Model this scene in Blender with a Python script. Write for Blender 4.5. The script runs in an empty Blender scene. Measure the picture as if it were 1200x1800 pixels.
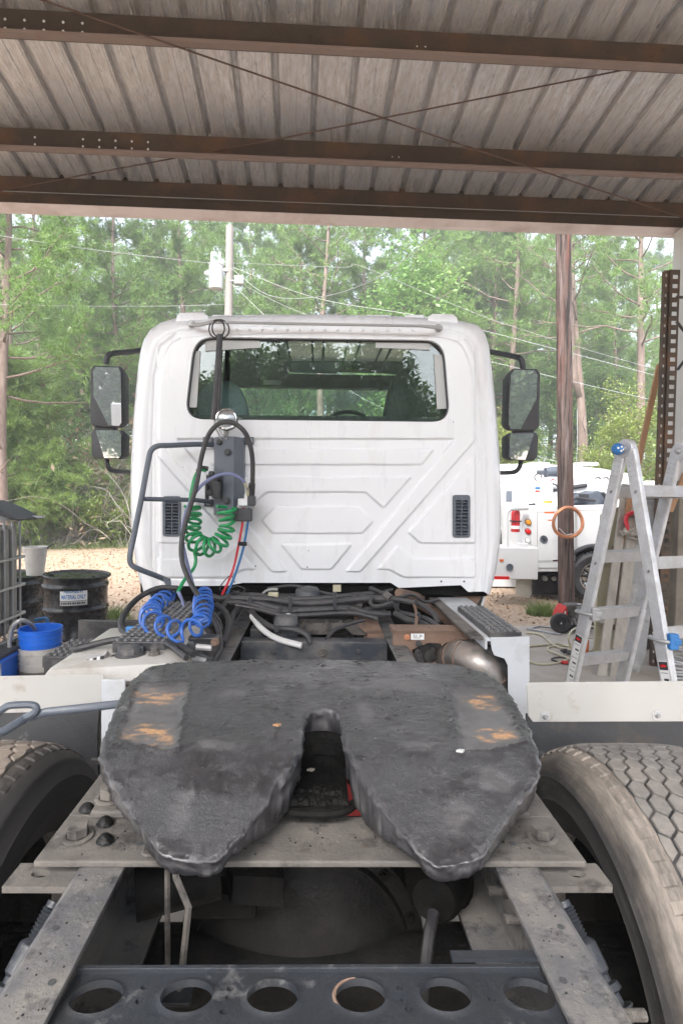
import bpy, bmesh, math, random
import numpy as np
from mathutils import Vector, Matrix
PI = math.pi
SC = bpy.context.scene
COL = SC.collection
# ------------------------------------------------------------------ camera
F, CX, CY, HZ = 1000.0, 575.0, 900.0, 866.0
YAW, PITCH, ROLL = 0.020, 0.034, 0.0135
EYE = Vector((0, 0, 1.69))
CAMM = Matrix.Translation(EYE) @ Matrix.Rotation(-YAW, 4, 'Z') @ Matrix.Rotation(PI/2-PITCH, 4, 'X') @ Matrix.Rotation(ROLL, 4, 'Z')
cd = bpy.data.cameras.new('camera'); cam = bpy.data.objects.new('camera', cd); COL.objects.link(cam)
cd.sensor_fit = 'VERTICAL'; cd.sensor_height = 36.0; cd.sensor_width = 24.0
cd.lens = 36.0*F/1800.0; cd.shift_x = (600-CX)/1800.0; cd.clip_start = 0.05; cd.clip_end = 900
cam.matrix_world = CAMM; SC.camera = cam
R3 = CAMM.to_3x3()
def ray(px, py): return R3 @ Vector(((px-CX)/F, -(py-CY)/F, -1.0))
def P(px, py, Y):                      # point on the upright plane y = Y seen at a photo pixel
    d = ray(px, py); return EYE + d*((Y-EYE.y)/d.y)
def PZ(px, py, z):                     # point on the level plane at height z
    d = ray(px, py); return EYE + d*((z-EYE.z)/d.z)
# ------------------------------------------------------------------ world, sun, exposure
W = bpy.data.worlds.new('World'); SC.world = W; W.use_nodes = True
SUN_EL, SUN_AZ = math.radians(48), math.radians(205)
nt = W.node_tree; nt.nodes.clear()
sky = nt.nodes.new('ShaderNodeTexSky'); sky.sky_type = 'NISHITA'; sky.sun_disc = False
sky.sun_elevation = SUN_EL; sky.sun_rotation = SUN_AZ; sky.dust_density = 4.0; sky.air_density = 1.0
hs = nt.nodes.new('ShaderNodeHueSaturation'); hs.inputs['Saturation'].default_value = 0.48
bg = nt.nodes.new('ShaderNodeBackground'); bg.inputs['Strength'].default_value = 0.15
wo = nt.nodes.new('ShaderNodeOutputWorld')
nt.links.new(sky.outputs[0], hs.inputs['Color']); nt.links.new(hs.outputs[0], bg.inputs['Color']); nt.links.new(bg.outputs[0], wo.inputs['Surface'])
sl = bpy.data.lights.new('sun', 'SUN'); sl.energy = 1.5; sl.angle = math.radians(25); sl.color = (1, .98, .95)
so = bpy.data.objects.new('sun', sl); COL.objects.link(so)
sdir = Vector((math.sin(SUN_AZ)*math.cos(SUN_EL), math.cos(SUN_AZ)*math.cos(SUN_EL), math.sin(SUN_EL)))
so.rotation_euler = sdir.to_track_quat('Z', 'Y').to_euler()
SC.view_settings.view_transform = 'Standard'; SC.view_settings.look = 'None'
SC.view_settings.exposure = 2.22; SC.view_settings.gamma = 1.0
try: SC.view_settings.use_curve_mapping = False
except Exception: pass
SC.cycles.max_bounces = 10; SC.cycles.diffuse_bounces = 5; SC.cycles.glossy_bounces = 4; SC.cycles.transmission_bounces = 6; SC.cycles.transparent_max_bounces = 8
SC.cycles.sample_clamp_indirect = 6
SC.cycles.use_denoising = True
# ------------------------------------------------------------------ object helpers
def tag(o, label=None, cat=None, group=None, kind=None):
    if label: o['label'] = label
    if cat: o['category'] = cat
    if group: o['group'] = group
    if kind: o['kind'] = kind
    return o
def wmat(o):
    m = Matrix.LocRotScale(o.location, o.rotation_euler, o.scale)
    if o.parent: m = wmat(o.parent) @ o.matrix_parent_inverse @ m
    return m
def thing(name, loc, label, cat, group=None, rz=0):
    o = bpy.data.objects.new(name, None); COL.objects.link(o); o.empty_display_size = .1
    o.location = loc; o.rotation_euler = (0, 0, rz)
    return tag(o, label, cat, group)
def link(name, me, mat, parent=None, local=False, label=None):
    o = bpy.data.objects.new(name, me); COL.objects.link(o)
    if mat is not None and not me.materials: me.materials.append(mat)
    if parent is not None:
        o.parent = parent
        if not local: o.matrix_parent_inverse = wmat(parent).inverted()
    if label: o['label'] = label
    return o
def copy_tree(o, parent=None):
    c = o.copy(); COL.objects.link(c); c.parent = parent
    for ch in KIDS.get(o.name, []) or [x for x in bpy.data.objects if x.parent == o]: copy_tree(ch, c)
    return c
KIDS = {}
def npmesh(name, v, f, smooth=False):
    v = np.asarray(v, dtype=np.float32).reshape(-1, 3); f = np.asarray(f, dtype=np.int32)
    k = f.shape[1]; me = bpy.data.meshes.new(name)
    me.vertices.add(len(v)); me.vertices.foreach_set('co', v.ravel())
    me.loops.add(f.size); me.loops.foreach_set('vertex_index', f.ravel())
    me.polygons.add(len(f)); me.polygons.foreach_set('loop_start', np.arange(0, f.size, k, dtype=np.int32))
    me.update(calc_edges=True)
    if smooth: me.polygons.foreach_set('use_smooth', np.ones(len(f), dtype=bool))
    return me
def cr(pts, n=8):                      # Catmull-Rom through points
    p = [Vector(q) for q in pts]
    if len(p) < 3: return p
    p = [p[0]*2-p[1]]+p+[p[-1]*2-p[-2]]; out = []
    for i in range(1, len(p)-2):
        for k in range(n):
            t = k/n
            out.append(.5*((2*p[i])+(p[i+1]-p[i-1])*t+(2*p[i-1]-5*p[i]+4*p[i+1]-p[i+2])*t*t+(3*p[i]-p[i-1]-3*p[i+1]+p[i+2])*t**3))
    out.append(p[-2]); return out
class MB:
    def __init__(s): s.v = []; s.f = []
    def add(s, vs, fs):
        b = len(s.v); s.v += [tuple(x) for x in vs]; s.f += [tuple(b+i for i in q) for q in fs]; return s
    def box(s, lo, hi, bev=0.0, m=None):
        lo = Vector(lo); hi = Vector(hi)
        lo, hi = Vector(map(min, lo, hi)), Vector(map(max, lo, hi))
        bev = min(bev, .45*min(hi-lo))
        if bev <= 0:
            vs = [Vector((x, y, z)) for x in (lo.x, hi.x) for y in (lo.y, hi.y) for z in (lo.z, hi.z)]
            fs = [(0, 1, 3, 2), (4, 6, 7, 5), (0, 4, 5, 1), (2, 3, 7, 6), (0, 2, 6, 4), (1, 5, 7, 3)]
        else:
            bm = bmesh.new(); bmesh.ops.create_cube(bm, size=1)
            for w in bm.verts: w.co = Vector([lo[i]+(w.co[i]+.5)*(hi[i]-lo[i]) for i in range(3)])
            bmesh.ops.bevel(bm, geom=list(bm.edges), offset=bev, segments=2, affect='EDGES', profile=.5)
            bm.verts.index_update(); vs = [w.co.copy() for w in bm.verts]; fs = [[w.index for w in q.verts] for q in bm.faces]; bm.free()
        if m is not None: vs = [m @ w for w in vs]
        return s.add(vs, fs)
    def tube(s, pts, r, n=8, cap=True, closed=False):
        pts = [Vector(p) for p in pts]; N = len(pts)
        rr = r if isinstance(r, (list, tuple)) else [r]*N
        up = None; vs = []
        for i, p in enumerate(pts):
            if closed: t = pts[(i+1) % N]-pts[i-1]
            else: t = pts[min(i+1, N-1)]-pts[max(i-1, 0)]
            t = t.normalized() if t.length > 1e-9 else Vector((0, 0, 1))
            if up is None: up = t.orthogonal().normalized()
            up = (up-t*up.dot(t)); up = up.normalized() if up.length > 1e-6 else t.orthogonal().normalized()
            b = t.cross(up)
            for k in range(n):
                a = 2*PI*k/n; vs.append(p+(up*math.cos(a)+b*math.sin(a))*rr[i])
        fs = []
        for i in range(N if closed else N-1):
            j = (i+1) % N
            for k in range(n): fs.append((i*n+k, i*n+(k+1) % n, j*n+(k+1) % n, j*n+k))
        if cap and not closed: fs.append(tuple(range(n))[::-1]); fs.append(tuple((N-1)*n+k for k in range(n)))
        return s.add(vs, fs)
    def cyl(s, a, b, r, n=16, r2=None): return s.tube([a, b], [r, r if r2 is None else r2], n)
    def lathe(s, prof, n=32, m=None, arc=2*PI, a0=0):   # prof: (radius, z)
        vs = []; fs = []; full = abs(arc-2*PI) < 1e-6; M = n if full else n+1
        for (r, z) in prof:
            for k in range(M):
                a = a0+arc*k/n; vs.append(Vector((r*math.cos(a), r*math.sin(a), z)))
        for i in range(len(prof)-1):
            for k in range(n):
                k2 = (k+1) % M; fs.append((i*M+k, i*M+k2, (i+1)*M+k2, (i+1)*M+k))
        if m is not None: vs = [m @ w for w in vs]
        return s.add(vs, fs)
    def prism(s, poly, ext):           # poly: list of 3D points, ext: extrusion vector
        poly = [Vector(p) for p in poly]; ext = Vector(ext); n = len(poly)
        vs = poly+[p+ext for p in poly]
        fs = [tuple(range(n))[::-1], tuple(range(n, 2*n))]+[(i, (i+1) % n, n+(i+1) % n, n+i) for i in range(n)]
        return s.add(vs, fs)
    def build(s, name, mat, parent=None, smooth=False, local=False, label=None, auto=35, bevel=0):
        bm = bmesh.new(); bv = [bm.verts.new(v) for v in s.v]
        for q in s.f:
            try: bm.faces.new([bv[i] for i in q])
            except ValueError: pass
        bmesh.ops.recalc_face_normals(bm, faces=bm.faces)
        if bevel:
            ed = [e for e in bm.edges if len(e.link_faces) == 2 and e.calc_face_angle(0) > .6]
            bmesh.ops.bevel(bm, geom=ed, offset=bevel, segments=2, affect='EDGES', profile=.6, clamp_overlap=True)
        if smooth:
            ca = math.radians(auto)
            for q in bm.faces: q.smooth = True
            for e in bm.edges:
                if len(e.link_faces) == 2: e.smooth = e.calc_face_angle(0) < ca
        me = bpy.data.meshes.new(name); bm.to_mesh(me); bm.free()
        return link(name, me, mat, parent, local, label)
def axm(o, z, x=None):                 # frame at o whose z axis is z
    z = Vector(z).normalized(); x = z.orthogonal() if x is None else Vector(x); x = (x-z*x.dot(z)).normalized(); y = z.cross(x)
    return Matrix.Translation(Vector(o)) @ Matrix((x, y, z)).transposed().to_4x4()
def bolt(m, r=.02, h=.016, shank=0, name='bolt', mat=None, parent=None):
    b = MB(); M = m
    b.lathe([(0, 0), (r*1.45, 0), (r*1.45, .004), (r*1.05, .005)], 16, M)
    b.prism([M @ Vector((r*math.cos(a*PI/3), r*math.sin(a*PI/3), .004)) for a in range(6)], M.to_3x3() @ Vector((0, 0, h)))
    if shank:
        pr = []; k = 0; z = h
        while z < h+shank: pr += [(r*.55, z), (r*.62, z+.002)]; z += .004
        b.lathe(pr+[(0, z)], 12, M)
    return b.build(name, mat, parent or truck, bevel=r*.08)
# ------------------------------------------------------------------ materials
def mat(name, col, rough=.5, metal=0, var=.15, scale=6, bump=.0, bscale=60, dirt=None, dscale=3, damt=.5, dsoft=.12, spec=.5, coat=0, stretch=None, rvar=.1):
    m = bpy.data.materials.new(name); m.use_nodes = True; t = m.node_tree; N = t.nodes; L = t.links
    b = N['Principled BSDF']; tc = N.new('ShaderNodeTexCoord'); src = tc.outputs['Object']
    if stretch:
        mp = N.new('ShaderNodeMapping'); mp.inputs['Scale'].default_value = stretch; L.new(src, mp.inputs['Vector']); src = mp.outputs[0]
    def nz(sc, det=5, ro=.6):
        n = N.new('ShaderNodeTexNoise'); n.inputs['Scale'].default_value = sc; n.inputs['Detail'].default_value = det; n.inputs['Roughness'].default_value = ro
        L.new(src, n.inputs['Vector']); return n
    n1 = nz(scale); mx = N.new('ShaderNodeMix'); mx.data_type = 'RGBA'
    c0 = [max(0, c*(1-var*1.6)) for c in col]+[1]; c1 = [min(1, c*(1+var*1.6)) for c in col]+[1]
    mx.inputs['A'].default_value = c0; mx.inputs['B'].default_value = c1
    L.new(n1.outputs[0], mx.inputs['Factor']); out = mx.outputs['Result']
    rv = N.new('ShaderNodeMapRange'); rv.inputs['From Min'].default_value = .3; rv.inputs['From Max'].default_value = .7
    rv.inputs['To Min'].default_value = max(.02, rough-rvar); rv.inputs['To Max'].default_value = min(1, rough+rvar)
    n1b = nz(scale*2.7); L.new(n1b.outputs[0], rv.inputs['Value']); ro = rv.outputs[0]
    if dirt:
        ds = dirt if isinstance(dirt, list) else [dirt]
        for (dc, dsc, da, dso) in ds:
            n2 = nz(dsc, 8, .68); mr = N.new('ShaderNodeMapRange'); th = 1-da
            th = .5+(.5-da)*.7
            mr.inputs['From Min'].default_value = th-dso; mr.inputs['From Max'].default_value = th+dso; L.new(n2.outputs[0], mr.inputs['Value'])
            m2 = N.new('ShaderNodeMix'); m2.data_type = 'RGBA'; m2.inputs['B'].default_value = list(dc)+[1]
            L.new(out, m2.inputs['A']); L.new(mr.outputs[0], m2.inputs['Factor']); out = m2.outputs['Result']
            if metal: 
                mm = N.new('ShaderNodeMath'); mm.operation = 'MULTIPLY_ADD'; mm.inputs[1].default_value = -metal; mm.inputs[2].default_value = metal
                L.new(mr.outputs[0], mm.inputs[0]); L.new(mm.outputs[0], b.inputs['Metallic'])
            mro = N.new('ShaderNodeMix'); mro.inputs['B'].default_value = .85; L.new(ro, mro.inputs['A']); L.new(mr.outputs[0], mro.inputs['Factor']); ro = mro.outputs['Result']
    L.new(out, b.inputs['Base Color']); L.new(ro, b.inputs['Roughness'])
    if not (metal and dirt): b.inputs['Metallic'].default_value = metal
    b.inputs['Specular IOR Level'].default_value = spec; b.inputs['Coat Weight'].default_value = coat
    if bump:
        n3 = nz(bscale, 6, .65); bp = N.new('ShaderNodeBump'); bp.inputs['Strength'].default_value = min(1, bump); bp.inputs['Distance'].default_value = .01
        L.new(n3.outputs[0], bp.inputs['Height']); L.new(bp.outputs[0], b.inputs['Normal'])
    return m
def leafmat(name, c0, c1, trans=.45, scale=.6):
    m = bpy.data.materials.new(name); m.use_nodes = True; t = m.node_tree; N = t.nodes; L = t.links; N.clear()
    g = N.new('ShaderNodeNewGeometry'); oi = N.new('ShaderNodeObjectInfo'); tc = N.new('ShaderNodeTexCoord')
    n = N.new('ShaderNodeTexNoise'); n.inputs['Scale'].default_value = scale; L.new(tc.outputs['Object'], n.inputs['Vector'])
    a = N.new('ShaderNodeMath'); a.operation = 'ADD'; L.new(g.outputs['Random Per Island'], a.inputs[0]); L.new(oi.outputs['Random'], a.inputs[1])
    a2 = N.new('ShaderNodeMath'); a2.operation = 'MULTIPLY_ADD'; a2.inputs[1].default_value = .3; L.new(a.outputs[0], a2.inputs[0])
    mr = N.new('ShaderNodeMapRange'); mr.inputs['From Min'].default_value = .3; mr.inputs['From Max'].default_value = .7; mr.inputs['To Max'].default_value = .4; L.new(n.outputs[0], mr.inputs['Value'])
    L.new(mr.outputs[0], a2.inputs[2])
    mx = N.new('ShaderNodeMix'); mx.data_type = 'RGBA'; mx.inputs['A'].default_value = list(c0)+[1]; mx.inputs['B'].default_value = list(c1)+[1]
    L.new(a2.outputs[0], mx.inputs['Factor'])
    d = N.new('ShaderNodeBsdfDiffuse'); tr = N.new('ShaderNodeBsdfTranslucent'); gl = N.new('ShaderNodeBsdfGlossy'); gl.inputs['Roughness'].default_value = .5
    L.new(mx.outputs['Result'], d.inputs['Color']); L.new(mx.outputs['Result'], tr.inputs['Color'])
    ms = N.new('ShaderNodeMixShader'); ms.inputs[0].default_value = trans; L.new(d.outputs[0], ms.inputs[1]); L.new(tr.outputs[0], ms.inputs[2])
    m2 = N.new('ShaderNodeMixShader'); m2.inputs[0].default_value = .05; L.new(ms.outputs[0], m2.inputs[1]); L.new(gl.outputs[0], m2.inputs[2])
    o = N.new('ShaderNodeOutputMaterial'); L.new(m2.outputs[0], o.inputs['Surface']); return m
def glassmat(name, tint, refl=.5, rough=.0):
    m = bpy.data.materials.new(name); m.use_nodes = True; t = m.node_tree; N = t.nodes; L = t.links; N.clear()
    tr = N.new('ShaderNodeBsdfTransparent'); tr.inputs[0].default_value = list(tint)+[1]
    gl = N.new('ShaderNodeBsdfGlossy'); gl.inputs['Roughness'].default_value = rough
    fr = N.new('ShaderNodeFresnel'); fr.inputs[0].default_value = 1.5
    ma = N.new('ShaderNodeMath'); ma.operation = 'MULTIPLY_ADD'; ma.inputs[1].default_value = 1.0; ma.inputs[2].default_value = refl; L.new(fr.outputs[0], ma.inputs[0])
    ms = N.new('ShaderNodeMixShader'); L.new(ma.outputs[0], ms.inputs[0]); L.new(tr.outputs[0], ms.inputs[1]); L.new(gl.outputs[0], ms.inputs[2])
    o = N.new('ShaderNodeOutputMaterial'); L.new(ms.outputs[0], o.inputs['Surface']); return m
TAN = (.30, .235, .17); GREYD = (.11, .105, .10); RUST = (.16, .06, .025); SOOT = (.02, .02, .021)
M = {}
M['white'] = mat('white_paint', (.68, .695, .725), .3, 0, .02, 4, .02, 400, dirt=[((.50, .485, .46), 5, .20, .16), ((.30, .28, .26), 26, .07, .05)], coat=.3, rvar=.06, stretch=(1, 1, .22))
M['whited'] = mat('dirty_white_plate', (.41, .405, .39), .5, 0, .09, 3, .08, 60, dirt=[((.26, .20, .15), 7, .24, .1), (SOOT, 24, .17, .04)])
M['grey'] = mat('grey_primer_plate', (.46, .48, .51), .5, 0, .05, 6, .05, 90, dirt=[((.3, .28, .26), 8, .2, .2)])
M['rail'] = mat('worn_grey_frame_steel', (.12, .12, .128), .45, .4, .2, 9, .35, 90, dirt=[((.20, .187, .17), 6, .44, .10), ((.05, .05, .055), 13, .38, .06), ((.30, .29, .275), 24, .22, .05), (RUST, 19, .13, .04)])
M['dust'] = mat('dusty_steel', (.105, .097, .091), .7, .1, .18, 8, .35, 120, dirt=[((.17, .155, .137), 6, .40, .14), ((.038, .034, .032), 9, .40, .06), ((.11, .075, .055), 22, .22, .05), ((.30, .285, .26), 35, .2, .04)])
M['blue_steel'] = mat('grey_black_painted_steel', (.026, .030, .037), .4, .1, .3, 9, .3, 70, dirt=[((.15, .15, .152), 13, .30, .06), ((.36, .355, .35), 22, .14, .03), ((.20, .10, .05), 9, .12, .05), (SOOT, 6, .3, .15)])
M['black'] = mat('black_paint', (.022, .023, .026), .45, 0, .2, 8, .1, 80, dirt=((.14, .13, .12), 9, .25, .2))
M['blackgloss'] = mat('glossy_black_paint', (.012, .012, .014), .2, 0, .2, 6, .05, 30, dirt=((.10, .095, .09), 5, .28, .2), coat=.4)
M['grime'] = mat('oily_black_grime', (.006, .006, .006), .5, 0, .3, 7, .5, 50, dirt=[((.022, .019, .017), 6, .30, .2)], spec=.06)
M['diff'] = mat('dusty_black_casting', (.006, .006, .0063), .45, 0, .3, 7, .5, 40, dirt=[((.022, .020, .019), 5, .28, .14), ((.16, .15, .14), 40, .12, .04)], spec=.25)
M['rubber'] = mat('black_rubber_hose', (.022, .022, .025), .5, 0, .2, 20, .1, 200, dirt=((.085, .08, .078), 14, .3, .2))
M['plastic'] = mat('dark_plastic', (.035, .037, .042), .5, 0, .15, 20, .08, 300)
M['slate'] = mat('slate_grey_paint', (.085, .10, .125), .42, 0, .1, 8, .06, 100, dirt=((.25, .25, .26), 11, .16, .1))
M['can'] = mat('blue_grey_can', (.035, .041, .052), .45, 0, .15, 9, .1, 60, dirt=((.2, .18, .16), 7, .3, .2))
M['rust'] = mat('rusty_brown_plate', (.15, .095, .07), .75, .1, .2, 7, .3, 80, dirt=[((.23, .15, .11), 5, .45, .2), ((.08, .06, .055), 12, .3, .1)])
M['steel'] = mat('bare_pipe_steel', (.29, .275, .26), .36, .85, .12, 9, .06, 60, dirt=((.17, .10, .07), 5, .40, .15))
M['stepm'] = mat('dark_grip_step', (.06, .06, .065), .4, .3, .2, 12, .1, 90, dirt=((.15, .14, .13), 9, .35, .15))
M['lens'] = mat('lamp_glass', (.32, .33, .34), .12, .5, .2, 60)
M['dome'] = mat('highlit_grip_dome', (.13, .13, .135), .35, .5, .3, 40)  # paler than the step plate, highlights on the domes put into the colour
M['tankm'] = mat('stained_tank_top', (.44, .43, .41), .5, 0, .08, 4, .1, 60, dirt=[((.24, .205, .17), 4, .36, .16), ((.09, .08, .075), 9, .22, .1), (SOOT, 30, .12, .05)])
M['slabm'] = mat('mottled_grey_slab', (.27, .27, .275), .8, 0, .2, 3, .4, 30, dirt=[((.42, .41, .40), 5, .35, .12), ((.12, .115, .11), 8, .3, .1)])
M['chrome'] = mat('chrome', (.8, .8, .8), .1, 1, .03, 9)
M['alu'] = mat('ladder_aluminium', (.60, .61, .64), .42, .55, .06, 12, .08, 90, dirt=[((.42, .41, .40), 9, .35, .2), ((.8, .8, .78), 40, .13, .03)])
M['alud'] = mat('dull_aluminium_rung', (.40, .40, .41), .5, .5, .08, 12, .08, 90, dirt=((.30, .28, .26), 9, .4, .2))
M['green'] = mat('green_hose', (.012, .25, .08), .34, 0, .1, 20, dirt=((.14, .22, .15), 30, .2, .12))
M['blue'] = mat('blue_hose', (.025, .11, .42), .36, 0, .1, 20, dirt=((.16, .18, .24), 30, .22, .12))
M['bluecap'] = mat('blue_plastic', (.03, .16, .42), .5, 0, .1, 20)
M['bluegrey'] = mat('blue_grey_braid', (.16, .18, .32), .5, 0, .2, 60, .3, 400)
M['red'] = mat('red_hose', (.50, .02, .035), .4, 0, .1, 20)
M['redp'] = mat('red_paint', (.48, .015, .02), .4, 0, .1, 8)
M['teal'] = mat('blue_tube', (.02, .12, .30), .4, 0, .1, 20)
M['whiteh'] = mat('white_hose', (.55, .55, .55), .5, 0, .1, 20)
M['clear'] = mat('yellowed_clear_tube', (.45, .42, .30), .3, 0, .1, 20)
M['seat'] = mat('grey_blue_seat_cloth', (.34, .40, .45), .8, 0, .1, 9, .2, 300)
M['inter'] = mat('dark_cab_trim', (.045, .047, .05), .7, 0, .1, 9)
M['strip'] = mat('pale_grey_strip', (.42, .43, .43), .6, 0, .04, 9)
M['orange'] = mat('orange_plastic', (.6, .13, .03), .5, 0, .1, 9)
M['amber'] = mat('amber_lens', (.75, .28, .01), .25, 0, .05, 9)
M['redl'] = mat('red_lens', (.6, .01, .01), .25, 0, .05, 9)
M['copper'] = mat('copper_tube', (.62, .28, .15), .4, .7, .15, 15, dirt=((.25, .13, .08), 8, .35, .2))
M['twhite'] = mat('truck_white', (.60, .605, .61), .35, 0, .02, 3)
M['rv'] = mat('trailer_white', (.58, .575, .565), .45, 0, .03, 1.5)
M['dirtyw'] = mat('muddy_panel', (.30, .28, .24), .8, 0, .15, 5)
M['mirror'] = mat('mirror_glass', (.80, .83, .85), .015, 1, .0, 2, rvar=0)
M['glass'] = glassmat('cab_window_glass', (.84, .93, .90), .07)
M['shield'] = glassmat('windshield_glass', (.96, .985, .97), .0)
M['roof'] = mat('galvanised_roof_sheet', (.66, .66, .67), .30, .80, .12, 4, .35, 200, dirt=[((.40, .40, .41), 5, .38, .18), ((.56, .51, .47), 40, .42, .14), ((.28, .28, .285), 60, .28, .12), ((.34, .26, .21), 9, .16, .08)], stretch=(1, .12, 1))
M['purlin'] = mat('rusty_red_purlin', (.066, .049, .037), .75, 0, .2, 3, .25, 90, dirt=[((.15, .075, .038), 3, .32, .14), ((.045, .03, .025), 13, .27, .07), ((.24, .13, .05), 24, .14, .04)])
M['purlinl'] = mat('pinkish_primer_flange', (.19, .14, .12), .7, 0, .08, 4, .1, 90, dirt=((.22, .12, .08), 9, .25, .15))
M['eavew'] = mat('pale_eave_trim', (.68, .60, .58), .6, 0, .05, 3, .05, 60, dirt=((.36, .26, .22), 2, .3, .2))
M['cable'] = mat('rusty_brace_rod', (.10, .06, .045), .8, 0, .2, 20)
M['pole'] = mat('old_wood_pole', (.085, .055, .045), .8, 0, .3, 14, .9, 60, dirt=[((.17, .14, .14), 12, .40, .05), ((.016, .011, .010), 26, .46, .04), ((.13, .05, .035), 8, .34, .06)], stretch=(1, 1, .05))
M['gpole'] = mat('grey_utility_pole', (.24, .22, .205), .85, 0, .15, 3, .4, 26, stretch=(1, 1, .08))
M['wood'] = mat('orange_brown_board', (.34, .19, .10), .8, 0, .2, 3, .3, 30, stretch=(1, 1, .15))
M['oldwood'] = mat('weathered_grey_board', (.36, .33, .29), .85, 0, .2, 4, .5, 40, dirt=[((.16, .14, .125), 7, .35, .15)], stretch=(1, 1, .2))
M['concrete'] = mat('shed_concrete', (.40, .365, .33), .75, 0, .08, 1.2, .15, 60, dirt=[((.27, .225, .18), .9, .45, .15), ((.16, .14, .12), 3, .25, .1)])
M['block'] = mat('stained_concrete_wall', (.24, .21, .17), .85, 0, .15, 2, .3, 40, dirt=((.13, .11, .09), 3, .4, .2))
M['drum'] = mat('black_drum_paint', (.012, .012, .014), .25, 0, .2, 5, .06, 20, dirt=((.05, .047, .044), 4, .06, .10), spec=.35)
M['ibc'] = mat('cloudy_grey_tank_plastic', (.32, .315, .30), .5, 0, .12, 4, .05, 30, dirt=((.20, .18, .155), 2.2, .45, .25))
M['galv'] = mat('galvanised_tube', (.36, .365, .37), .45, .4, .1, 12)
M['bblue'] = mat('bucket_blue', (.012, .13, .62), .38, 0, .05, 12)
M['bwhite'] = mat('bucket_white', (.44, .425, .40), .5, 0, .08, 12, dirt=((.25, .22, .19), 9, .3, .1))
M['bdark'] = mat('dirty_bucket', (.12, .105, .095), .7, 0, .25, 14, .2, 60, dirt=((.3, .27, .24), 14, .25, .1))
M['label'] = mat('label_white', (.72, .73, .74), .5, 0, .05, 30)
M['ink'] = mat('blue_ink', (.03, .17, .45), .6, 0, .05, 30)
M['inkb'] = mat('black_ink', (.03, .03, .035), .6, 0, .05, 30)
M['bark'] = mat('pine_bark', (.15, .105, .085), .9, 0, .3, 5, .8, 18, dirt=((.25, .20, .17), 6, .4, .15), stretch=(1, 1, .3))
M['barkd'] = mat('dark_bark', (.10, .08, .07), .9, 0, .3, 5, .6, 18, stretch=(1, 1, .3))
M['pine'] = leafmat('pine_needles', (.115, .21, .05), (.27, .42, .11), .5)
M['pine2'] = leafmat('young_pine_needles', (.15, .25, .055), (.32, .45, .12), .5)
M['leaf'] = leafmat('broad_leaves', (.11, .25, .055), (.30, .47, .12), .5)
M['leafd'] = leafmat('dark_leaves', (.10, .20, .06), (.23, .34, .10), .5)  # darker green foliage for some broadleaf trees and the far wood
M['leafy'] = leafmat('yellow_green_leaves', (.14, .21, .035), (.30, .36, .08), .5)
M['twig'] = leafmat('dry_brush', (.16, .115, .07), (.32, .25, .17), .2)
M['grass'] = leafmat('grass_blades', (.09, .15, .03), (.24, .30, .09), .4)
M['litter'] = leafmat('dry_leaves', (.14, .075, .035), (.42, .27, .15), .1)
# ------------------------------------------------------------------ ground
def XP(px, Y): return P(px, HZ, Y).x
def groundmat():
    m = bpy.data.materials.new('sandy_ground'); m.use_nodes = True; t = m.node_tree; N = t.nodes; L = t.links; b = N['Principled BSDF']
    tc = N.new('ShaderNodeTexCoord')
    def nz(s, d=6, r=.62):
        n = N.new('ShaderNodeTexNoise'); n.inputs['Scale'].default_value = s; n.inputs['Detail'].default_value = d; n.inputs['Roughness'].default_value = r; L.new(tc.outputs['Object'], n.inputs['Vector']); return n.outputs[0]
    def mr(v, a, c):
        n = N.new('ShaderNodeMapRange'); n.inputs['From Min'].default_value = a; n.inputs['From Max'].default_value = c; L.new(v, n.inputs['Value']); return n.outputs[0]
    def mix(f, A, B):
        n = N.new('ShaderNodeMix'); n.data_type = 'RGBA'
        for s, v in (('A', A), ('B', B)):
            if isinstance(v, tuple): n.inputs[s].default_value = list(v)+[1]
            else: L.new(v, n.inputs[s])
        L.new(f, n.inputs['Factor']); return n.outputs['Result']
    c = mix(nz(.8), (.30, .215, .15), (.40, .32, .23))
    c = mix(mr(nz(14), .42, .62), c, (.25, .16, .105))
    c = mix(mr(nz(45, 3), .55, .66), c, (.46, .40, .33))
    c = mix(mr(nz(28, 4), .57, .66), c, (.17, .10, .06))
    sx = N.new('ShaderNodeSeparateXYZ'); L.new(tc.outputs['Object'], sx.inputs[0])
    far = mr(sx.outputs['Y'], 15, 24)
    ma = N.new('ShaderNodeMath'); ma.operation = 'MULTIPLY'; L.new(far, ma.inputs[0]); L.new(mr(nz(.5), .35, .6), ma.inputs[1])
    c = mix(ma.outputs[0], c, (.16, .18, .06))
    L.new(c, b.inputs['Base Color']); b.inputs['Roughness'].default_value = .95
    bp = N.new('ShaderNodeBump'); bp.inputs['Strength'].default_value = .7; bp.inputs['Distance'].default_value = .03; L.new(nz(22), bp.inputs['Height']); L.new(bp.outputs[0], b.inputs['Normal'])
    return m
b = MB(); b.add([(-420, -420, -.03), (420, -420, -.03), (420, 420, -.03), (-420, 420, -.03)], [(0, 1, 2, 3)])
tag(b.build('ground', groundmat()), kind='structure')
b = MB(); b.prism([(-9, -3, -.10), (9, -3, -.10), (9, 7.35, -.10), (.5, 7.25, -.10), (.4, 5.95, -.10), (-9, 5.9, -.10)], (0, 0, .10))
tag(b.build('concrete_slab', M['concrete'], bevel=.008), kind='structure')

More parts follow.
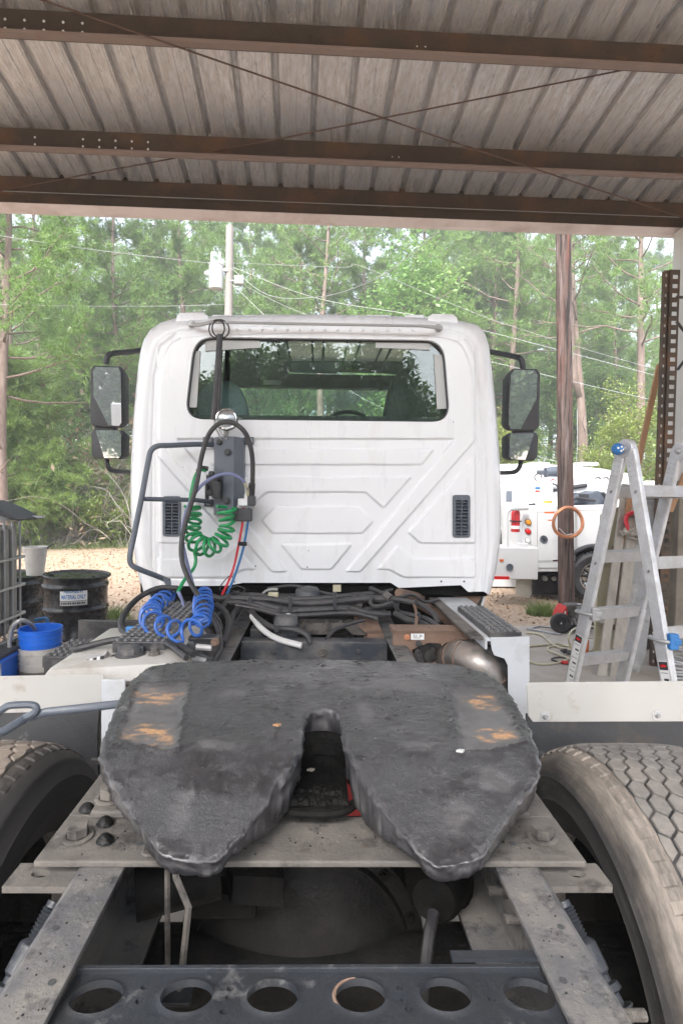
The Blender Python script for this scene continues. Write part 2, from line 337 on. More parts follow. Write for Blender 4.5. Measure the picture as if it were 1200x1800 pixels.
# ------------------------------------------------------------------ shed roof
shed = thing('open_shed', (0, 0, 0), 'open steel shed roof with ribbed galvanised sheets and rusty purlins overhead', 'shed', rz=.030)
EY, EZ, SL = 5.8, 4.735, .15
def zr(y): return EZ+SL*(EY-y)
RP = .305; Y0, Y1 = -3.2, EY+.06
prof = [(0, 0), (.128, 0), (.130, .004), (.138, .004), (.140, 0), (.225, 0), (.227, .004), (.235, .004), (.237, 0), (.245, 0), (.260, .044), (.290, .044), (.305, 0)]
prof = [(x+.0, z) for x, z in prof]
def sheet_mesh():
    pts = []
    for k in range(3):
        for (x, z) in prof[:-1]: pts.append((k*RP+x, z))
    pts.append((3*RP+.022, -.0025)); vs = []; fs = []
    ys = [Y0, 0, 2.5, 4.1, 5.1, Y1]
    for y in ys: vs += [(x, y, zr(y)+z) for x, z in pts]
    n = len(pts)
    for j in range(len(ys)-1):
        for i in range(n-1): fs.append((j*n+i, j*n+i+1, (j+1)*n+i+1, (j+1)*n+i))
    o = len(vs); vs += [(x, y, z+.0015) for (x, y, z) in vs]
    fs += [tuple(o+i for i in q)[::-1] for q in fs]
    me = bpy.data.meshes.new('roof_sheet'); me.from_pydata(vs, [], fs); me.update(); me.materials.append(M['roof']); return me
sm = sheet_mesh()
for k in range(-8, 9):
    o = link('roof_sheet', sm, None, shed, local=True); o.location = (.115+k*3*RP, 0, (.0 if k % 2 else .0))
XA, XB = -7.2, 8.2
def zpurlin(y, name='purlin', h=.20):
    zt = zr(y)-.003; t = .006; b = MB()
    b.box((XA, y-t/2, zt-h), (XB, y+t/2, zt))                     # web
    b.box((XA, y+t/2, zt-t), (XB, y+.07, zt-.0005))               # top flange, away
    o = b.build(name, M['purlin'], shed, local=True)
    c = MB(); c.prism([(XA, y-t/2-.001, zt-h), (XA, y-.065, zt-h-.004), (XA, y-.075, zt-h+.012), (XA, y-.070, zt-h+.014), (XA, y-.062, zt-h+.002), (XA, y-t/2-.001, zt-h+.006)], (XB-XA, 0, 0))
    c.build('bottom_flange', M['purlinl'], o, local=True)
    return o, zt
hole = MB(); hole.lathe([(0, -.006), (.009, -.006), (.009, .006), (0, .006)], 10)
# daylight through the holes in the web is painted as pale discs
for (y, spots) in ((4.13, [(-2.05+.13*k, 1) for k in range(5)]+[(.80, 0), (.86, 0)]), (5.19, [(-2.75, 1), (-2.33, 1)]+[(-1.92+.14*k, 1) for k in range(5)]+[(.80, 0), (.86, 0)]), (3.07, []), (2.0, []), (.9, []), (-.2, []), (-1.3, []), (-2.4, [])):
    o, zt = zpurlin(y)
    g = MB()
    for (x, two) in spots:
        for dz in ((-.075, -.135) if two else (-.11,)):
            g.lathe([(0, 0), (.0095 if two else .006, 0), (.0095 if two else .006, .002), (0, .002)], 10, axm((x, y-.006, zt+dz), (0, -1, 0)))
    if spots: g.build('bright_hole_disc', M['label'], o, local=True)
# eave strut: stepped, with pale lower trim
yb = EY; zt = zr(yb)-.004
b = MB(); b.prism([(XA, yb, zt), (XA, yb, zt-.15), (XA, yb-.03, zt-.16), (XA, yb-.03, zt-.165), (XA, yb-.004, zt-.175), (XA, yb-.004, zt-.27), (XA, yb+.02, zt-.27), (XA, yb+.02, zt)], (XB-XA, 0, 0))
ev = b.build('eave_strut', M['purlin'], shed, local=True)
b = MB(); b.prism([(XA, yb-.06, zt-.285), (XA, yb-.06, zt-.279), (XA, yb+.035, zt-.2715), (XA, yb+.10, zt-.2715), (XA, yb+.10, zt-.315), (XA, yb+.03, zt-.315)], (XB-XA, 0, 0))
b.build('eave_trim', M['eavew'], ev, local=True)
g = MB(); g.box((XA, yb+.022, zt-.1), (XB, yb+.05, zt+.06)); g.build('closure_strip', M['purlin'], ev, local=True)
g = MB(); g.tube([(XA, yb-.036, zt-.163), (XB, yb-.036, zt-.163)], .004, 6); g.build('bright_lip', M['galv'], ev, local=True)
def worldpart(name, mb, m, parent, **k): return mb.build(name, m, parent, **k)
for a, c in (((40, -12, 3.75), (1215, 388, 5.72)), ((-30, 341, 5.72), (1250, 92, 4.25))):
    p, q = P(*a), P(*c); b = MB(); b.tube([p, p.lerp(q, .5)+Vector((0, 0, -.02)), q], .0062, 8); b.build('brace_rod', M['cable'], shed, smooth=True)
# right-hand post and steel
b = MB(); p = P(1191, 700, 5.75); b.box((p.x, 5.66, 1.86), (p.x+.22, 5.92, 4.42), .006)
b.build('corner_post', M['rv'], shed)
b = MB(); b.box((p.x-.03, 5.63, 0), (p.x+.9, 5.95, 1.858), .01); b.build('post_footing', M['block'], shed)
# ------------------------------------------------------------------ trees
def tufts(rng, pos, dirs, n, L, w, flat=0.0):
    """needle tufts: n thin triangles at each position"""
    K = len(pos); pos = np.repeat(pos, n, 0); dirs = np.repeat(dirs, n, 0)
    d = dirs*.75+rng.normal(size=pos.shape)*.75; d[:, 2] += .12; d /= np.linalg.norm(d, axis=1, keepdims=True)+1e-9
    s = np.cross(d, rng.normal(size=pos.shape)); s /= np.linalg.norm(s, axis=1, keepdims=True)+1e-9
    l = L*(.7+.6*rng.random((len(pos), 1))); ww = w*(.7+.6*rng.random((len(pos), 1)))
    v = np.stack([pos-s*ww*.5, pos+s*ww*.5, pos+d*l], 1).reshape(-1, 3)
    return v, np.arange(len(v)).reshape(-1, 3)
def leaves(rng, pos, n, spread, size):
    pos = np.repeat(pos, n, 0)+rng.normal(size=(len(pos)*n, 3))*spread
    nn = rng.normal(size=pos.shape); nn[:, 2] = abs(nn[:, 2])+.5; nn /= np.linalg.norm(nn, axis=1, keepdims=True)
    a = np.cross(nn, rng.normal(size=pos.shape)); a /= np.linalg.norm(a, axis=1, keepdims=True)+1e-9; c = np.cross(nn, a)
    s = size*(.6+.8*rng.random((len(pos), 1)))
    v = np.stack([pos-a*s, pos+c*s*.45, pos+a*s, pos-c*s*.45], 1).reshape(-1, 3)
    return v, np.arange(len(v)).reshape(-1, 4)
def curve_branch(rng, p, d, L, n, wob, rise):
    pts = [np.array(p, float)]; d = np.array(d, float); d /= np.linalg.norm(d)
    for i in range(n):
        d = d+rng.normal(size=3)*wob; d[2] += rise; d /= np.linalg.norm(d); pts.append(pts[-1]+d*L/n)
    return pts
def pine(seed, H=16, r=.2, c0=.33, spread=3.0, nl=40, lm='pine', fork=False, tuftn=17, sparse=1.0, limbs_low=3):
    rng = np.random.default_rng(seed); tb = MB(); lean = rng.normal(size=2)*.02
    tr = [np.array((lean[0]*z+.12*math.sin(z*.5+seed), lean[1]*z+.1*math.cos(z*.43+seed), z)) for z in np.linspace(-.2, H, 16)]
    tb.tube([Vector(p) for p in tr], [r*(1-.85*i/15) for i in range(16)], 9)
    if fork:
        k = 5; base = tr[k]; pts = [base, base+np.array((.35, 0, 1.0)), base+np.array((.55, .1, 2.6)), base+np.array((.8, .2, 6)), base+np.array((.9, .1, 9))]
        tb.tube([Vector(p) for p in pts], [r*.7, r*.62, r*.55, r*.35, r*.1], 8)
    pos = []; dr = []
    for i in range(nl):
        t = c0+(1-c0)*((i+rng.random())/nl); z = t*H
        base = tr[min(15, int(t*15))]*1.0; base = np.array((base[0], base[1], z))
        az = i*2.4+rng.normal()*.5; L = spread*(1.1-t)**.75*(.6+.8*rng.random())*1.25+.3
        d = np.array((math.cos(az), math.sin(az), .12+.35*t+rng.normal()*.15))
        br = curve_branch(rng, base, d, L, 6, .13, .05)
        tb.tube([Vector(p) for p in br], [max(.008, r*.28*(1-t*.6)*(1-.8*k/6)) for k in range(7)], 5)
        for k in range(2, 7):
            for s in range(int(2+3*sparse)):
                dd = br[k]-br[k-1]; dd = dd/np.linalg.norm(dd)+rng.normal(size=3)*.7; sl = L*.28*(.4+.8*rng.random())
                sb = curve_branch(rng, br[k], dd, sl, 2, .2, .1)
                if rng.random() < .5: tb.tube([Vector(p) for p in sb], [.012, .009, .005], 3, cap=False)
                for q in (1, 2):
                    if rng.random() < .85*sparse+.1:
                        for e in range(2):
                            pos.append(sb[q]+rng.normal(size=3)*.10); dr.append((sb[q]-sb[q-1])/np.linalg.norm(sb[q]-sb[q-1]))
    for i in range(limbs_low):
        z = H*(.12+.2*rng.random()); az = rng.random()*6.28
        br = curve_branch(rng, (tr[2][0], tr[2][1], z), (math.cos(az), math.sin(az), .3), 1.2+rng.random(), 5, .25, .05)
        tb.tube([Vector(p) for p in br], [.03, .025, .02, .014, .01, .006], 4)
    v, f = tufts(rng, np.array(pos), np.array(dr), tuftn, .27, .026)
    return tb, npmesh('needles', v, f), lm
def broad(seed, H=9, r=.12, spread=2.4, n=900, lm='leaf', size=.075, per=9, low=.25):
    rng = np.random.default_rng(seed); tb = MB(); tips = []
    tr = curve_branch(rng, (0, 0, -.2), (rng.normal()*.1, rng.normal()*.1, 1), H*.9, 10, .07, .05)
    tb.tube([Vector(p) for p in tr], [r*(1-.08*i) for i in range(11)], 8)
    for i in range(26):
        t = low+(1-low)*rng.random(); k = min(9, int(t*10)); az = rng.random()*6.28
        L = spread*(.5+.7*rng.random())*(1.15-t*.6)
        br = curve_branch(rng, tr[k]+(tr[k+1]-tr[k])*rng.random(), (math.cos(az), math.sin(az), .35+.4*t), L, 6, .2, .06)
        tb.tube([Vector(p) for p in br], [r*.4*(1-.14*q) for q in range(7)], 5)
        for q in range(2, 7):
            for s in range(3):
                sb = curve_branch(rng, br[q], br[q]-br[q-1]+rng.normal(size=3)*.35, .5+.6*rng.random(), 3, .25, .05)
                if s == 0: tb.tube([Vector(p) for p in sb], [.012, .01, .007, .004], 3, cap=False)
                tips += sb[1:]
    tips = np.array(tips); idx = rng.integers(0, len(tips), n)
    v, f = leaves(rng, tips[idx]+rng.normal(size=(n, 3))*.12, per, .17, size)
    return tb, npmesh('leaves', v, f), lm
def shrub(seed, R=1.2, H=1.8, n=700, lm='leafy', size=.05, per=8, needle=False):
    rng = np.random.default_rng(seed); tb = MB(); tips = []
    for i in range(16):
        az = rng.random()*6.28; rr = rng.random()*R*.4
        br = curve_branch(rng, (rr*math.cos(az), rr*math.sin(az), -.05), (math.cos(az)*.7*R/1.2, math.sin(az)*.7*R/1.2, 1.1), H*(.6+.6*rng.random()), 6, .2, -.02)
        tb.tube([Vector(p) for p in br], [.016, .014, .012, .009, .007, .005, .003], 4)
        for q in range(1, 7):
            for s in range(4): tips += curve_branch(rng, br[q], br[q]-br[q-1]+rng.normal(size=3)*.3, .3+.35*rng.random(), 2, .3, 0)[1:]
    tips = np.array(tips); tips = tips[tips[:, 2] > .05]; idx = rng.integers(0, len(tips), n)
    if needle:
        d = rng.normal(size=(n, 3)); d[:, 2] = abs(d[:, 2])+.3; d /= np.linalg.norm(d, axis=1, keepdims=True)
        v, f = tufts(rng, tips[idx]+rng.normal(size=(n, 3))*.08, d, 14, .22, .02)
    else: v, f = leaves(rng, tips[idx]+rng.normal(size=(n, 3))*.08, per, .11, size)
    return tb, npmesh('leaves', v, f), lm
def drybrush(seed, R=1.3, H=2.0):
    rng = np.random.default_rng(seed); tb = MB()
    for i in range(120):
        az = rng.random()*6.28; rr = R*math.sqrt(rng.random())
        br = curve_branch(rng, (rr*math.cos(az), rr*math.sin(az)*.6, 0), (rng.normal()*.6, rng.normal()*.6, 1), H*(.3+.8*rng.random()), 6, .32, -.05)
        tb.tube([Vector(p) for p in br], [.013, .011, .009, .008, .006, .004, .003], 3, cap=False)
        if i % 2 == 0:
            for q in (2, 3, 4, 5):
                sb = curve_branch(rng, br[q], rng.normal(size=3), .5, 3, .3, -.05); tb.tube([Vector(p) for p in sb], [.006, .005, .004, .002], 3, cap=False)
    pts = rng.normal(size=(260, 3))*np.array((R*.55, R*.4, H*.3))+np.array((0, 0, H*.4)); pts = pts[pts[:, 2] > .05]
    v, f = leaves(rng, pts, 7, .12, .045); return tb, npmesh('leaves', v, f), 'twig'
PROTO = {}
def plant(key, gen, name, loc, rz, sc, label, cat, group, trunkname='trunk', crownname='crown', bark='bark'):
    if key not in PROTO:
        tb, me, lm = gen(); me.materials.append(M[lm])
        bm_me = bpy.data.meshes.new(trunkname); bm_me.from_pydata(tb.v, [], tb.f); bm_me.update()
        for q in bm_me.polygons: q.use_smooth = True
        bm_me.materials.append(M[bark]); PROTO[key] = (bm_me, me)
    tm, cm = PROTO[key]
    t = thing(name, loc, label, cat, group, rz); t.scale = (sc, sc, sc)
    link(trunkname, tm, None, t, local=True); link(crownname, cm, None, t, local=True)
    return t
rnd = random.Random(11)
PG = {
 'p1': lambda: pine(1, 17, .22, .30, 3.2, 44),
 'p2': lambda: pine(2, 16, .19, .38, 2.8, 36, sparse=.8),
 'p3': lambda: pine(3, 18, .24, .45, 3.2, 34, fork=True, sparse=.62),
 'p4': lambda: pine(4, 17, .21, .42, 3.4, 30, sparse=.5, limbs_low=6),
 'y1': lambda: pine(5, 5.5, .07, .08, 1.9, 44, lm='pine2', sparse=1.0, limbs_low=0),
 'b1': lambda: broad(6, 9, .13, 2.6, 1300, 'leaf'),
 'b2': lambda: broad(7, 7, .10, 2.2, 1100, 'leafy', .07),
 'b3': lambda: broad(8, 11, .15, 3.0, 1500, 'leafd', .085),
 's1': lambda: shrub(9, 1.3, 1.9, 900, 'leafy', .05),
 's2': lambda: shrub(10, 1.2, 1.6, 900, 'leaf', .045),
 's3': lambda: shrub(12, 1.2, 2.2, 800, 'pine2', needle=True),
 'd1': lambda: drybrush(13, 1.4, 2.2), 'd2': lambda: drybrush(14, 1.5, 1.4),
}
TREEG = 'trees in the woods behind the yard'; BUSHG = 'bushes along the edge of the woods'
def tree(key, px, Y, sc, label, rz=None):
    nm = {'p': 'pine_tree', 'y': 'young_pine', 'b': 'broadleaf_tree'}[key[0]]
    return plant(key, PG[key], nm, (XP(px, Y), Y, -.03), rnd.random()*6.28 if rz is None else rz, sc, label, 'tree', TREEG)
def bush(key, px, Y, sc, label):
    nm = 'dry_brush' if key[0] == 'd' else 'bush'
    return plant(key, PG[key], nm, (XP(px, Y), Y, -.03), rnd.random()*6.28, sc, label, 'brush' if key[0] == 'd' else 'bush', BUSHG, 'stem', 'leaves' if key[0] != 'd' else 'dead_leaves', 'barkd' if key[0] != 'd' else 'oldwood')
for a in [
 ('p1', 18, 22, 1.0, 'thick pine trunk at the far left edge of the photo'),
 ('p2', 205, 25, 1.0, 'tall pine rising left of the left mirror'),
 ('p4', 72, 27, .95, 'slim leaning pine with a crooked bare limb at left'),
 ('p1', 325, 27, 1.0, 'tall pine whose trunk shows just left of the cab roof'),
 ('p4', 560, 26, 1.0, 'ivy covered pine trunk above the middle of the cab roof'),
 ('p2', 640, 30, 1.05, 'pine with dark trunk above the cab roof right of centre'),
 ('p4', 895, 27, 1.05, 'bare limbed pine between the cab and the wooden pole'),
 ('p3', 1028, 24, 1.0, 'forked pine trunk just right of the wooden pole'),
 ('p4', 1116, 23, 1.05, 'straight bare pine trunk above the ladder'),
 ('p1', 5, 15, .75, 'reddish thick trunked pine low at the left edge'),
 ('b1', 470, 30, 1.2, 'broadleaf tree right of the utility pole'),
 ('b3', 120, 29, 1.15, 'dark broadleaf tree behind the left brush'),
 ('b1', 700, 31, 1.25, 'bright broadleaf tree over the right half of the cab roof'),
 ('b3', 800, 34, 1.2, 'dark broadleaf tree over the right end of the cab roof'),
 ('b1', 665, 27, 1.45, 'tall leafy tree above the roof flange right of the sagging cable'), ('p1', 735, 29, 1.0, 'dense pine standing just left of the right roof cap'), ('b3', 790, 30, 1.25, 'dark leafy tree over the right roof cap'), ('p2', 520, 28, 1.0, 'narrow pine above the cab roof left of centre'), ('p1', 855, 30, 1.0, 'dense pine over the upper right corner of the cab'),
 ('b2', 1118, 19, .80, 'light green bushy tree behind the ladder top'),
 ('b2', 1035, 20, .55, 'light green low tree behind the foot of the forked pine'),
 ('b2', 905, 21, .72, 'yellow green tree beside the right mirror'),
 ('b1', 960, 30, 1.0, 'broadleaf tree just left of the wooden pole'),
 ('y1', -22, 17, 1.0, 'young pine with soft light needles at the left edge'),
 ('y1', 232, 22.5, .62, 'young pine behind the left mirror'),
 ('y1', -60, 18, 1.1, 'young pine cut off by the left edge of the photo'),
 ('y1', 22, 16.5, .66, 'small young pine above the grey tote tank'),
]: tree(*a)
LANDM = [(10, 'at the left edge'), (75, 'above the tote tank'), (135, 'above the black drums'), (200, 'behind the left mirror'), (265, 'beside the left edge of the cab'), (345, 'above the left roof corner'), (410, 'behind the utility pole'), (485, 'right of the utility pole'), (560, 'above the roof middle'), (650, 'right of the roof middle'), (740, 'above the right roof cap'), (830, 'above the right roof corner'), (900, 'behind the right mirror'), (965, 'just left of the wooden pole'), (1030, 'just right of the wooden pole'), (1085, 'above the ladder hinge'), (1140, 'right of the ladder hinge'), (2000, 'behind the perforated upright')]
USED = set()
def place(px): return next(t for x, t in LANDM if px <= x)
for row, (Y, n, s) in enumerate(((30, 12, .95), (36, 13, 1.08), (43, 14, 1.15))):
    for i in range(n):
        px = -40+1290*(i+.2+.6*rnd.random())/n
        k = rnd.choice(['p1', 'p2', 'p4', 'p1'] if row != 1 else ['p1', 'b3', 'p2', 'b3', 'b1'])
        kind = {'p1': 'dense pine', 'p2': 'narrow pine', 'p4': 'sparse pine', 'b3': 'dark leafy tree', 'b1': 'bright leafy tree'}[k]
        nm_ = lambda: kind+('', ' within the woods', ' at the back of the woods')[row]+' '+place(px)
        while nm_() in USED: px += 40
        USED.add(nm_())
        tree(k, px, Y+rnd.random()*4, s*(.9+.25*rnd.random()) if k[0] == 'p' else 1.1*s, kind+('', ' within the woods', ' at the back of the woods')[row]+' '+place(px))
for i in range(20):
    px = -40+1290*(i+.5*rnd.random())/20
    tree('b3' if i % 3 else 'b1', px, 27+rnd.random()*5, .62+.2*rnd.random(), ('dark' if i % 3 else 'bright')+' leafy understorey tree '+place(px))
for a in [
 ('d1', 180, 18.6, 2.15, 'reddish brown dead brush left of the left mirror'), ('d2', 130, 17.6, .8, 'pale tangle of dead twigs above the black drum'),
 ('d1', 222, 19.4, 1.7, 'dry brown thicket beside the left edge of the cab'),
 ('d1', 120, 19.0, 1.5, 'brown thicket behind the tangle of dead twigs'),
 ('s1', 205, 18.0, .95, 'yellow green bush low beside the cab'), ('s2', 60, 20, 1.1, 'green bush behind the grey tote tank'),
 ('s3', 150, 18.4, .9, 'soft needled shrub above the old rail tie'), ('s1', 25, 19, 1.0, 'yellow green bush above the grey tote tank'),
 ('s3', 20, 18, 1.3, 'needled shrub at the left edge'), ('s2', 235, 22.5, 1.2, 'green bush tucked against the cab outline'),
 ('s1', 150, 23, 1.5, 'tall yellow green bush in the brush line'), ('s3', 70, 22, 1.6, 'tall soft needled shrub in the brush line'),
 ('s1', 240, 24, 1.7, 'tall yellow green bush behind the lower mirror'), ('s2', -20, 21, 1.5, 'green bush cut by the left edge'),
 ('s1', 900, 23, 1.5, 'yellow green bush below the right mirror'), ('s2', 985, 24, 1.4, 'green bush behind the wooden pole'),
 ('s1', 1075, 21, 1.3, 'yellow green bush left of the ladder top'), ('s1', 1160, 20, 1.4, 'yellow green bush behind the perforated upright'),
 ('s2', 860, 25, 1.5, 'green bush beside the right side of the cab'), ('s2', 1120, 24, 1.6, 'green bush behind the light green tree'),
]: bush(*a)
for i in range(18):
    px = -40+1290*(i+.6*rnd.random())/18; k = ('s1', 's2', 's3')[i % 3]
    bush(k, px, 26+3*rnd.random(), 1.3+.5*rnd.random(), {'s1': 'yellow green', 's2': 'mid green', 's3': 'soft needled'}[k]+' bush in woodland shade '+place(px))
# a wood across the yard behind the photographer: only glass and mirrors show it
rng = np.random.default_rng(44); pos = []
for i in range(30):
    cx, cy, h = -36+i*2.5+rng.normal()*.8, -24-rng.random()*9, 8.3+2.6*rng.random()**1.5
    n = 4200; q = rng.normal(size=(n, 3)); q /= np.linalg.norm(q, axis=1, keepdims=True); q *= rng.random((n, 1))**.45
    pos.append(q*np.array((2.3, 1.6, h*.5))+np.array((cx, cy, h*.55)))
v, f = leaves(rng, np.concatenate(pos), 2, .2, .20)
tag(link('far_wood', npmesh('far_wood', v, f), M['leafd']), 'far wood across the yard mirrored in the cab window', 'woods', kind='stuff')
# ------------------------------------------------------------------ ground cover
def scatter_quads(name, rng, n, area, size, m, blades=False):
    x = rng.random(n)*(area[1]-area[0])+area[0]; y = rng.random(n)*(area[3]-area[2])+area[2]
    pos = np.stack([x, y, np.full(n, -.025)], 1); return pos
rng = np.random.default_rng(3)
def grass_patch(name, spots, label, hgt=.16, per=260):
    P0 = []
    for (cx, cy, rx, ry, k) in spots:
        n = int(per*k); a = rng.random(n)*6.28; r = np.sqrt(rng.random(n)); P0.append(np.stack([cx+rx*r*np.cos(a), cy+ry*r*np.sin(a), np.full(n, -.03)], 1))
    p = np.concatenate(P0); d = rng.normal(size=p.shape)*.45; d[:, 2] = 1; s = np.cross(d, rng.normal(size=p.shape)); s /= np.linalg.norm(s, axis=1, keepdims=True)
    h = hgt*(.4+rng.random((len(p), 1))); v = np.stack([p-s*.008, p+s*.008, p+d*h], 1).reshape(-1, 3)
    o = link(name, npmesh(name, v, np.arange(len(v)).reshape(-1, 3)), M['grass']); return tag(o, label, 'grass', kind='stuff')
sp = [(XP(px, Y), Y, 1.3, .8, 2.2) for px, Y in ((60, 19.5), (95, 18.8), (140, 20), (230, 19), (200, 17.5), (120, 17), (20, 18.5))]
sp += [(rng.random()*26-13, 17+rng.random()*6, 1.2, .8, 1.2) for _ in range(40)]
grass_patch('grass', sp, 'short green grass along the edge of the woods', .20, 330)
grass_patch('weeds', [(XP(205, 6.9), 6.9, .25, .25, 1.2), (XP(200, 7.6), 7.6, .2, .3, 1), (XP(958, 8.1), 8.1, .22, .16, 1.8), (XP(72, 9), 9, .3, .3, 1.0)], 'weed tufts growing beside the drum and by the wooden pole', .17, 200)
n = 13000; pos = np.stack([rng.random(n)*16-7, 6.2+rng.random(n)**1.3*15, np.full(n, -.022)], 1)
pos = pos[~((pos[:, 1] < 7.5) & (pos[:, 0] > .2))]
v, f = leaves(rng, pos, 1, .004, .032)
tag(link('leaf_litter', npmesh('leaf_litter', v, f), M['litter']), 'dry brown leaf litter scattered over the sandy yard', 'leaf litter', kind='stuff')
# ------------------------------------------------------------------ poles, wires
def utility():
    Y = 17.0; t = thing('utility_pole', (XP(400, Y), Y, 0), 'grey utility pole with white transformer can and floodlight behind the cab roof', 'utility pole')
    a, c = P(404, 398, Y), P(397, 866, Y); c.z = -.1
    b = MB(); b.tube([c, c.lerp(a, .5), a], [.15, .13, .11], 12); b.build('pole', M['gpole'], t, smooth=True)
    p = P(380, 483, Y-.1); b = MB(); b.lathe([(0, -.42), (.19, -.42), (.205, -.40), (.205, .26), (.22, .27), (.22, .30), (.14, .36), (0, .38)], 20, Matrix.Translation(p)); tr = b.build('transformer', M['strip'], t, smooth=True)
    b = MB()
    for dx, dz in ((-.12, .36), (.1, .36)): b.lathe([(.0, 0), (.035, 0), (.05, .04), (.035, .06), (.05, .1), (.035, .12), (.03, .3), (0, .3)], 10, Matrix.Translation(p+Vector((dx, 0, dz))))
    b.build('bushing', M['rv'], tr, smooth=True)
    b = MB(); b.box(p+Vector((.18, -.04, .1)), p+Vector((.34, .04, .18))); b.box(p+Vector((-.34, -.03, .0)), p+Vector((-.2, .03, .08))); b.build('bracket', M['galv'], tr)
    p = P(420, 494, Y-.1); b = MB(); b.box(p-Vector((.13, .1, .12)), p+Vector((.15, .1, .13)), .03, ); fl = b.build('floodlight', M['galv'], t)
    b = MB(); b.box(p+Vector((-.1, -.115, -.09)), p+Vector((.12, -.101, .10))); b.build('lens', M['label'], fl)
    b = MB(); b.tube([p+Vector((-.3, .02, .0)), p+Vector((-.1, .02, .02))], .025, 6); b.build('arm', M['galv'], t)
utility()
def wire(pts, r, label):
    p = [P(*q) for q in pts]; b = MB(); b.tube(cr(p, 8), r, 5); tag(b.build('overhead_wire', M['galv'], smooth=True), label, 'wire', 'overhead wires')
wire([(-120, 395, 13), (150, 437, 14.5), (398, 466, 17)], 0.0075, 'thin wire sloping across the left trees to the transformer')
wire([(-120, 532, 14), (130, 538, 15), (300, 538, 16.5), (396, 535, 17)], 0.0061, 'level wire across the left trees below the transformer')
wire([(404, 470, 17), (470, 518, 15), (560, 522, 12), (660, 490, 9.5), (770, 408, 7)], 0.0068, 'sagging pale cable running up from the pole to the eave')
wire([(404, 468, 17), (560, 525, 17), (760, 560, 16.5), (1000, 620, 16), (1300, 700, 15)], 0.0068, 'thin wire sloping from the pole behind the cab roof to the right trees')
wire([(404, 462, 17), (600, 470, 18), (640, 470, 18), (860, 560, 17), (1120, 640, 16), (1300, 680, 15)], 0.0054, 'upper thin wire crossing behind the bare pines')
wire([(404, 490, 17), (560, 560, 17), (880, 640, 16), (1110, 695, 15), (1300, 735, 14)], 0.0054, 'middle thin wire passing the right mirror')
wire([(404, 496, 17), (620, 690, 15), (870, 780, 15), (1130, 850, 14), (1300, 890, 13)], 0.0054, 'lowest thin wire above the white trailer roof')
def woodpole():
    Y = 8.6; a, c = P(989, 400, Y), P(995, 1085, Y); d = (c-a).normalized(); c = a+d*((-.2-a.z)/d.z); top = a-d*1.2
    t = thing('wooden_pole', (c.x, c.y, 0), 'dark weathered wooden pole standing beyond the eave beside the service truck', 'pole')
    N = 40; rr = np.random.default_rng(5); vs = []; n = 20
    ph = rr.random(20)*6
    b = MB(); pts = [top.lerp(c, i/N) for i in range(N+1)]
    for i, p in enumerate(pts):
        for k in range(n):
            an = 2*PI*k/n; r = .105+.013*i/N+.004*math.sin(5*an+ph[0]+i*.03)+.003*math.sin(9*an+ph[1])+.0015*rr.normal()
            if k == 16 and i > 6: r -= .012
            b.v.append(tuple(p+Vector((math.cos(an)*r, math.sin(an)*r, 0))))
    for i in range(N):
        for k in range(n): b.f.append((i*n+k, i*n+(k+1) % n, (i+1)*n+(k+1) % n, (i+1)*n+k))
    b.f.append(tuple(range(n)))
    b.build('shaft', M['pole'], t, smooth=True, auto=70)
    p = P(1000, 790, Y-.1); b = MB(); b.tube([p+Vector((.1, .0, -.5)), p+Vector((.115, -.01, .1)), p+Vector((.10, .0, .6))], .006, 5); b.build('ground_wire', M['galv'], t)
    p = P(997, 918, Y-.17); b = MB()
    for k in range(5):
        rr2 = .205+.016*(k % 3); off = Vector((0, -.012*(k//2), 0))
        b.tube([p+off+Vector((rr2*math.cos(a), .02*math.sin(a*2), rr2*math.sin(a))) for a in np.linspace(0, 2*PI, 41)[:-1]], .010, 6, closed=True)
    co = b.build('tube_coil', M['copper'], None, smooth=True); tag(co, 'coil of copper tubing hung on the dark wooden pole', 'coil')
    b = MB(); q = p+Vector((-.02, -.03, -.19)); b.tube([q+Vector((-.12, 0, .1)), q+Vector((-.05, -.01, .03)), q, q+Vector((.08, 0, .02))], .007, 6); b.build('loose_end', M['galv'], co)
woodpole()
# ------------------------------------------------------------------ numeric helpers for relief plates
_hr = np.random.default_rng(77).random((256, 256)).astype(np.float32)
def vn(x, y, s=1.0, seed=0):
    x = np.asarray(x)*s+seed*17.3; y = np.asarray(y)*s+seed*9.1; xi = np.floor(x).astype(int); yi = np.floor(y).astype(int); fx = x-xi; fy = y-yi
    fx = fx*fx*(3-2*fx); fy = fy*fy*(3-2*fy); g = lambda a, c: _hr[a & 255, c & 255]
    return (g(xi, yi)*(1-fx)+g(xi+1, yi)*fx)*(1-fy)+(g(xi, yi+1)*(1-fx)+g(xi+1, yi+1)*fx)*fy
def fbm(x, y, s=1.0, o=4, seed=0):
    a, t, n = 1.0, 0, 0
    for i in range(o): t = t+a*vn(x, y, s*2**i, seed+i); n += a; a *= .5
    return t/n
def inside(px, py, poly):
    r = np.zeros(px.shape, bool); n = len(poly)
    for i in range(n):
        (x0, y0), (x1, y1) = poly[i], poly[(i+1) % n]
        c = ((y0 > py) != (y1 > py)); 
        if y0 != y1: r ^= c & (px < (x1-x0)*(py-y0)/(y1-y0)+x0)
    return r
def segd(px, py, poly, closed=True, near=False):
    best = np.full(px.shape, 1e9); bx = np.zeros(px.shape); by = np.zeros(px.shape); n = len(poly)
    for i in range(n if closed else n-1):
        (x0, y0), (x1, y1) = poly[i], poly[(i+1) % n]; dx, dy = x1-x0, y1-y0; q = dx*dx+dy*dy+1e-12
        t = np.clip(((px-x0)*dx+(py-y0)*dy)/q, 0, 1); cx, cy = x0+t*dx, y0+t*dy; d = np.hypot(px-cx, py-cy); m = d < best
        best = np.where(m, d, best); bx = np.where(m, cx, bx); by = np.where(m, cy, by)
    return (best, bx, by) if near else best
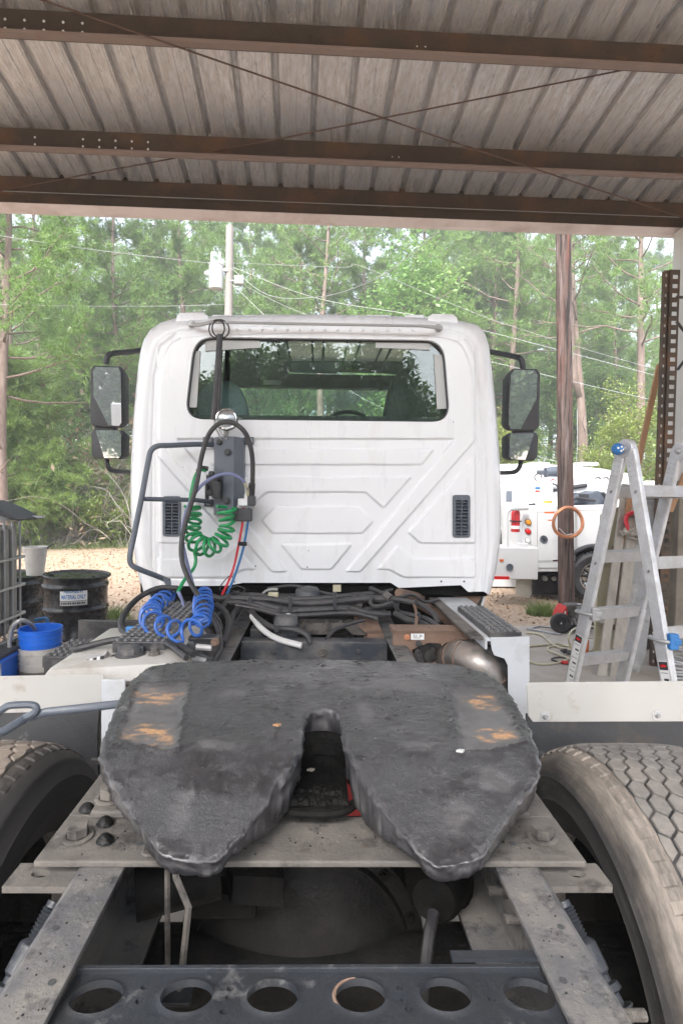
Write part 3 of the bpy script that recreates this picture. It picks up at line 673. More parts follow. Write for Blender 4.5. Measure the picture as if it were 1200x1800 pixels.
def sdist(px, py, poly):
    d = segd(px, py, poly); return np.where(inside(px, py, poly), d, -d)
def sstep(x): x = np.clip(x, 0, 1); return x*x*(3-2*x)
def relief_grid(outline, holes, res):
    o = np.array(outline); x = np.arange(o[:, 0].min()-res, o[:, 0].max()+2*res, res); y = np.arange(o[:, 1].min()-res, o[:, 1].max()+2*res, res)
    nx, ny = len(x), len(y); X, Y = np.meshgrid(x, y, indexing='ij'); cx, cy = X[:-1, :-1]+res/2, Y[:-1, :-1]+res/2
    k = inside(cx, cy, outline)
    for h in holes: k &= ~inside(cx, cy, h)
    I, J = np.nonzero(k); a = I*ny+J; q = np.stack([a, a+ny, a+ny+1, a+1], 1)
    used, inv = np.unique(q, return_inverse=True); q = inv.reshape(q.shape); U = X.ravel()[used].copy(); V = Y.ravel()[used].copy()
    e = np.concatenate([q[:, [0, 1]], q[:, [1, 2]], q[:, [2, 3]], q[:, [3, 0]]]); ks = np.sort(e, 1); key = ks[:, 0]*10**7+ks[:, 1]
    un, idx, cnt = np.unique(key, return_index=True, return_counts=True); be = e[idx[cnt == 1]]; bv = np.unique(be)
    best = np.full(len(bv), 1e9); bx = np.zeros(len(bv)); by = np.zeros(len(bv))
    for pl in [outline]+list(holes):
        d, cx, cy = segd(U[bv], V[bv], pl, near=True); m = d < best; best = np.where(m, d, best); bx = np.where(m, cx, bx); by = np.where(m, cy, by)
    U[bv], V[bv] = bx, by
    return U, V, q, be, bv
def round_poly(pts, r, n=6):
    out = []; N = len(pts); P2 = [Vector(p) for p in pts]
    for i in range(N):
        a, p, c = P2[i-1], P2[i], P2[(i+1) % N]; d0 = (a-p).normalized(); d1 = (c-p).normalized(); rr = min(r, .45*(a-p).length, .45*(c-p).length)
        s, e = p+d0*rr, p+d1*rr
        for k in range(n+1): t = k/n; out.append(tuple(s*(1-t)**2+p*2*t*(1-t)+e*t*t))
    return out
truck = thing('semi_truck', (0, 1.35, 0), 'white day cab semi truck seen from behind over its greasy black fifth wheel', 'truck')
def part(mb, name, m, parent=None, **k): return mb.build(name, M[m] if isinstance(m, str) else m, parent or truck, **k)
# ------------------------------------------------------------------ cab
YB = 3.2
def B2(px, py, Y=YB): p = P(px, py, Y); return (p.x, p.z)
mir = lambda x: 1111-x
plate_px = [(274, 1030), (263, 965), (257, 880), (258, 780), (262, 700), (268, 640), (276, 608), (290, 592), (318, 583), (560, 574), (788, 582), (815, 590), (829, 606), (838, 640), (845, 700), (851, 780), (855, 880), (856, 950), (850, 1040)]
bot_px = [(822, 1040), (809, 1028), (700, 1033), (686, 1024), (475, 1024), (427, 1024), (402, 1029)]
sil_px = [(255, 1040), (247, 1012), (238, 965), (234, 900), (234, 830), (237, 770), (242, 700), (248, 640), (255, 597), (264, 580), (285, 568), (312, 562), (420, 558), (560, 557), (700, 560), (806, 567), (834, 574), (847, 588), (855, 612), (864, 690), (872, 780), (876, 860), (876, 920), (873, 965), (865, 1008), (853, 1043)]
outl = [B2(*p) for p in plate_px+bot_px]
win = round_poly([B2(343, 594), B2(778, 600), B2(790, 743), B2(326, 738)], .11, 8)
raised = []
def rp(pts, h, w=.016, both=False, r=.012):
    for pp in ([pts, [(mir(x), y) for x, y in pts][::-1]] if both else [pts]):
        raised.append((round_poly([B2(*p) for p in pp], r, 3), h, w))
rp([(283, 1045), (281, 700), (286, 640), (300, 605), (330, 592), (560, 586), (775, 594), (808, 604), (824, 640), (831, 700), (835, 1045)], .010, .016, r=.06)
rp([(313, 772), (798, 772), (607, 1004), (633, 1004), (833, 774), (833, 500), (278, 500), (278, 774), (478, 1004), (504, 1004)], .016, .010)
rp([(834, 800), (716, 935), (737, 954), (834, 954)], .014, .010, both=True)
rp([(697, 959), (722, 981), (833, 981), (833, 1014), (708, 1014), (683, 1000), (662, 1000)], .014, .010, both=True)
rp([(350, 790), (761, 790), (740, 817), (371, 817)], .013, .010)
rp([(391, 838), (722, 838), (673, 893), (642, 865), (469, 865), (438, 893)], .013, .010)
rp([(485, 891), (630, 891), (655, 916), (636, 937), (479, 937), (460, 914)], .013, .010)
rp([(494, 956), (618, 956), (582, 1000), (530, 1000)], .013, .010)
def cabh(U, V):
    h = np.zeros(U.shape)
    for pl, a, w in raised: h += a*sstep(.5+sdist(U, V, pl)/w)
    d = segd(U, V, [B2(268, 1040), B2(267, 780), B2(272, 660), B2(284, 610), B2(310, 590)], False); h -= .006*sstep(1-d/.010)
    d = segd(U, V, [B2(846, 1040), B2(846, 800), B2(840, 680), B2(832, 625), B2(815, 597)], False); h -= .006*sstep(1-d/.010)
    d = segd(U, V, [B2(283, 1017), B2(400, 1018)], False); h -= .004*sstep(1-d/.008)
    return h
def vent_poly(x0, y0, x1, y1, r=.015): return round_poly([B2(x0, y0), B2(x1, y0), B2(x1, y1), B2(x0, y1)], r, 4)
vents = [(289, 872, 320, 942), (793, 870, 823, 944)]
U, V, Q, be, bv = relief_grid(outl, [win]+[vent_poly(x0+3, y0+3, x1-3, y1-3) for x0, y0, x1, y1 in vents], .0052)
H = cabh(U, V); vs = np.stack([U, YB-H, V], 1).tolist(); fs = Q.tolist()
base = len(vs); imap = {int(i): base+k for k, i in enumerate(bv)}      # folded edge going in
vs += [(U[i], YB+.028, V[i]) for i in bv]; fs += [[int(a), int(c), imap[int(c)], imap[int(a)]] for a, c in be]
def resamp(pl, n):
    pl = [Vector(p) for p in pl]; L = [0]
    for a, c in zip(pl, pl[1:]): L.append(L[-1]+(c-a).length)
    out = []
    for k in range(n):
        s = L[-1]*k/(n-1); j = max(i for i in range(len(L)) if L[i] <= s+1e-9); j = min(j, len(pl)-2); t = (s-L[j])/(L[j+1]-L[j]); out.append(pl[j].lerp(pl[j+1], t))
    return out
YS = 3.40; pp = []
key_p = [0, 3, 6, 9, 11, 13, 16, 18]; key_s = [0, 4, 9, 13, 16, 18, 21, 25]
pa = [B2(*p) for p in plate_px]; sa = [B2(*p, YS) for p in sil_px]; LP, LS = [], []
for i in range(7):
    a = resamp(pa[key_p[i]:key_p[i+1]+1], 13); c = resamp(sa[key_s[i]:key_s[i+1]+1], 13); LP += a[:-1]; LS += c[:-1]
LP.append(Vector(pa[-1])); LS.append(Vector(sa[-1])); n = len(LP); b0 = len(vs)
def smooth_loop(L):
    for _ in range(2): L = [L[0]]+[(L[i-1]+L[i]*2+L[i+1])/4 for i in range(1, len(L)-1)]+[L[-1]]
    return L
LS = smooth_loop(LS)
rows = [(0.0, YB+.012, 0)]+[(math.sin(t*PI/16), YB+(YS-YB)*(1-math.cos(t*PI/16)), 0) for t in range(1, 9)]+[(1, 3.8, .01), (1, 4.3, .0), (.98, 4.72, -.02)]
for (a, Y, ex) in rows:
    for p, s in zip(LP, LS): q = p.lerp(s, a); vs.append((q.x*(1+ex), Y, q.y))
for j in range(len(rows)-1):
    for i in range(n-1): fs.append([b0+j*n+i, b0+j*n+i+1, b0+(j+1)*n+i+1, b0+(j+1)*n+i])
cm = bpy.data.meshes.new('cab'); cm.from_pydata(vs, [], fs); cm.update()
bm = bmesh.new(); bm.from_mesh(cm); bmesh.ops.recalc_face_normals(bm, faces=bm.faces)
for q in bm.faces: q.smooth = True
for e in bm.edges:
    if len(e.link_faces) == 2: e.smooth = e.calc_face_angle(0) < .9
bm.to_mesh(cm); bm.free()
cab = link('cab', cm, M['white'], truck)
# vents
for (x0, y0, x1, y1) in vents:
    pl = vent_poly(x0, y0, x1, y1); ipl = vent_poly(x0+5, y0+9, x1-4, y1-4, .006)
    U2, V2, Q2, be2, bv2 = relief_grid(pl, [ipl], .004); h2 = YB-.034
    v2 = np.stack([U2, np.full(U2.shape, h2), V2], 1).tolist(); f2 = Q2.tolist(); m0 = len(v2); im = {int(i): m0+k for k, i in enumerate(bv2)}
    v2 += [(U2[i], YB+.0, V2[i]) for i in bv2]; f2 += [[int(a), int(c), im[int(c)], im[int(a)]] for a, c in be2]
    mb = MB(); mb.add(v2, f2); vg = part(mb, 'vent_grille', 'slate', cab)
    ax, az = B2(x0+5, y0+9); bx, bz = B2(x1-4, y1-4)
    mb = MB(); mb.box((ax, YB+.001, bz), (bx, YB+.02, az)); part(mb, 'vent_back', 'inter', vg)
    mb = MB(); mb.box(((ax+bx)/2-.003, YB-.030, bz), ((ax+bx)/2+.003, YB-.012, az)); part(mb, 'vent_divider', 'slate', vg)
    lm = None
    for k in range(10):
        z = az+(bz-az)*(k+.5)/10
        if lm is None:
            mb = MB(); mb.prism([(ax, YB-.030, -.004), (ax, YB-.030, 0), (ax, YB-.006, .012), (ax, YB-.006, .008)], (bx-ax, 0, 0)); o = part(mb, 'vent_louver', 'slate', vg); lm = o
        else: o = lm.copy(); COL.objects.link(o)
        o.location.z = z
# rear window
def flat_poly(pl, Y, th): return MB().prism([(x, Y, z) for x, z in pl], (0, th, 0))
wn = part(flat_poly(win, YB+.016, .005), 'rear_window', 'glass', cab)
mb = MB(); mb.tube([(x, YB+.006, z) for x, z in win], .0095, 6, closed=True); part(mb, 'window_gasket', 'plastic', cab, smooth=True)
def strip(pts, name, m, Y=YB+.008):
    mb = MB(); mb.prism([P(x, y, Y) for x, y in pts], (0, .006, 0)); return part(mb, name, m, cab)
strip([(338, 617), (352, 617), (346, 716), (330, 716)], 'window_strip', 'strip'); strip([(361, 598), (457, 596), (457, 611), (361, 617)], 'window_strip', 'strip')  # pale strips lying in the corners of the rear window
strip([(660, 597), (756, 602), (756, 615), (660, 611)], 'window_strip', 'strip'); strip([(762, 622), (779, 624), (786, 718), (768, 719)], 'window_strip', 'strip')
strip([(338, 729), (790, 733), (795, 746), (335, 742)], 'lower_frit', 'inter', YB+.023)
# interior
lin = [(1, 3.26), (1, 4.66)]; mb = MB()
for (a, Y) in lin: mb.v += [(s.x*.955, Y, 1.9+(s.y-1.9)*.93) for s in LS]
mb.f += [(i, i+1, n+i+1, n+i) for i in range(n-1)]; part(mb, 'headliner', 'inter', cab, smooth=True, auto=80)
mb = MB(); mb.box((-.98, 4.2, 1.2), (.98, 4.70, 2.14), .05); part(mb, 'dashboard', 'inter', cab)
mb = MB()
for s in (-1, 1): mb.prism([(s*.99, 4.62, 2.1), (s*.88, 4.62, 2.1), (s*.84, 4.62, 2.62), (s*.99, 4.62, 2.62)], (0, .08, 0))
mb.box((-.98, 4.61, 2.535), (.98, 4.70, 2.64)); part(mb, 'windshield_frame', 'inter', cab)
mb = MB(); mb.box((-.9, 4.665, 2.12), (.9, 4.672, 2.55)); part(mb, 'windshield', 'shield', cab)
mb = MB(); mb.prism([P(394, 588, 4.1), P(520, 590, 4.1), P(507, 655, 4.1), P(498, 676, 4.1), P(478, 680, 4.1), P(394, 678, 4.1)], (0, .04, 0)); part(mb, 'sun_visor', 'inter', cab, bevel=.008)
mb = MB(); mb.prism([P(505, 640, 4.3), P(516, 653, 4.3), P(592, 655, 4.3), P(602, 640, 4.3), P(606, 620, 4.3), P(500, 620, 4.3)], (0, .05, 0)); part(mb, 'overhead_console', 'seat', cab, bevel=.012)
mb = MB(); mb.box(P(463, 668, 4.05), P(492, 676, 4.04)); part(mb, 'visor_label', 'strip', cab)
for pts, m in (([(345, 745), (345, 700), (352, 676), (372, 667), (404, 668), (422, 680), (432, 710), (438, 745)], 'seat'), ([(672, 745), (682, 690), (694, 658), (712, 646), (756, 645), (772, 660), (776, 745)], 'plastic')):
    mb = MB(); mb.prism([P(x, y, 3.62) for x, y in pts], (0, .14, 0)); part(mb, 'seat_back', m, cab, bevel=.035, smooth=True, auto=60)
mb = MB(); c = P(612, 775, 4.05); mb.tube([c+Vector((.21*math.cos(a), .09*math.sin(a)*.4, .21*math.sin(a))) for a in np.linspace(0, 2*PI, 33)[:-1]], .014, 6, closed=True); part(mb, 'steering_wheel', 'inter', cab)
# roof details
for pts in ([(303, 588), (309, 556), (314, 548), (358, 547), (366, 555), (374, 582)], [(744, 582), (752, 556), (760, 550), (798, 551), (804, 558), (812, 590)]):
    mb = MB(); mb.prism([P(x, y, 3.235) for x, y in pts], (0, .30, 0)); part(mb, 'roof_cap', 'white', cab, bevel=.02, smooth=True, auto=50)
xs = [(372, 405), (410, 426), (431, 473), (478, 496), (500, 546), (550, 568), (573, 615), (619, 640), (644, 687), (691, 707), (711, 746)]
for k, (a, c) in enumerate(xs):
    mb = MB(); t = 553 if k % 2 == 0 else 557; mb.prism([P(a, 572, 3.30), P(a+1, t, 3.30), P(c-1, t, 3.30), P(c, 572, 3.30)], (0, .9, 0)); part(mb, 'roof_rib', 'white', cab, bevel=.006)
mb = MB(); mb.prism([P(318, 600, 3.176), P(316, 586, 3.176), P(360, 574, 3.176), (P(560, 572, 3.176)), P(760, 576, 3.176), P(806, 588, 3.176), P(806, 600, 3.176), P(760, 590, 3.176), P(560, 584, 3.176), P(362, 589, 3.176)], (0, .03, 0)); part(mb, 'roof_flange', 'white', cab, bevel=.004)
for px in list(range(395, 745, 22)):
    bolt(axm(P(px, 579.5+.004*(px-560), 3.172), (0, -1, 0)), .005, .003, name='flange_rivet', mat=M['white'], parent=cab)
mb = MB(); mb.tube([P(338, 571, 3.13), P(352, 571, 3.12), P(372, 566, 3.10), P(400, 567, 3.10), P(740, 573, 3.10), P(760, 575, 3.11), P(776, 577, 3.13)], [.012, .010, .010, .0075, .0075, .010, .010], 8); rod = part(mb, 'pogo_rod', 'galv', smooth=True)
bolt(axm(P(337, 570, 3.17), (0, -1, 0)), .016, .02, name='rod_bolt', mat=M['galv'], parent=rod); bolt(axm(P(770, 577, 3.17), (0, -1, 0)), .016, .02, name='rod_bolt', mat=M['galv'], parent=rod)
for dx in (-3, 4):
    mb = MB(); c = P(384+dx, 578, 3.09); mb.tube([c+Vector((.043*math.cos(a), .012*dx*math.cos(a)*.3, .048*math.sin(a))) for a in np.linspace(0, 2*PI, 25)[:-1]], .0045, 6, closed=True); part(mb, 'ring', 'black', rod, smooth=True)
for o1, r, nm in ((0, .0165, 'spring_sleeve'), (7, .011, 'spring_sleeve')):
    mb = MB(); mb.tube([P(387+o1*.2, 588+o1*4, 3.08), P(382+o1*.6, 660, 3.08), P(376+o1, 738, 3.08)], r, 10); part(mb, nm, 'rubber', rod, smooth=True)
mb = MB(); mb.tube([P(377, 738, 3.08), P(378, 752, 3.08), P(384, 762, 3.08), P(390, 775, 3.09)], .006, 6); mb.tube([P(384, 752, 3.07), P(390, 764, 3.07), P(402, 762, 3.07), P(398, 772, 3.07), P(392, 768, 3.07)], .004, 5); part(mb, 'chain', 'galv', rod)
# lamp
c = P(398, 737, 3.06); A = axm(c, (.05, -1, .0)); mb = MB(); mb.lathe([(0, -.075), (.03, -.07), (.052, -.03), (.056, 0), (.056, .012), (.050, .014), (.049, .0)], 28, A); lamp = part(mb, 'work_lamp', 'chrome', smooth=True)
mb = MB(); mb.lathe([(.049, .004), (.03, .012), (0, .016)], 24, A); part(mb, 'lamp_lens', 'lens', lamp, smooth=True)
mb = MB(); mb.lathe([(.056, -.02), (.060, -.02), (.060, .013), (.056, .013)], 28, A, arc=PI*1.1, a0=-.2); part(mb, 'lamp_rim', 'black', lamp, smooth=True)
mb = MB(); mb.tube([P(398, 755, 3.09), P(397, 770, 3.11)], .014, 8); part(mb, 'lamp_stem', 'galv', lamp)
# mast box
ztop, zlow = P(400, 768, 3.1).z, P(400, 893, 3.1).z
def xat(px, Y): return P(px, 830, Y).x
plan = [(xat(376, 3.19), 3.185), (xat(377, 3.12), 3.12), (xat(393, 3.08), 3.08), (xat(411, 3.06), 3.06), (xat(428, 3.14), 3.14), (xat(431, 3.185), 3.185)]
mb = MB(); tp = [Vector((x, y, ztop)) for x, y in plan]; lo = [Vector((x, y, zlow-.04*(i < 4)+.03*(i >= 4))) for i, (x, y) in enumerate(plan)]
mb.add(tp+lo, [tuple(range(6))[::-1], tuple(range(6, 12))]+[(i, (i+1) % 6, 6+(i+1) % 6, 6+i) for i in range(6)]); mast = part(mb, 'hose_mast', 'slate', bevel=.003)
for (x, y) in ((365, 775), (437, 775), (367, 884)): mb = MB(); mb.box(P(x-8, y-7, 3.18), P(x+9, y+7, 3.172), .002); part(mb, 'mast_tab', 'slate', mast)
for (x, y, Y, m) in ((364, 775, 3.17, 'galv'), (438, 775, 3.17, 'galv'), (367, 882, 3.17, 'galv'), (400, 795, 3.06, 'plastic'), (398, 880, 3.06, 'plastic'), (386, 777, 3.09, 'plastic')): bolt(axm(P(x, y, Y), (0, -1, 0)), .013, .010, name='mast_bolt', mat=M[m], parent=mast)
mb = MB()
for (x0, y0, x1, y1, Y0_, Y1_) in ((362, 834, 386, 872, 3.07, 3.14), (372, 846, 391, 876, 3.03, 3.10), (360, 850, 368, 878, 3.04, 3.1), (366, 828, 378, 838, 3.05, 3.1)): mb.box(P(x0, y0, Y0_), P(x1, y1, Y1_), .008)
so_ = part(mb, 'trailer_socket', 'plastic', mast)
for (x, y) in ((367, 866), (380, 866), (383, 838)): bolt(axm(P(x, y, 3.028 if y > 850 else 3.06), (0, -1, 0)), .012, .008, name='socket_nut', mat=M['black'], parent=so_)
mb = MB(); mb.box(P(421, 876, 3.10), P(444, 890, 3.03), .006); mb.tube([P(418, 892, 3.07), P(432, 888, 3.05), P(446, 892, 3.07)], .011, 6); mb.box(P(431, 869, 3.09), P(440, 884, 3.04), .003); man = part(mb, 'air_manifold', 'alu', mast)
mb = MB(); mb.box(P(437, 872, 3.08), P(448, 889, 3.02), .005); mb.box(P(412, 893, 3.1), P(442, 917, 3.04), .006); part(mb, 'valve_block', 'plastic', mast)
# hoses on the cab back
def hose(name, pts, r, m, n=10, seg=8, **k):
    mb = MB(); q = cr([P(*p) for p in pts], n); mb.tube(q, r, seg); return part(mb, name, m, smooth=True, **k)
def coil(name, pts, R, turns, r, m, ph=0):
    q = cr([P(*p) for p in pts], 14); L = [0]
    for a, c in zip(q, q[1:]): L.append(L[-1]+(c-a).length)
    N = int(turns*18); out = []; rg = random.Random(4); wob = [rg.uniform(.82, 1.18) for _ in range(int(turns)+3)]
    up = None
    for k in range(N+1):
        s = L[-1]*k/N; j = min(max(i for i in range(len(L)) if L[i] <= s+1e-9), len(q)-2); t = (s-L[j])/max(1e-9, L[j+1]-L[j]); p = q[j].lerp(q[j+1], t); d = (q[j+1]-q[j]).normalized()
        yy = Vector((0, 1, 0)); u = yy.cross(d).normalized(); w = d.cross(u); a = 2*PI*turns*k/N+ph; f = turns*k/N; rr = R*(wob[int(f)]*(1-f % 1)+wob[int(f)+1]*(f % 1))
        out.append(p+u*math.cos(a)*rr+w*math.sin(a)*rr+d*.25*rr*math.sin(a))
    mb = MB(); mb.tube(out, r, 7); return part(mb, name, m, smooth=True)
coil('green_air_coil', [(338, 888, 3.03), (340, 910, 3.02), (339, 928, 3.0), (342, 948, 2.99), (353, 959, 2.98), (366, 962, 2.98), (380, 958, 2.98), (391, 946, 2.99), (399, 928, 3.01), (398, 908, 3.02), (398, 890, 3.03)], .043, 15.5, .0085, 'green')
hose('green_air_hose', [(362, 827, 3.08), (352, 826, 3.06), (343, 838, 3.04), (337, 862, 3.02), (335, 882, 3.0), (341, 898, 2.99)], .0095, 'green')
hose('green_air_hose', [(341, 965, 2.99), (344, 985, 2.98), (340, 1000, 2.96), (327, 1015, 2.92), (312, 1042, 2.86)], .0095, 'green')
hose('hose_collar', [(366, 824, 3.08), (355, 823, 3.07), (347, 829, 3.055)], .013, 'rubber')
bc_ = [(301, 1043), (288, 1052), (273, 1064), (265, 1080), (270, 1094), (288, 1101), (307, 1108), (322, 1110), (340, 1104), (354, 1092), (357, 1074), (357, 1058), (359, 1042)]
coil('blue_air_coil', [(x, y, .535/(y-866)*1000) for x, y in bc_], .040, 19.5, .0066, 'blue')
for y0 in range(2):
    hose('blue_braided_line', [(312+3*y0, 1040, 2.86), (321, 1058, 2.84), (325, 1080, 2.80), (326, 1094, 2.76)], .007, 'bluegrey')
hose('black_power_cable', [(442, 868, 3.05), (444, 845, 3.02), (443, 800, 2.98), (434, 766, 2.96), (418, 748, 2.95), (400, 742, 2.95), (383, 746, 2.95), (366, 766, 2.96), (354, 805, 2.97), (346, 850, 2.95), (332, 900, 2.93), (320, 947, 2.90), (321, 989, 2.86), (338, 1030, 2.78), (362, 1066, 2.68), (382, 1102, 2.52), (387, 1136, 2.35), (374, 1164, 2.2)], .0125, 'rubber')
hose('cable_strain_relief', [(442, 884, 3.055), (442, 868, 3.05), (443, 850, 3.03)], .018, 'rubber')
hose('black_power_cable', [(312, 1034, 2.9), (280, 1034, 2.88), (248, 1048, 2.82), (222, 1074, 2.7), (213, 1100, 2.55), (225, 1117, 2.45), (255, 1129, 2.35), (290, 1147, 2.25), (325, 1168, 2.15), (350, 1180, 2.1)], .0145, 'rubber')
hose('grey_braided_hose', [(436, 876, 3.06), (434, 858, 3.02), (424, 842, 2.99), (405, 833, 2.97), (382, 836, 2.96), (358, 850, 2.96), (340, 872, 2.96), (329, 895, 2.95), (321, 925, 2.94), (321, 950, 2.93), (328, 985, 2.90), (340, 1030, 2.85)], .0085, 'bluegrey')
hose('clear_hose_end', [(436, 878, 3.058), (435, 862, 3.03), (430, 848, 3.0)], .0100, 'clear')
hose('red_air_line', [(428, 890, 3.06), (426, 920, 3.06), (419, 960, 3.05), (410, 1000, 3.04), (398, 1030, 3.0), (390, 1046, 2.96)], .0065, 'red')
hose('blue_air_line', [(439, 892, 3.06), (434, 930, 3.06), (426, 970, 3.05), (414, 1008, 3.04), (403, 1036, 3.0), (396, 1050, 2.96)], .0068, 'teal')
mb = MB(); mb.tube([P(419, 956, 3.045), P(434, 956, 3.045)], .012, 6); part(mb, 'cable_tie', 'black')
for pts in ([(413, 1024, 3.1), (405, 1012, 3.08), (388, 1030, 3.02), (392, 1040, 3.0), (420, 1045, 3.0), (442, 1058, 3.0)], [(400, 1038, 3.0), (415, 1030, 2.98), (430, 1035, 2.98), (425, 1042, 2.98), (408, 1038, 3.0)], [(395, 1044, 2.98), (420, 1050, 2.98), (425, 1060, 2.95)]): hose('thin_wire', pts, .003, 'black', seg=5)
# grab frame
mb = MB(); mb.tube(cr([P(374, 782, 3.17), P(345, 781, 3.10), P(300, 783, 3.02), P(278, 784, 2.98), P(266, 792, 2.97), P(261, 810, 2.96), P(250, 870, 2.94), P(236, 940, 2.92), P(229, 975, 2.90), P(231, 992, 2.90), P(246, 1001, 2.91), P(272, 1011, 2.97), P(297, 1021, 3.05)], 6), .0145, 10); gf = part(mb, 'grab_frame', 'slate', smooth=True)
mb = MB(); mb.tube([P(253, 877, 2.95), P(300, 878, 3.04), P(345, 879, 3.12), P(380, 884, 3.17)], .0125, 10); part(mb, 'cross_tube', 'slate', gf, smooth=True)
mb = MB(); mb.prism([P(283, 1012, 3.0), P(300, 1022, 3.0), P(300, 1030, 3.0), P(291, 1028, 3.0)], (0, .012, 0)); part(mb, 'foot_tab', 'slate', gf)
# mirrors
def mirror(s):
    if s < 0: big, sm_, Y = [(164, 642), (212, 644), (216, 652), (216, 746), (211, 752), (163, 749), (159, 742), (159, 650)], [(165, 754), (213, 756), (217, 762), (216, 802), (211, 807), (166, 806), (161, 799), (160, 760)], 3.35
    else: big, sm_, Y = [(900, 648), (943, 648), (949, 656), (947, 750), (940, 757), (896, 757), (891, 750), (894, 656)], [(895, 761), (941, 760), (946, 766), (944, 803), (938, 810), (897, 809), (892, 803), (892, 766)], 3.35
    hd = []
    for pl, ins, gy in ((big, 5, 0), (sm_, 5, 0)):
        cx = sum(p[0] for p in pl)/8; cy = sum(p[1] for p in pl)/8; mb = MB()
        poly = [P(x, y, Y) for x, y in pl]; back = [P(cx+(x-cx)*.8, cy+(y-cy)*.86, Y) + Vector((.02*-s, .11, 0)) for x, y in pl]
        nn = 8; mid = [a.lerp(b_, .35)+(a-P(cx, cy, Y))*.03 for a, b_ in zip(poly, back)]
        mb.add(poly+mid+back, [tuple(range(8))[::-1], tuple(range(16, 24))]+[(j*8+i, j*8+(i+1) % 8, (j+1)*8+(i+1) % 8, (j+1)*8+i) for j in range(2) for i in range(8)])
        h = part(mb, 'mirror_housing', 'plastic', bevel=.006, smooth=True, auto=50); hd.append(h)
        gx0, gx1, gy0, gy1 = min(p[0] for p in pl), max(p[0] for p in pl), min(p[1] for p in pl), max(p[1] for p in pl)
        ox = 3 if s < 0 else -3
        g = [(cx+ox*.6+(x-cx)*.87, cy+(y-cy)*.94) for x, y in pl]; mb = MB()
        pts = [P(x, y, Y-.004) for x, y in g]; ctr = sum(pts, Vector())/8
        rot = Matrix.Rotation(s*(.10 if pl is big else .16), 3, 'Z') @ Matrix.Rotation(.05, 3, 'X'); mb.prism([ctr+rot @ (q-ctr)+Vector((0, -.004, 0)) for q in pts], (0, .003, 0)); part(mb, 'mirror_glass', 'mirror', h)
    mb = MB()
    if s < 0: mb.tube(cr([P(252, 615, 3.75), P(225, 619, 3.6), P(200, 621, 3.45), P(190, 626, 3.42), P(187, 640, 3.42)], 5), .017, 10); part(mb, 'mirror_arm', 'plastic', smooth=True); mb = MB(); mb.tube(cr([P(188, 806, 3.42), P(190, 820, 3.42), P(198, 827, 3.45), P(215, 829, 3.55), P(236, 830, 3.75)], 5), .014, 8)
    else: mb.tube(cr([P(858, 618, 3.75), P(885, 623, 3.6), P(908, 628, 3.45), P(916, 634, 3.42), P(919, 650, 3.42)], 5), .017, 10); part(mb, 'mirror_arm', 'plastic', smooth=True); mb = MB(); mb.tube(cr([P(915, 808, 3.42), P(913, 820, 3.42), P(905, 829, 3.45), P(890, 831, 3.55), P(872, 831, 3.75)], 5), .014, 8)
    part(mb, 'mirror_arm', 'plastic', smooth=True)
    mb = MB(); a, c = ((187, 753) if s < 0 else (918, 758)), None; p = P(a[0], a[1], 3.40); mb.box(p-Vector((.06, .03, .02)), p+Vector((.06, .03, .02)), .008); part(mb, 'mirror_link', 'plastic')
mirror(-1); mirror(1)
# lower rear fairings of the cab, hood and steer wheels
for s, pts in ((1, [(853, 1040), (851, 1056), (845, 1072), (835, 1082), (822, 1085), (808, 1080)]), (-1, [(258, 1036), (262, 1052), (268, 1066), (276, 1076), (288, 1080)])):
    q = cr([P(x, y, 3.36) for x, y in pts], 5); mb = MB(); m_ = len(q)
    mb.v += q+[p+Vector((0, .55, .02)) for p in q]+[p+Vector((-s*.012, 0, .008)) for p in q]+[p+Vector((-s*.012, .55, .028)) for p in q]
    for i in range(m_-1): mb.f += [(i, i+1, m_+i+1, m_+i), (2*m_+i, 3*m_+i, 3*m_+i+1, 2*m_+i+1), (i, 2*m_+i, 2*m_+i+1, i+1)]
    part(mb, 'cab_fairing', 'white', cab, smooth=True, auto=60)
mb = MB(); mb.prism([P(776, 1042, 3.3), P(850, 1042, 3.3), P(838, 1062, 3.3)], (0, .5, 0)); part(mb, 'rusty_bracket', 'rust')
mb = MB(); mb.box((-.80, 4.74, .75), (.80, 6.1, 1.95), .15); part(mb, 'hood', 'white')

for (px, py, r) in ((775, 1022, .0055), (815, 1022, .0055), (542, 968, .003), (540, 997, .004), (322, 821, .0025), (449, 995, .004), (796, 742, .003)):
    mb = MB(); p = P(px, py, YB-.0245 if 700 < py < 1010 else YB-.0125); mb.lathe([(0, 0), (r, 0), (r, .002), (0, .002)], 12, axm(p, (0, -1, 0))); part(mb, 'drain_hole' if r > .005 else 'paint_chip', 'inkb', cab)
for px, py in ((594, 1012), (641, 1012), (468, 1012), (515, 1012), (795, 1022), (372, 1022)):
    mb = MB(); c = P(px, py, YB-.0125); mb.tube([c+Vector((.014*math.cos(a), 0, .014*math.sin(a))) for a in np.linspace(0, 2*PI, 21)[:-1]], .0014, 4, closed=True); part(mb, 'plug_ring', 'white', cab)
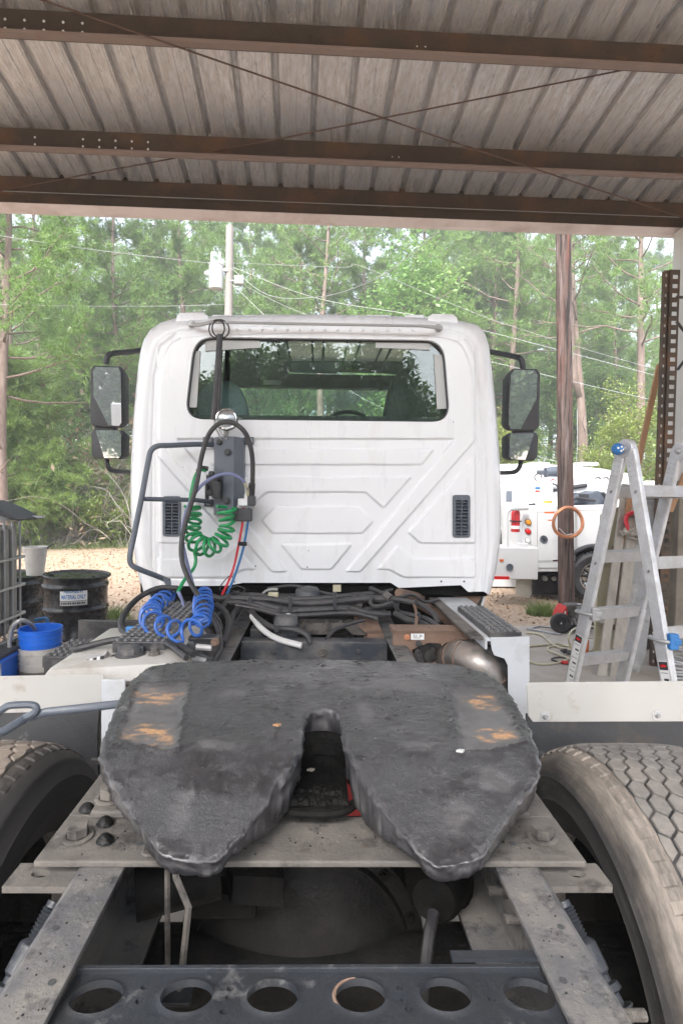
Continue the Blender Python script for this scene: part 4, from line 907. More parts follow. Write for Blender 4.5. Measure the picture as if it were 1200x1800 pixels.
# ------------------------------------------------------------------ frame
RZ, RW, RH = 1.0, .43, .26
for s in (-1, 1):
    t = .009; prof = [(RW, RZ-.012), (RW-.012, RZ), (RW-.088, RZ), (RW-.088, RZ-t), (RW-t-.01, RZ-t), (RW-t, RZ-t-.012), (RW-t, RZ-RH+t), (RW-.095, RZ-RH+t), (RW-.095, RZ-RH), (RW-.006, RZ-RH), (RW, RZ-RH+.008)]
    mb = MB(); mb.prism([(s*x, .45, z) for x, z in prof], (0, 4.3, 0)); rl = part(mb, 'frame_rail', 'rail', bevel=.0015, smooth=True, auto=50)
    for (px, py, Y) in (((910, 1626, 0), (912, 1686, 0)) if s > 0 else ()):
        y = 1.16 if py < 1650 else 1.06; bolt(axm((s*(RW-t), y, .86 if py < 1650 else .875), (-s, 0, 0)), .016, .014, .035, 'frame_bolt', M['dust'], rl)
    for y in (.95, 1.02, 2.3, 2.45): bolt(axm((s*RW, y, .90), (s, 0, 0)), .014, .012, .02, 'frame_bolt', M['dust'], rl)
# rear crossmember plate with lightening holes
def zc(y): return .975+(y-.842)*-.03
hs_ = []; ol = [(-.345, .50), (.345, .50), (.345, .842), (-.345, .842)]
cxs = [-.298, -.172, -.052, .071, .192, .312]
for x in cxs: hs_.append([(x*1.0+.0365*math.cos(a), .797+.030*math.sin(a)) for a in np.linspace(0, 2*PI, 29)[:-1]])
sm_h = [(-.236, .815), (-.113, .812), (-.113, .798), (-.116, .772), (.13, .812), (.133, .79), (.137, .776), (.256, .792), (-.236, .79), (.0, .74)]
for (x, y) in sm_h: hs_.append([(x+.0062*math.cos(a), y+.0055*math.sin(a)) for a in np.linspace(0, 2*PI, 11)[:-1]])
U, V, Q, be, bv = relief_grid(ol, hs_, .0042)
dent = .004*(fbm(U, V, 9, 3, 3)-.5)
for x in cxs: dent = dent+.0035*sstep(1-(np.hypot((U-x), (V-.797)*1.2)-.034)/.010)
Zv = .975-(V-.842)*.10+dent; vs = np.stack([U, V, Zv], 1).tolist(); fs = Q.tolist(); m0 = len(vs); im = {int(i): m0+k for k, i in enumerate(bv)}
vs += [(U[i], V[i], Zv[i]-.012) for i in bv]; fs += [[int(a), int(c), im[int(c)], im[int(a)]] for a, c in be]
mb = MB(); mb.add(vs, fs); xm = part(mb, 'rear_crossmember', 'blue_steel', smooth=True, auto=40)
mb = MB(); mb.box((-.345, .842, .955), (.345, .849, .983), .001); part(mb, 'crossmember_web', 'blue_steel', xm)
mb = MB(); mb.prism([(.215, .852, .982), (.345, .852, .982), (.345, .868, .982), (.215, .868, .982)], (0, 0, .006)); part(mb, 'edge_strip', 'blue_steel', xm)
for x in cxs: 
    mb = MB(); mb.tube([(x+.02, .80, .86), (x+.03, .83, .70)], .028, 10); part(mb, 'pin', 'grime', xm)
    mb = MB(); mb.tube([(x+.0368*math.cos(a), .797+.0303*math.sin(a), .981) for a in np.linspace(1.7, 4.5, 15)], [.0008+.0020*math.sin(PI*k/14) for k in range(15)], 5)
    if abs(x-.071) < .01: part(mb, 'rusty_hole_rim', M['orange_rust'] if 'orange_rust' in M else 'rust', xm)
xm.location.y -= .019
# mounting plate: near strap and side wings
z = RZ+.001
for nm, lo, hi in (('mount_strap', (-.505, 1.022, z), (.51, 1.168, z+.012)), ('mount_wing', (-.505, 1.1685, z), (-.27, 1.95, z+.012)), ('mount_wing', (.28, 1.1685, z), (.51, 1.95, z+.012))):
    mb = MB(); mb.box(lo, hi, .003); part(mb, nm, 'dust')
for x, y in ((-.17, 1.06), (.39, 1.075), (-.33, 1.075)):
    mb = MB(); mb.lathe([(0, 0), (.007, 0), (.007, .0016), (0, .0016)], 12, Matrix.Translation((x, y, z+.012))); part(mb, 'bolt_hole', 'inter')
zt = z+.0125
for s in (-1, 1):
    mb = MB(); mb.box((s*.455, 1.155, zt), (s*.20, 1.205, zt+.016), .004); mb.box((s*.455, 1.205, zt), (s*.36, 1.75, zt+.016), .004); sb = part(mb, 'slide_bracket', 'dust')
    mb = MB(); mb.prism([(s*.34, 1.19, zt+.016), (s*.34, 1.75, zt+.016), (s*.34, 1.70, zt+.11), (s*.34, 1.26, zt+.11)], (s*.012, 0, 0)); mb.prism([(s*.22, 1.206, zt+.014), (s*.40, 1.206, zt+.014), (s*.345, 1.206, zt+.075), (s*.24, 1.206, zt+.075)], (0, .012, 0)); part(mb, 'bracket_web', 'dust', sb)
    bolt(axm((s*.432, 1.205, zt+.016), (0, 0, 1)), .022, .022, 0, 'mount_bolt', M['dust'], sb)
    bolt(axm((s*.455, 1.095, zt), (0, 0, 1)), .021, .018, 0, 'mount_bolt', M['dust'], sb)
    bolt(axm((s*.44, 1.33, zt+.016), (0, 0, 1)), .021, .018, 0, 'mount_bolt', M['dust'], sb)
    mb = MB(); r_ = np.random.default_rng(3+s)
    for k in range(3 if s < 0 else 1):
        c = Vector((s*(.41+.035*r_.normal()), (1.15+.03*r_.normal()), zt+.004)); mb.lathe([(0, .014), (.008, .012), (.014, .006), (.017, 0)], 9, Matrix.Translation(c))
    tag(part(mb, 'grease_lumps', 'diff', sb, smooth=True), kind='stuff')
    # outer tab with hole
    hx = s*.500; U2, V2, Q2, be2, bv2 = relief_grid([(min(s*.405, s*.552), 1.005), (max(s*.405, s*.552), 1.005), (max(s*.405, s*.552), 1.07), (min(s*.405, s*.552), 1.07)], [[(hx+.017*math.cos(a), 1.040+.011*math.sin(a)) for a in np.linspace(0, 2*PI, 17)[:-1]]], .005)
    v2 = np.stack([U2, V2, np.full(U2.shape, .978)], 1).tolist(); f2 = Q2.tolist(); m0 = len(v2); im = {int(i): m0+k for k, i in enumerate(bv2)}
    v2 += [(U2[i], V2[i], .966) for i in bv2]; f2 += [[int(a), int(c), im[int(c)], im[int(a)]] for a, c in be2]
    mb = MB(); mb.add(v2, f2); mb.box((s*.448, 1.008, .70), (s*.436, 1.07, .965), .002); mb.box((s*.405, 1.005, .9661), (s*.552, 1.07, .9665)) if False else None
    tb_ = part(mb, 'mount_tab', 'dust')
    # torque bolt stack outside the rail
    p0, p1 = Vector((s*.475, 1.03, .92)), Vector((s*.525, .93, .80)); A = axm(p0, p1-p0); pr = []
    for k in range(9): pr += [(.013, .006*k), (.0165, .006*k+.003)]
    mb = MB(); mb.lathe([(0, -.01), (.013, -.01)]+pr+[(.022, .056), (.024, .06), (.024, .10), (.019, .105), (.019, .115), (.028, .118), (.030, .128), (.022, .132), (.022, .15), (0, .15)], 16, A); st = part(mb, 'spring_bolt_stack', 'blue_steel', smooth=True)
    bolt(axm(p0+(p1-p0).normalized()*.15, p1-p0), .024, .022, 0, 'spring_bolt_head', M['blue_steel'], st)
    bolt(axm((s*.432, .80, .93), (s, 0, 0)), .014, .01, .05, 'frame_stud', M['dust'])
# ------------------------------------------------------------------ axle, under-frame parts
A = axm((-.02, 1.40, .53), (0, -1, 0)); mb = MB()
mb.lathe([(.315, -.14), (.312, -.02), (.308, .0), (.290, .006), (.272, .008), (.266, .022), (.255, .026), (.25, .03), (.20, .062), (.12, .085), (.05, .095), (0, .097)], 56, A); df = part(mb, 'differential_cover', 'diff', smooth=True) if 'diff' in M else part(mb, 'differential_cover', 'grime', smooth=True)
for k in range(14):
    a = 2*PI*k/14; bolt(axm(A @ Vector((.285*math.cos(a), .285*math.sin(a), .004)), (0, -1, 0)), .010, .009, 0, 'cover_bolt', M['grime'], df)
mb = MB(); mb.tube([(-.95, 1.35, .52), (.95, 1.35, .52)], .085, 14); mb.box((-.95, 1.27, .44), (-.28, 1.43, .60), .03); mb.box((.28, 1.27, .44), (.95, 1.43, .60), .03); part(mb, 'rear_axle', 'grime', smooth=True)
mb = MB(); mb.prism([(-.17, 1.2, .80), (-.06, 1.2, .795), (-.06, 1.28, .80), (-.2, 1.28, .77)], (0, .02, .05)); mb.box((-.27, 1.23, .74), (-.12, 1.30, .80), .01); part(mb, 'axle_bracket', 'grime')
mb = MB(); mb.lathe([(0, -.12), (.055, -.12), (.06, -.05), (.075, -.04), (.08, -.03), (.08, -.015), (.072, -.005), (.06, .05), (.045, .075), (0, .085)], 24, axm((.29, 1.27, .80), (-.35, -1, .15))); bc = part(mb, 'brake_chamber', 'grime', smooth=True)
mb = MB(); mb.tube(cr([(.255, 1.15, .82), (.235, 1.10, .80), (.225, 1.08, .74), (.22, 1.07, .62)], 6), .012, 8); part(mb, 'brake_hose', 'rubber', smooth=True)
mb = MB()
for k in range(5):
    for s in (-1, 1): mb.box((s*.38, .75+.05*k, .60+.022*k), (s*.46, 1.95-.05*k, .62+.022*k), .003)
part(mb, 'leaf_spring', 'grime')
mb = MB(); mb.tube([(-.278, 1.08, 1.0), (-.277, 1.085, .72)], .006, 6); part(mb, 'level_rod', 'dust')
mb = MB(); mb.tube([(-.262, 1.07, .985), (-.258, 1.07, .95), (-.232, 1.06, .90), (-.24, 1.05, .80), (-.247, 1.05, .74)], .007, 6); part(mb, 'level_link', 'dust')
mb = MB(); mb.box((-.37, 1.02, .74), (-.22, 1.06, .748), .002); part(mb, 'level_bracket', 'blue_steel')
mb = MB(); mb.tube([(-.36, 1.15, .86), (-.20, 1.20, .87)], .05, 12); mb.tube([(-.34, 1.0, .66), (.0, 1.05, .66)], .02, 8); part(mb, 'air_tank', 'grime', smooth=True)
mb = MB(); mb.tube([(0, 1.6, .62), (0, 2.9, .80)], .05, 16); part(mb, 'driveshaft', 'grime', smooth=True)
mb = MB(); mb.box((-.22, 2.85, .62), (.22, 3.9, .93), .08); mb.box((-.12, 2.72, .66), (.12, 2.9, .86), .04); mb.box((-.30, 3.1, .70), (.30, 4.4, .98), .06); part(mb, 'gearbox', 'grime')
mb = MB(); mb.box((-.38, 1.5, .60), (.38, 2.6, .64), .01); part(mb, 'lower_brace', 'grime')
mb = MB(); mb.box((.02, 1.45, .90), (.08, 1.52, .96), .005); mb.box((-.05, 1.45, .86), (-.02, 1.5, .99)); part(mb, 'lock_rod', 'grime')
mb = MB(); mb.box((-.42, .40, .55), (.42, 1.0, .56), .003); part(mb, 'dark_underplate', 'grime')  # added dark plate, keeps the view through the crossmember holes black
mb = MB(); mb.box((.018, 1.43, .86), (.22, 1.45, .965), .004); part(mb, 'red_air_bag_plate', 'redp')
# ------------------------------------------------------------------ fifth wheel
YK = 1.155
def ztop(y): return 1.160+.055*(y-YK) if y > YK else 1.160-.40*(YK-y)
def onfw(px, py):
    z = 1.16
    for _ in range(30): p = PZ(px, py, z); z = .5*z+.5*ztop(p.y)
    return (p.x, p.y)
fw_px = [(236, 1192), (262, 1172), (310, 1164), (430, 1160), (560, 1159), (700, 1162), (800, 1168), (850, 1181), (880, 1201), (905, 1235), (925, 1275), (943, 1318), (947, 1345), (940, 1368), (915, 1400), (890, 1435), (868, 1470), (848, 1497), (838, 1507), (800, 1516), (764, 1518), (750, 1508), (715, 1470), (680, 1430), (645, 1375), (620, 1335), (606, 1308), (604, 1278), (598, 1257), (585, 1247), (566, 1243), (547, 1247), (534, 1259), (531, 1282), (530, 1312), (512, 1342), (482, 1382), (448, 1430), (414, 1472), (386, 1504), (372, 1511), (300, 1503), (281, 1492), (255, 1457), (225, 1412), (195, 1368), (178, 1330), (182, 1303), (200, 1255), (218, 1215)]
fo = [onfw(*p) for p in fw_px]
fo2 = []
rg = random.Random(8)
for i in range(len(fo)):
    a, c = Vector(fo[i]), Vector(fo[(i+1) % len(fo)]); L = (c-a).length; k = max(1, int(L/.007))
    for j in range(k):
        q = a.lerp(c, j/k); nrm = Vector((-(c-a).y, (c-a).x)).normalized(); w = (float(fbm(q.x, q.y, 55, 3, 5))-.5)*.007+(float(vn(q.x, q.y, 230, 2))-.5)*.003
        fo2.append(tuple(q+nrm*w))
U, V, Q, be, bv = relief_grid(fo2, [], .0036)
ZT = np.where(V > YK, 1.160+.055*(V-YK), 1.160-.40*(YK-V)); kd = np.abs(V-YK); ZT = ZT-.0022*np.exp(-(kd/.02)**2)
ed = segd(U, V, fo)
patL = [onfw(*p) for p in ((243, 1203), (328, 1201), (306, 1313), (290, 1316), (208, 1300))]; patR = [onfw(*p) for p in ((793, 1207), (868, 1211), (918, 1302), (850, 1318), (812, 1316))]
wob = (fbm(U, V, 60, 3, 9)-.5)*.03
sd = np.maximum(sdist(U, V, patL), sdist(U, V, patR))+wob*.6
pat = sstep(.5+sd/.022)
def blob(px, py, rx, ry, seed): 
    c = onfw(px, py); ex = onfw(px+rx, py); ey = onfw(px, py+ry); ax = abs(ex[0]-c[0]); ay = abs(ey[1]-c[1])
    d = np.hypot((U-c[0])/ax, (V-c[1])/ay)+(fbm(U*.5, V, 50, 4, seed)-.5)*1.5; return sstep((1.05-d)/.6)
org = np.maximum.reduce([blob(275, 1222, 44, 15, 1), blob(262, 1285, 46, 15, 2), blob(285, 1298, 22, 14, 5), blob(850, 1230, 36, 15, 3), blob(868, 1288, 40, 16, 4), blob(838, 1232, 18, 12, 7)])*sstep((fbm(U*.4, V, 90, 4, 21)-.34)/.30)*pat
scr = np.maximum.reduce([blob(385, 1308, 60, 10, 11), blob(745, 1308, 55, 10, 12), blob(412, 1220, 24, 12, 13), blob(690, 1202, 90, 12, 14), blob(320, 1420, 26, 46, 15), blob(800, 1430, 30, 40, 16), blob(480, 1185, 60, 8, 17), blob(870, 1372, 34, 24, 18), blob(640, 1250, 18, 22, 19)])
gl = fbm(U, V, 38, 5, 31); gs = fbm(U, V, 130, 3, 41)
lump = sstep((fbm(U, V, 26, 3, 51)-.50)/.18)
rid = 1-np.abs(2*fbm(U, V*.6, 30, 4, 61)-1)
smear = fbm(U*.35, V, 120, 4, 33)
Hh = .0012*(gl-.5)+.0009*(gs-.5)+.0014*(smear-.5)+.0007*lump*(gs)+.0022*sstep((rid-.93)/.05)*lump
Hh += .0030*sstep(1-np.abs(V-YK-.01)/.03)*(fbm(U, V, 75, 3, 71)-.42)*1.6
Hh += .0035*sstep(1-np.abs(sd+.006)/.012)*(.4+gs)
Hh += .0032*sstep(1-ed/.016)*(fbm(U, V, 60, 3, 81)-.25)-.003*sstep(1-ed/.005)**2
Hh = np.where(pat > 0, Hh*(1-.85*pat)-.0028*pat, Hh); Hh = Hh-.0014*scr*(1-pat); Hh = np.where(scr > .5, Hh*.75, Hh)
Z = ZT+Hh; n0 = len(U); vs = np.stack([U, V, Z], 1).tolist(); fs = Q.tolist()
cenx, ceny = 0.01, 1.4; prev = {int(i): int(i) for i in bv}
# outward direction from the outline
d, cx, cy = segd(U[bv], V[bv], fo, near=True)
def outn(x, y):
    g = .004; a = np.array([x+g, x-g, x, x]); c = np.array([y, y, y+g, y-g]); s = sdist(a, c, fo); v = Vector((-(s[0]-s[1]), -(s[2]-s[3]))); return v.normalized() if v.length > 1e-9 else Vector((0, 0))
N_ = {int(i): outn(U[i], V[i]) for i in bv}
ring_sheen = {}
rings = [(.002, -.003), (.004, -.008), (.001, -.016), (-.001, -.028), (-.003, -.042), (-.004, -.056), (-.010, -.060), (-.05, -.060)]
for ri, (o_, dz) in enumerate(rings):
    cur = {}
    for i in bv:
        i = int(i); x, y = U[i], V[i]; w = (float(fbm(x*1.0+y*.3, dz*3+y, 60, 3, 91+ri))-.5)*(.009, .013, .010, .008, .009, .010, 0, 0)[ri]
        th = 1.3 if (abs(x) < .07 and y > 1.14) else .58+1.05*sstep((y-.96)/.14) if N_[i].x*(x-.01) < -.0 and abs(x) < .30 and y < 1.16 else .60+.40*min(1, max(0, (y-.96)/.24))
        ring_sheen[len(vs)] = min(1, max(0, (float(fbm(x*1.2, y*1.2+ri*3.7, 30, 3, 120+ri))-.44)*5))*(.4, .8, .5, .9, .6, .3, 0, 0)[ri]  # pale streaks along the skirt walls, grease highlights painted into the colour
        cur[i] = len(vs); vs.append((x+N_[i].x*(o_+w), y+N_[i].y*(o_+w), ZT[i]+dz*th))
    fs += [[prev[int(a)], prev[int(c)], cur[int(c)], cur[int(a)]] for a, c in be]; prev = cur
me = bpy.data.meshes.new('fifth_wheel'); me.from_pydata(vs, [], fs); me.update()
bm = bmesh.new(); bm.from_mesh(me); bmesh.ops.recalc_face_normals(bm, faces=bm.faces)
for q in bm.faces: q.smooth = True
bm.to_mesh(me); bm.free()
nv = len(vs)
for nm, a in (('wear_and_sheen', np.clip(pat*.8+scr*.62, 0, 1)), ('rusty', org)):
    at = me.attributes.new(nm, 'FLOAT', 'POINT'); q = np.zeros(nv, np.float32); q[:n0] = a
    if nm == 'wear_and_sheen':
        for k_, w_ in ring_sheen.items(): q[k_] = w_
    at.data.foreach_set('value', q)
def greasemat():
    m = bpy.data.materials.new('black_grease'); m.use_nodes = True; t = m.node_tree; N = t.nodes; L = t.links; b = N['Principled BSDF']; tc = N.new('ShaderNodeTexCoord')
    def nz(s, dd=5, r=.65):
        n = N.new('ShaderNodeTexNoise'); n.inputs['Scale'].default_value = s; n.inputs['Detail'].default_value = dd; n.inputs['Roughness'].default_value = r; L.new(tc.outputs['Object'], n.inputs['Vector']); return n.outputs[0]
    def mr(v, a, c, x=0, y=1):
        n = N.new('ShaderNodeMapRange'); n.inputs['From Min'].default_value = a; n.inputs['From Max'].default_value = c; n.inputs['To Min'].default_value = x; n.inputs['To Max'].default_value = y; L.new(v, n.inputs['Value']); return n.outputs[0]
    def mix(f, A, B):
        n = N.new('ShaderNodeMix'); n.data_type = 'RGBA'
        for s, v in (('A', A), ('B', B)):
            if isinstance(v, tuple): n.inputs[s].default_value = list(v)+[1]
            else: L.new(v, n.inputs[s])
        L.new(f, n.inputs['Factor']); return n.outputs['Result']
    def att(s): n = N.new('ShaderNodeAttribute'); n.attribute_name = s; return n.outputs['Fac']
    c = mix(mr(nz(9), .35, .65), (.015, .015, .0175), (.030, .0295, .034))
    c = mix(mr(nz(60, 4), .56, .72, 0, .5), c, (.075, .073, .078))
    w = N.new('ShaderNodeMath'); w.operation = 'MULTIPLY'; L.new(att('wear_and_sheen'), w.inputs[0]); L.new(mr(nz(24), .30, .62, .35, 1), w.inputs[1])
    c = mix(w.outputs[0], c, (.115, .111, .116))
    o = N.new('ShaderNodeMath'); o.operation = 'MULTIPLY'; L.new(att('rusty'), o.inputs[0]); L.new(mr(nz(95, 4), .36, .58, .35, 1), o.inputs[1])
    c = mix(o.outputs[0], c, (.46, .25, .11))
    L.new(c, b.inputs['Base Color']); b.inputs['Coat Weight'].default_value = .75; b.inputs['Coat Roughness'].default_value = .26
    r = mix(w.outputs[0], mr(nz(30), .35, .65, .24, .48), (.6, .6, .6)); L.new(r, b.inputs['Roughness'])
    bp = N.new('ShaderNodeBump'); bp.inputs['Strength'].default_value = .9; bp.inputs['Distance'].default_value = .004; L.new(nz(200, 8, .78), bp.inputs['Height']); L.new(bp.outputs[0], b.inputs['Normal']); L.new(bp.outputs[0], b.inputs['Coat Normal']); L.new(mr(nz(6, 5, .7), .38, .58, .12, 1.0), bp.inputs['Strength'])
    return m
M['grease'] = greasemat()
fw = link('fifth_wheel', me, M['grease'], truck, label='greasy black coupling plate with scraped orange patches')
# jaw throat, floor, lip and flake
def pz(px, py, z): return PZ(px, py, z)
mb = MB(); mb.lathe([(.060, .085), (.066, .082), (.064, .062), (.052, .058), (.050, .035), (.058, .03), (.058, .0), (.07, -.01)], 28, Matrix.Translation((.018, onfw(567, 1290)[1]+.0, 1.06)), arc=PI*1.1, a0=-.16); part(mb, 'jaw', 'grime', fw, smooth=True)
yl = PZ(560, 1400, 1.075).y
mb = MB(); mb.box((-.055, yl, 1.045), (.075, 1.52, 1.062), .004); fl_ = part(mb, 'throat_floor', 'grime', fw)
mb = MB(); mb.tube(cr([(-.085, yl+.03, 1.045), (-.05, yl+.0, 1.043), (.01, yl-.006, 1.042), (.06, yl+.0, 1.043), (.09, yl+.03, 1.045)], 5), .010, 8); part(mb, 'throat_lip', 'grime', fw, smooth=True)
mb = MB(); rr = random.Random(2)
for k in range(60):
    c = Vector((rr.uniform(-.05, .07), yl+rr.random()**2*.06, 1.060)); mb.lathe([(0, .008), (.005, .007), (.009, .002), (.010, 0)], 6, Matrix.Translation(c) @ Matrix.Rotation(rr.random()*6, 4, 'Z') @ Matrix.Scale(rr.uniform(.5, 1.3), 4))
part(mb, 'grease_crumbs', 'grime', fw, smooth=True)
c = PZ(565, 1333, 1.064); mb = MB(); mb.prism([c+Vector((.013*rr.uniform(.8, 1.25)*math.cos(a), .026*rr.uniform(.8, 1.2)*math.sin(a), 0)) for a in np.linspace(0, 2*PI, 22)[:-1]], (0, 0, .0015)); part(mb, 'pale_flake', 'strip', fw)
for (px, py, m) in ((486, 1276, 'wood'), (808, 1322, 'strip'), (545, 1355, 'oldwood')):
    c = PZ(px, py, 1.171 if px != 545 else 1.068); mb = MB(); mb.prism([c+Vector((-.008, 0, 0)), c+Vector((.004, -.004, 0)), c+Vector((.010, .003, 0)), c+Vector((.0, .006, 0))], (0, 0, .004)); part(mb, 'chip', m, fw)
mb = MB(); mb.box((-.38, 1.24, 1.03), (-.10, 1.58, 1.085), .01); mb.box((.12, 1.24, 1.03), (.40, 1.58, 1.085), .01); mb.box((-.12, 1.42, 1.03), (.14, 1.60, 1.085), .01); part(mb, 'saddle', 'grime', fw)
mb = MB(); mb.tube([P(-40, 1300, 1.42), P(8, 1285, 1.45), P(45, 1263, 1.5), P(80, 1252, 1.5), P(225, 1236, 1.55)], .0115, 10); mb.tube(cr([P(-10, 1258, 1.48), P(6, 1246, 1.48), P(20, 1240, 1.48), P(56, 1239, 1.49), P(65, 1246, 1.49), P(60, 1254, 1.49), P(44, 1262, 1.5)], 5), .010, 8); part(mb, 'release_handle', 'slate', smooth=True)
# ------------------------------------------------------------------ tyres
def tyremat(name, dusty):
    m = bpy.data.materials.new(name); m.use_nodes = True; t = m.node_tree; N = t.nodes; L = t.links; b = N['Principled BSDF']; tc = N.new('ShaderNodeTexCoord'); sx = N.new('ShaderNodeSeparateXYZ'); L.new(tc.outputs['Object'], sx.inputs[0])
    cb = N.new('ShaderNodeCombineXYZ'); L.new(sx.outputs['Y'], cb.inputs[0]); L.new(sx.outputs['Z'], cb.inputs[1]); ds = N.new('ShaderNodeVectorMath'); ds.operation = 'DISTANCE'; L.new(cb.outputs[0], ds.inputs[0]); ds.inputs[1].default_value = (1.35, .52, 0)
    def nz(s, dd=6, r=.68, vec=None):
        n = N.new('ShaderNodeTexNoise'); n.inputs['Scale'].default_value = s; n.inputs['Detail'].default_value = dd; n.inputs['Roughness'].default_value = r; L.new(vec or tc.outputs['Object'], n.inputs['Vector']); return n.outputs[0]
    # dust that lies in rings: noise over radius
    rv = N.new('ShaderNodeCombineXYZ'); L.new(ds.outputs['Value'], rv.inputs[0])
    a = N.new('ShaderNodeMath'); a.operation = 'MULTIPLY_ADD'; a.inputs[1].default_value = .10; L.new(nz(5), a.inputs[0]); L.new(ds.outputs['Value'], a.inputs[2])
    a2 = N.new('ShaderNodeMath'); a2.operation = 'MULTIPLY_ADD'; a2.inputs[1].default_value = .06; L.new(nz(70, 4, .6, rv.outputs[0]), a2.inputs[0]); L.new(a.outputs[0], a2.inputs[2])
    r = N.new('ShaderNodeMapRange'); r.inputs['From Min'].default_value = .525 if dusty else .56; r.inputs['From Max'].default_value = .575 if dusty else .585; L.new(a2.outputs[0], r.inputs['Value'])
    at = N.new('ShaderNodeMath'); at.operation = 'ARCTAN2'; zz = N.new('ShaderNodeMath'); zz.operation = 'ADD'; zz.inputs[1].default_value = -.52; L.new(sx.outputs['Z'], zz.inputs[0]); yy = N.new('ShaderNodeMath'); yy.operation = 'ADD'; yy.inputs[1].default_value = -1.35; L.new(sx.outputs['Y'], yy.inputs[0]); L.new(zz.outputs[0], at.inputs[0]); L.new(yy.outputs[0], at.inputs[1])
    am = N.new('ShaderNodeMath'); am.operation = 'MULTIPLY'; am.inputs[1].default_value = .07; L.new(at.outputs[0], am.inputs[0]); pv = N.new('ShaderNodeCombineXYZ'); L.new(ds.outputs['Value'], pv.inputs[0]); L.new(am.outputs[0], pv.inputs[1]); L.new(sx.outputs['X'], pv.inputs[2])
    n2 = N.new('ShaderNodeMapRange'); n2.inputs['From Min'].default_value = .36; n2.inputs['From Max'].default_value = .60; n2.inputs['To Min'].default_value = .3; L.new(nz(55, 8, .72, pv.outputs[0]), n2.inputs['Value'])
    mu = N.new('ShaderNodeMath'); mu.operation = 'MULTIPLY'; L.new(r.outputs[0], mu.inputs[0]); L.new(n2.outputs[0], mu.inputs[1])
    mx = N.new('ShaderNodeMix'); mx.data_type = 'RGBA'; mx.inputs['A'].default_value = (.028, .027, .028, 1); mx.inputs['B'].default_value = (.235, .205, .178, 1) if dusty else (.07, .062, .055, 1); L.new(mu.outputs[0], mx.inputs['Factor'])
    m2 = N.new('ShaderNodeMix'); m2.data_type = 'RGBA'; m2.inputs['B'].default_value = (.10, .092, .085, 1) if dusty else (.035, .034, .034, 1); L.new(mx.outputs['Result'], m2.inputs['A']); n3 = N.new('ShaderNodeMapRange'); n3.inputs['From Min'].default_value = .48; n3.inputs['From Max'].default_value = .75; n3.inputs['To Max'].default_value = .8 if dusty else .3; L.new(nz(34, 8, .72, pv.outputs[0]), n3.inputs['Value']); L.new(n3.outputs[0], m2.inputs['Factor'])
    L.new(m2.outputs['Result'], b.inputs['Base Color']); b.inputs['Roughness'].default_value = .8
    bp = N.new('ShaderNodeBump'); bp.inputs['Strength'].default_value = .35; bp.inputs['Distance'].default_value = .004; L.new(nz(60, 6, .7), bp.inputs['Height']); L.new(bp.outputs[0], b.inputs['Normal']); return m
M['tyre_r'] = tyremat('dusty_tyre', True); M['tyre_l'] = tyremat('dark_tyre', False)
M['flap'] = mat('stained_rubber_flap', (.030, .032, .036), .5, 0, .3, 6, .2, 60, dirt=[((.085, .068, .052), 5, .34, .08), ((.16, .155, .15), 9, .24, .05)])
M['tread'] = mat('dusty_tread', (.24, .20, .165), .85, 0, .12, 9, .3, 120, dirt=[((.12, .11, .10), 12, .42, .15), ((.29, .24, .20), 5, .35, .2)])
M['treadg'] = mat('grey_dusty_tread', (.175, .165, .155), .85, 0, .10, 9, .3, 120, dirt=[((.09, .085, .082), 14, .42, .15), ((.25, .225, .20), 6, .28, .2)])
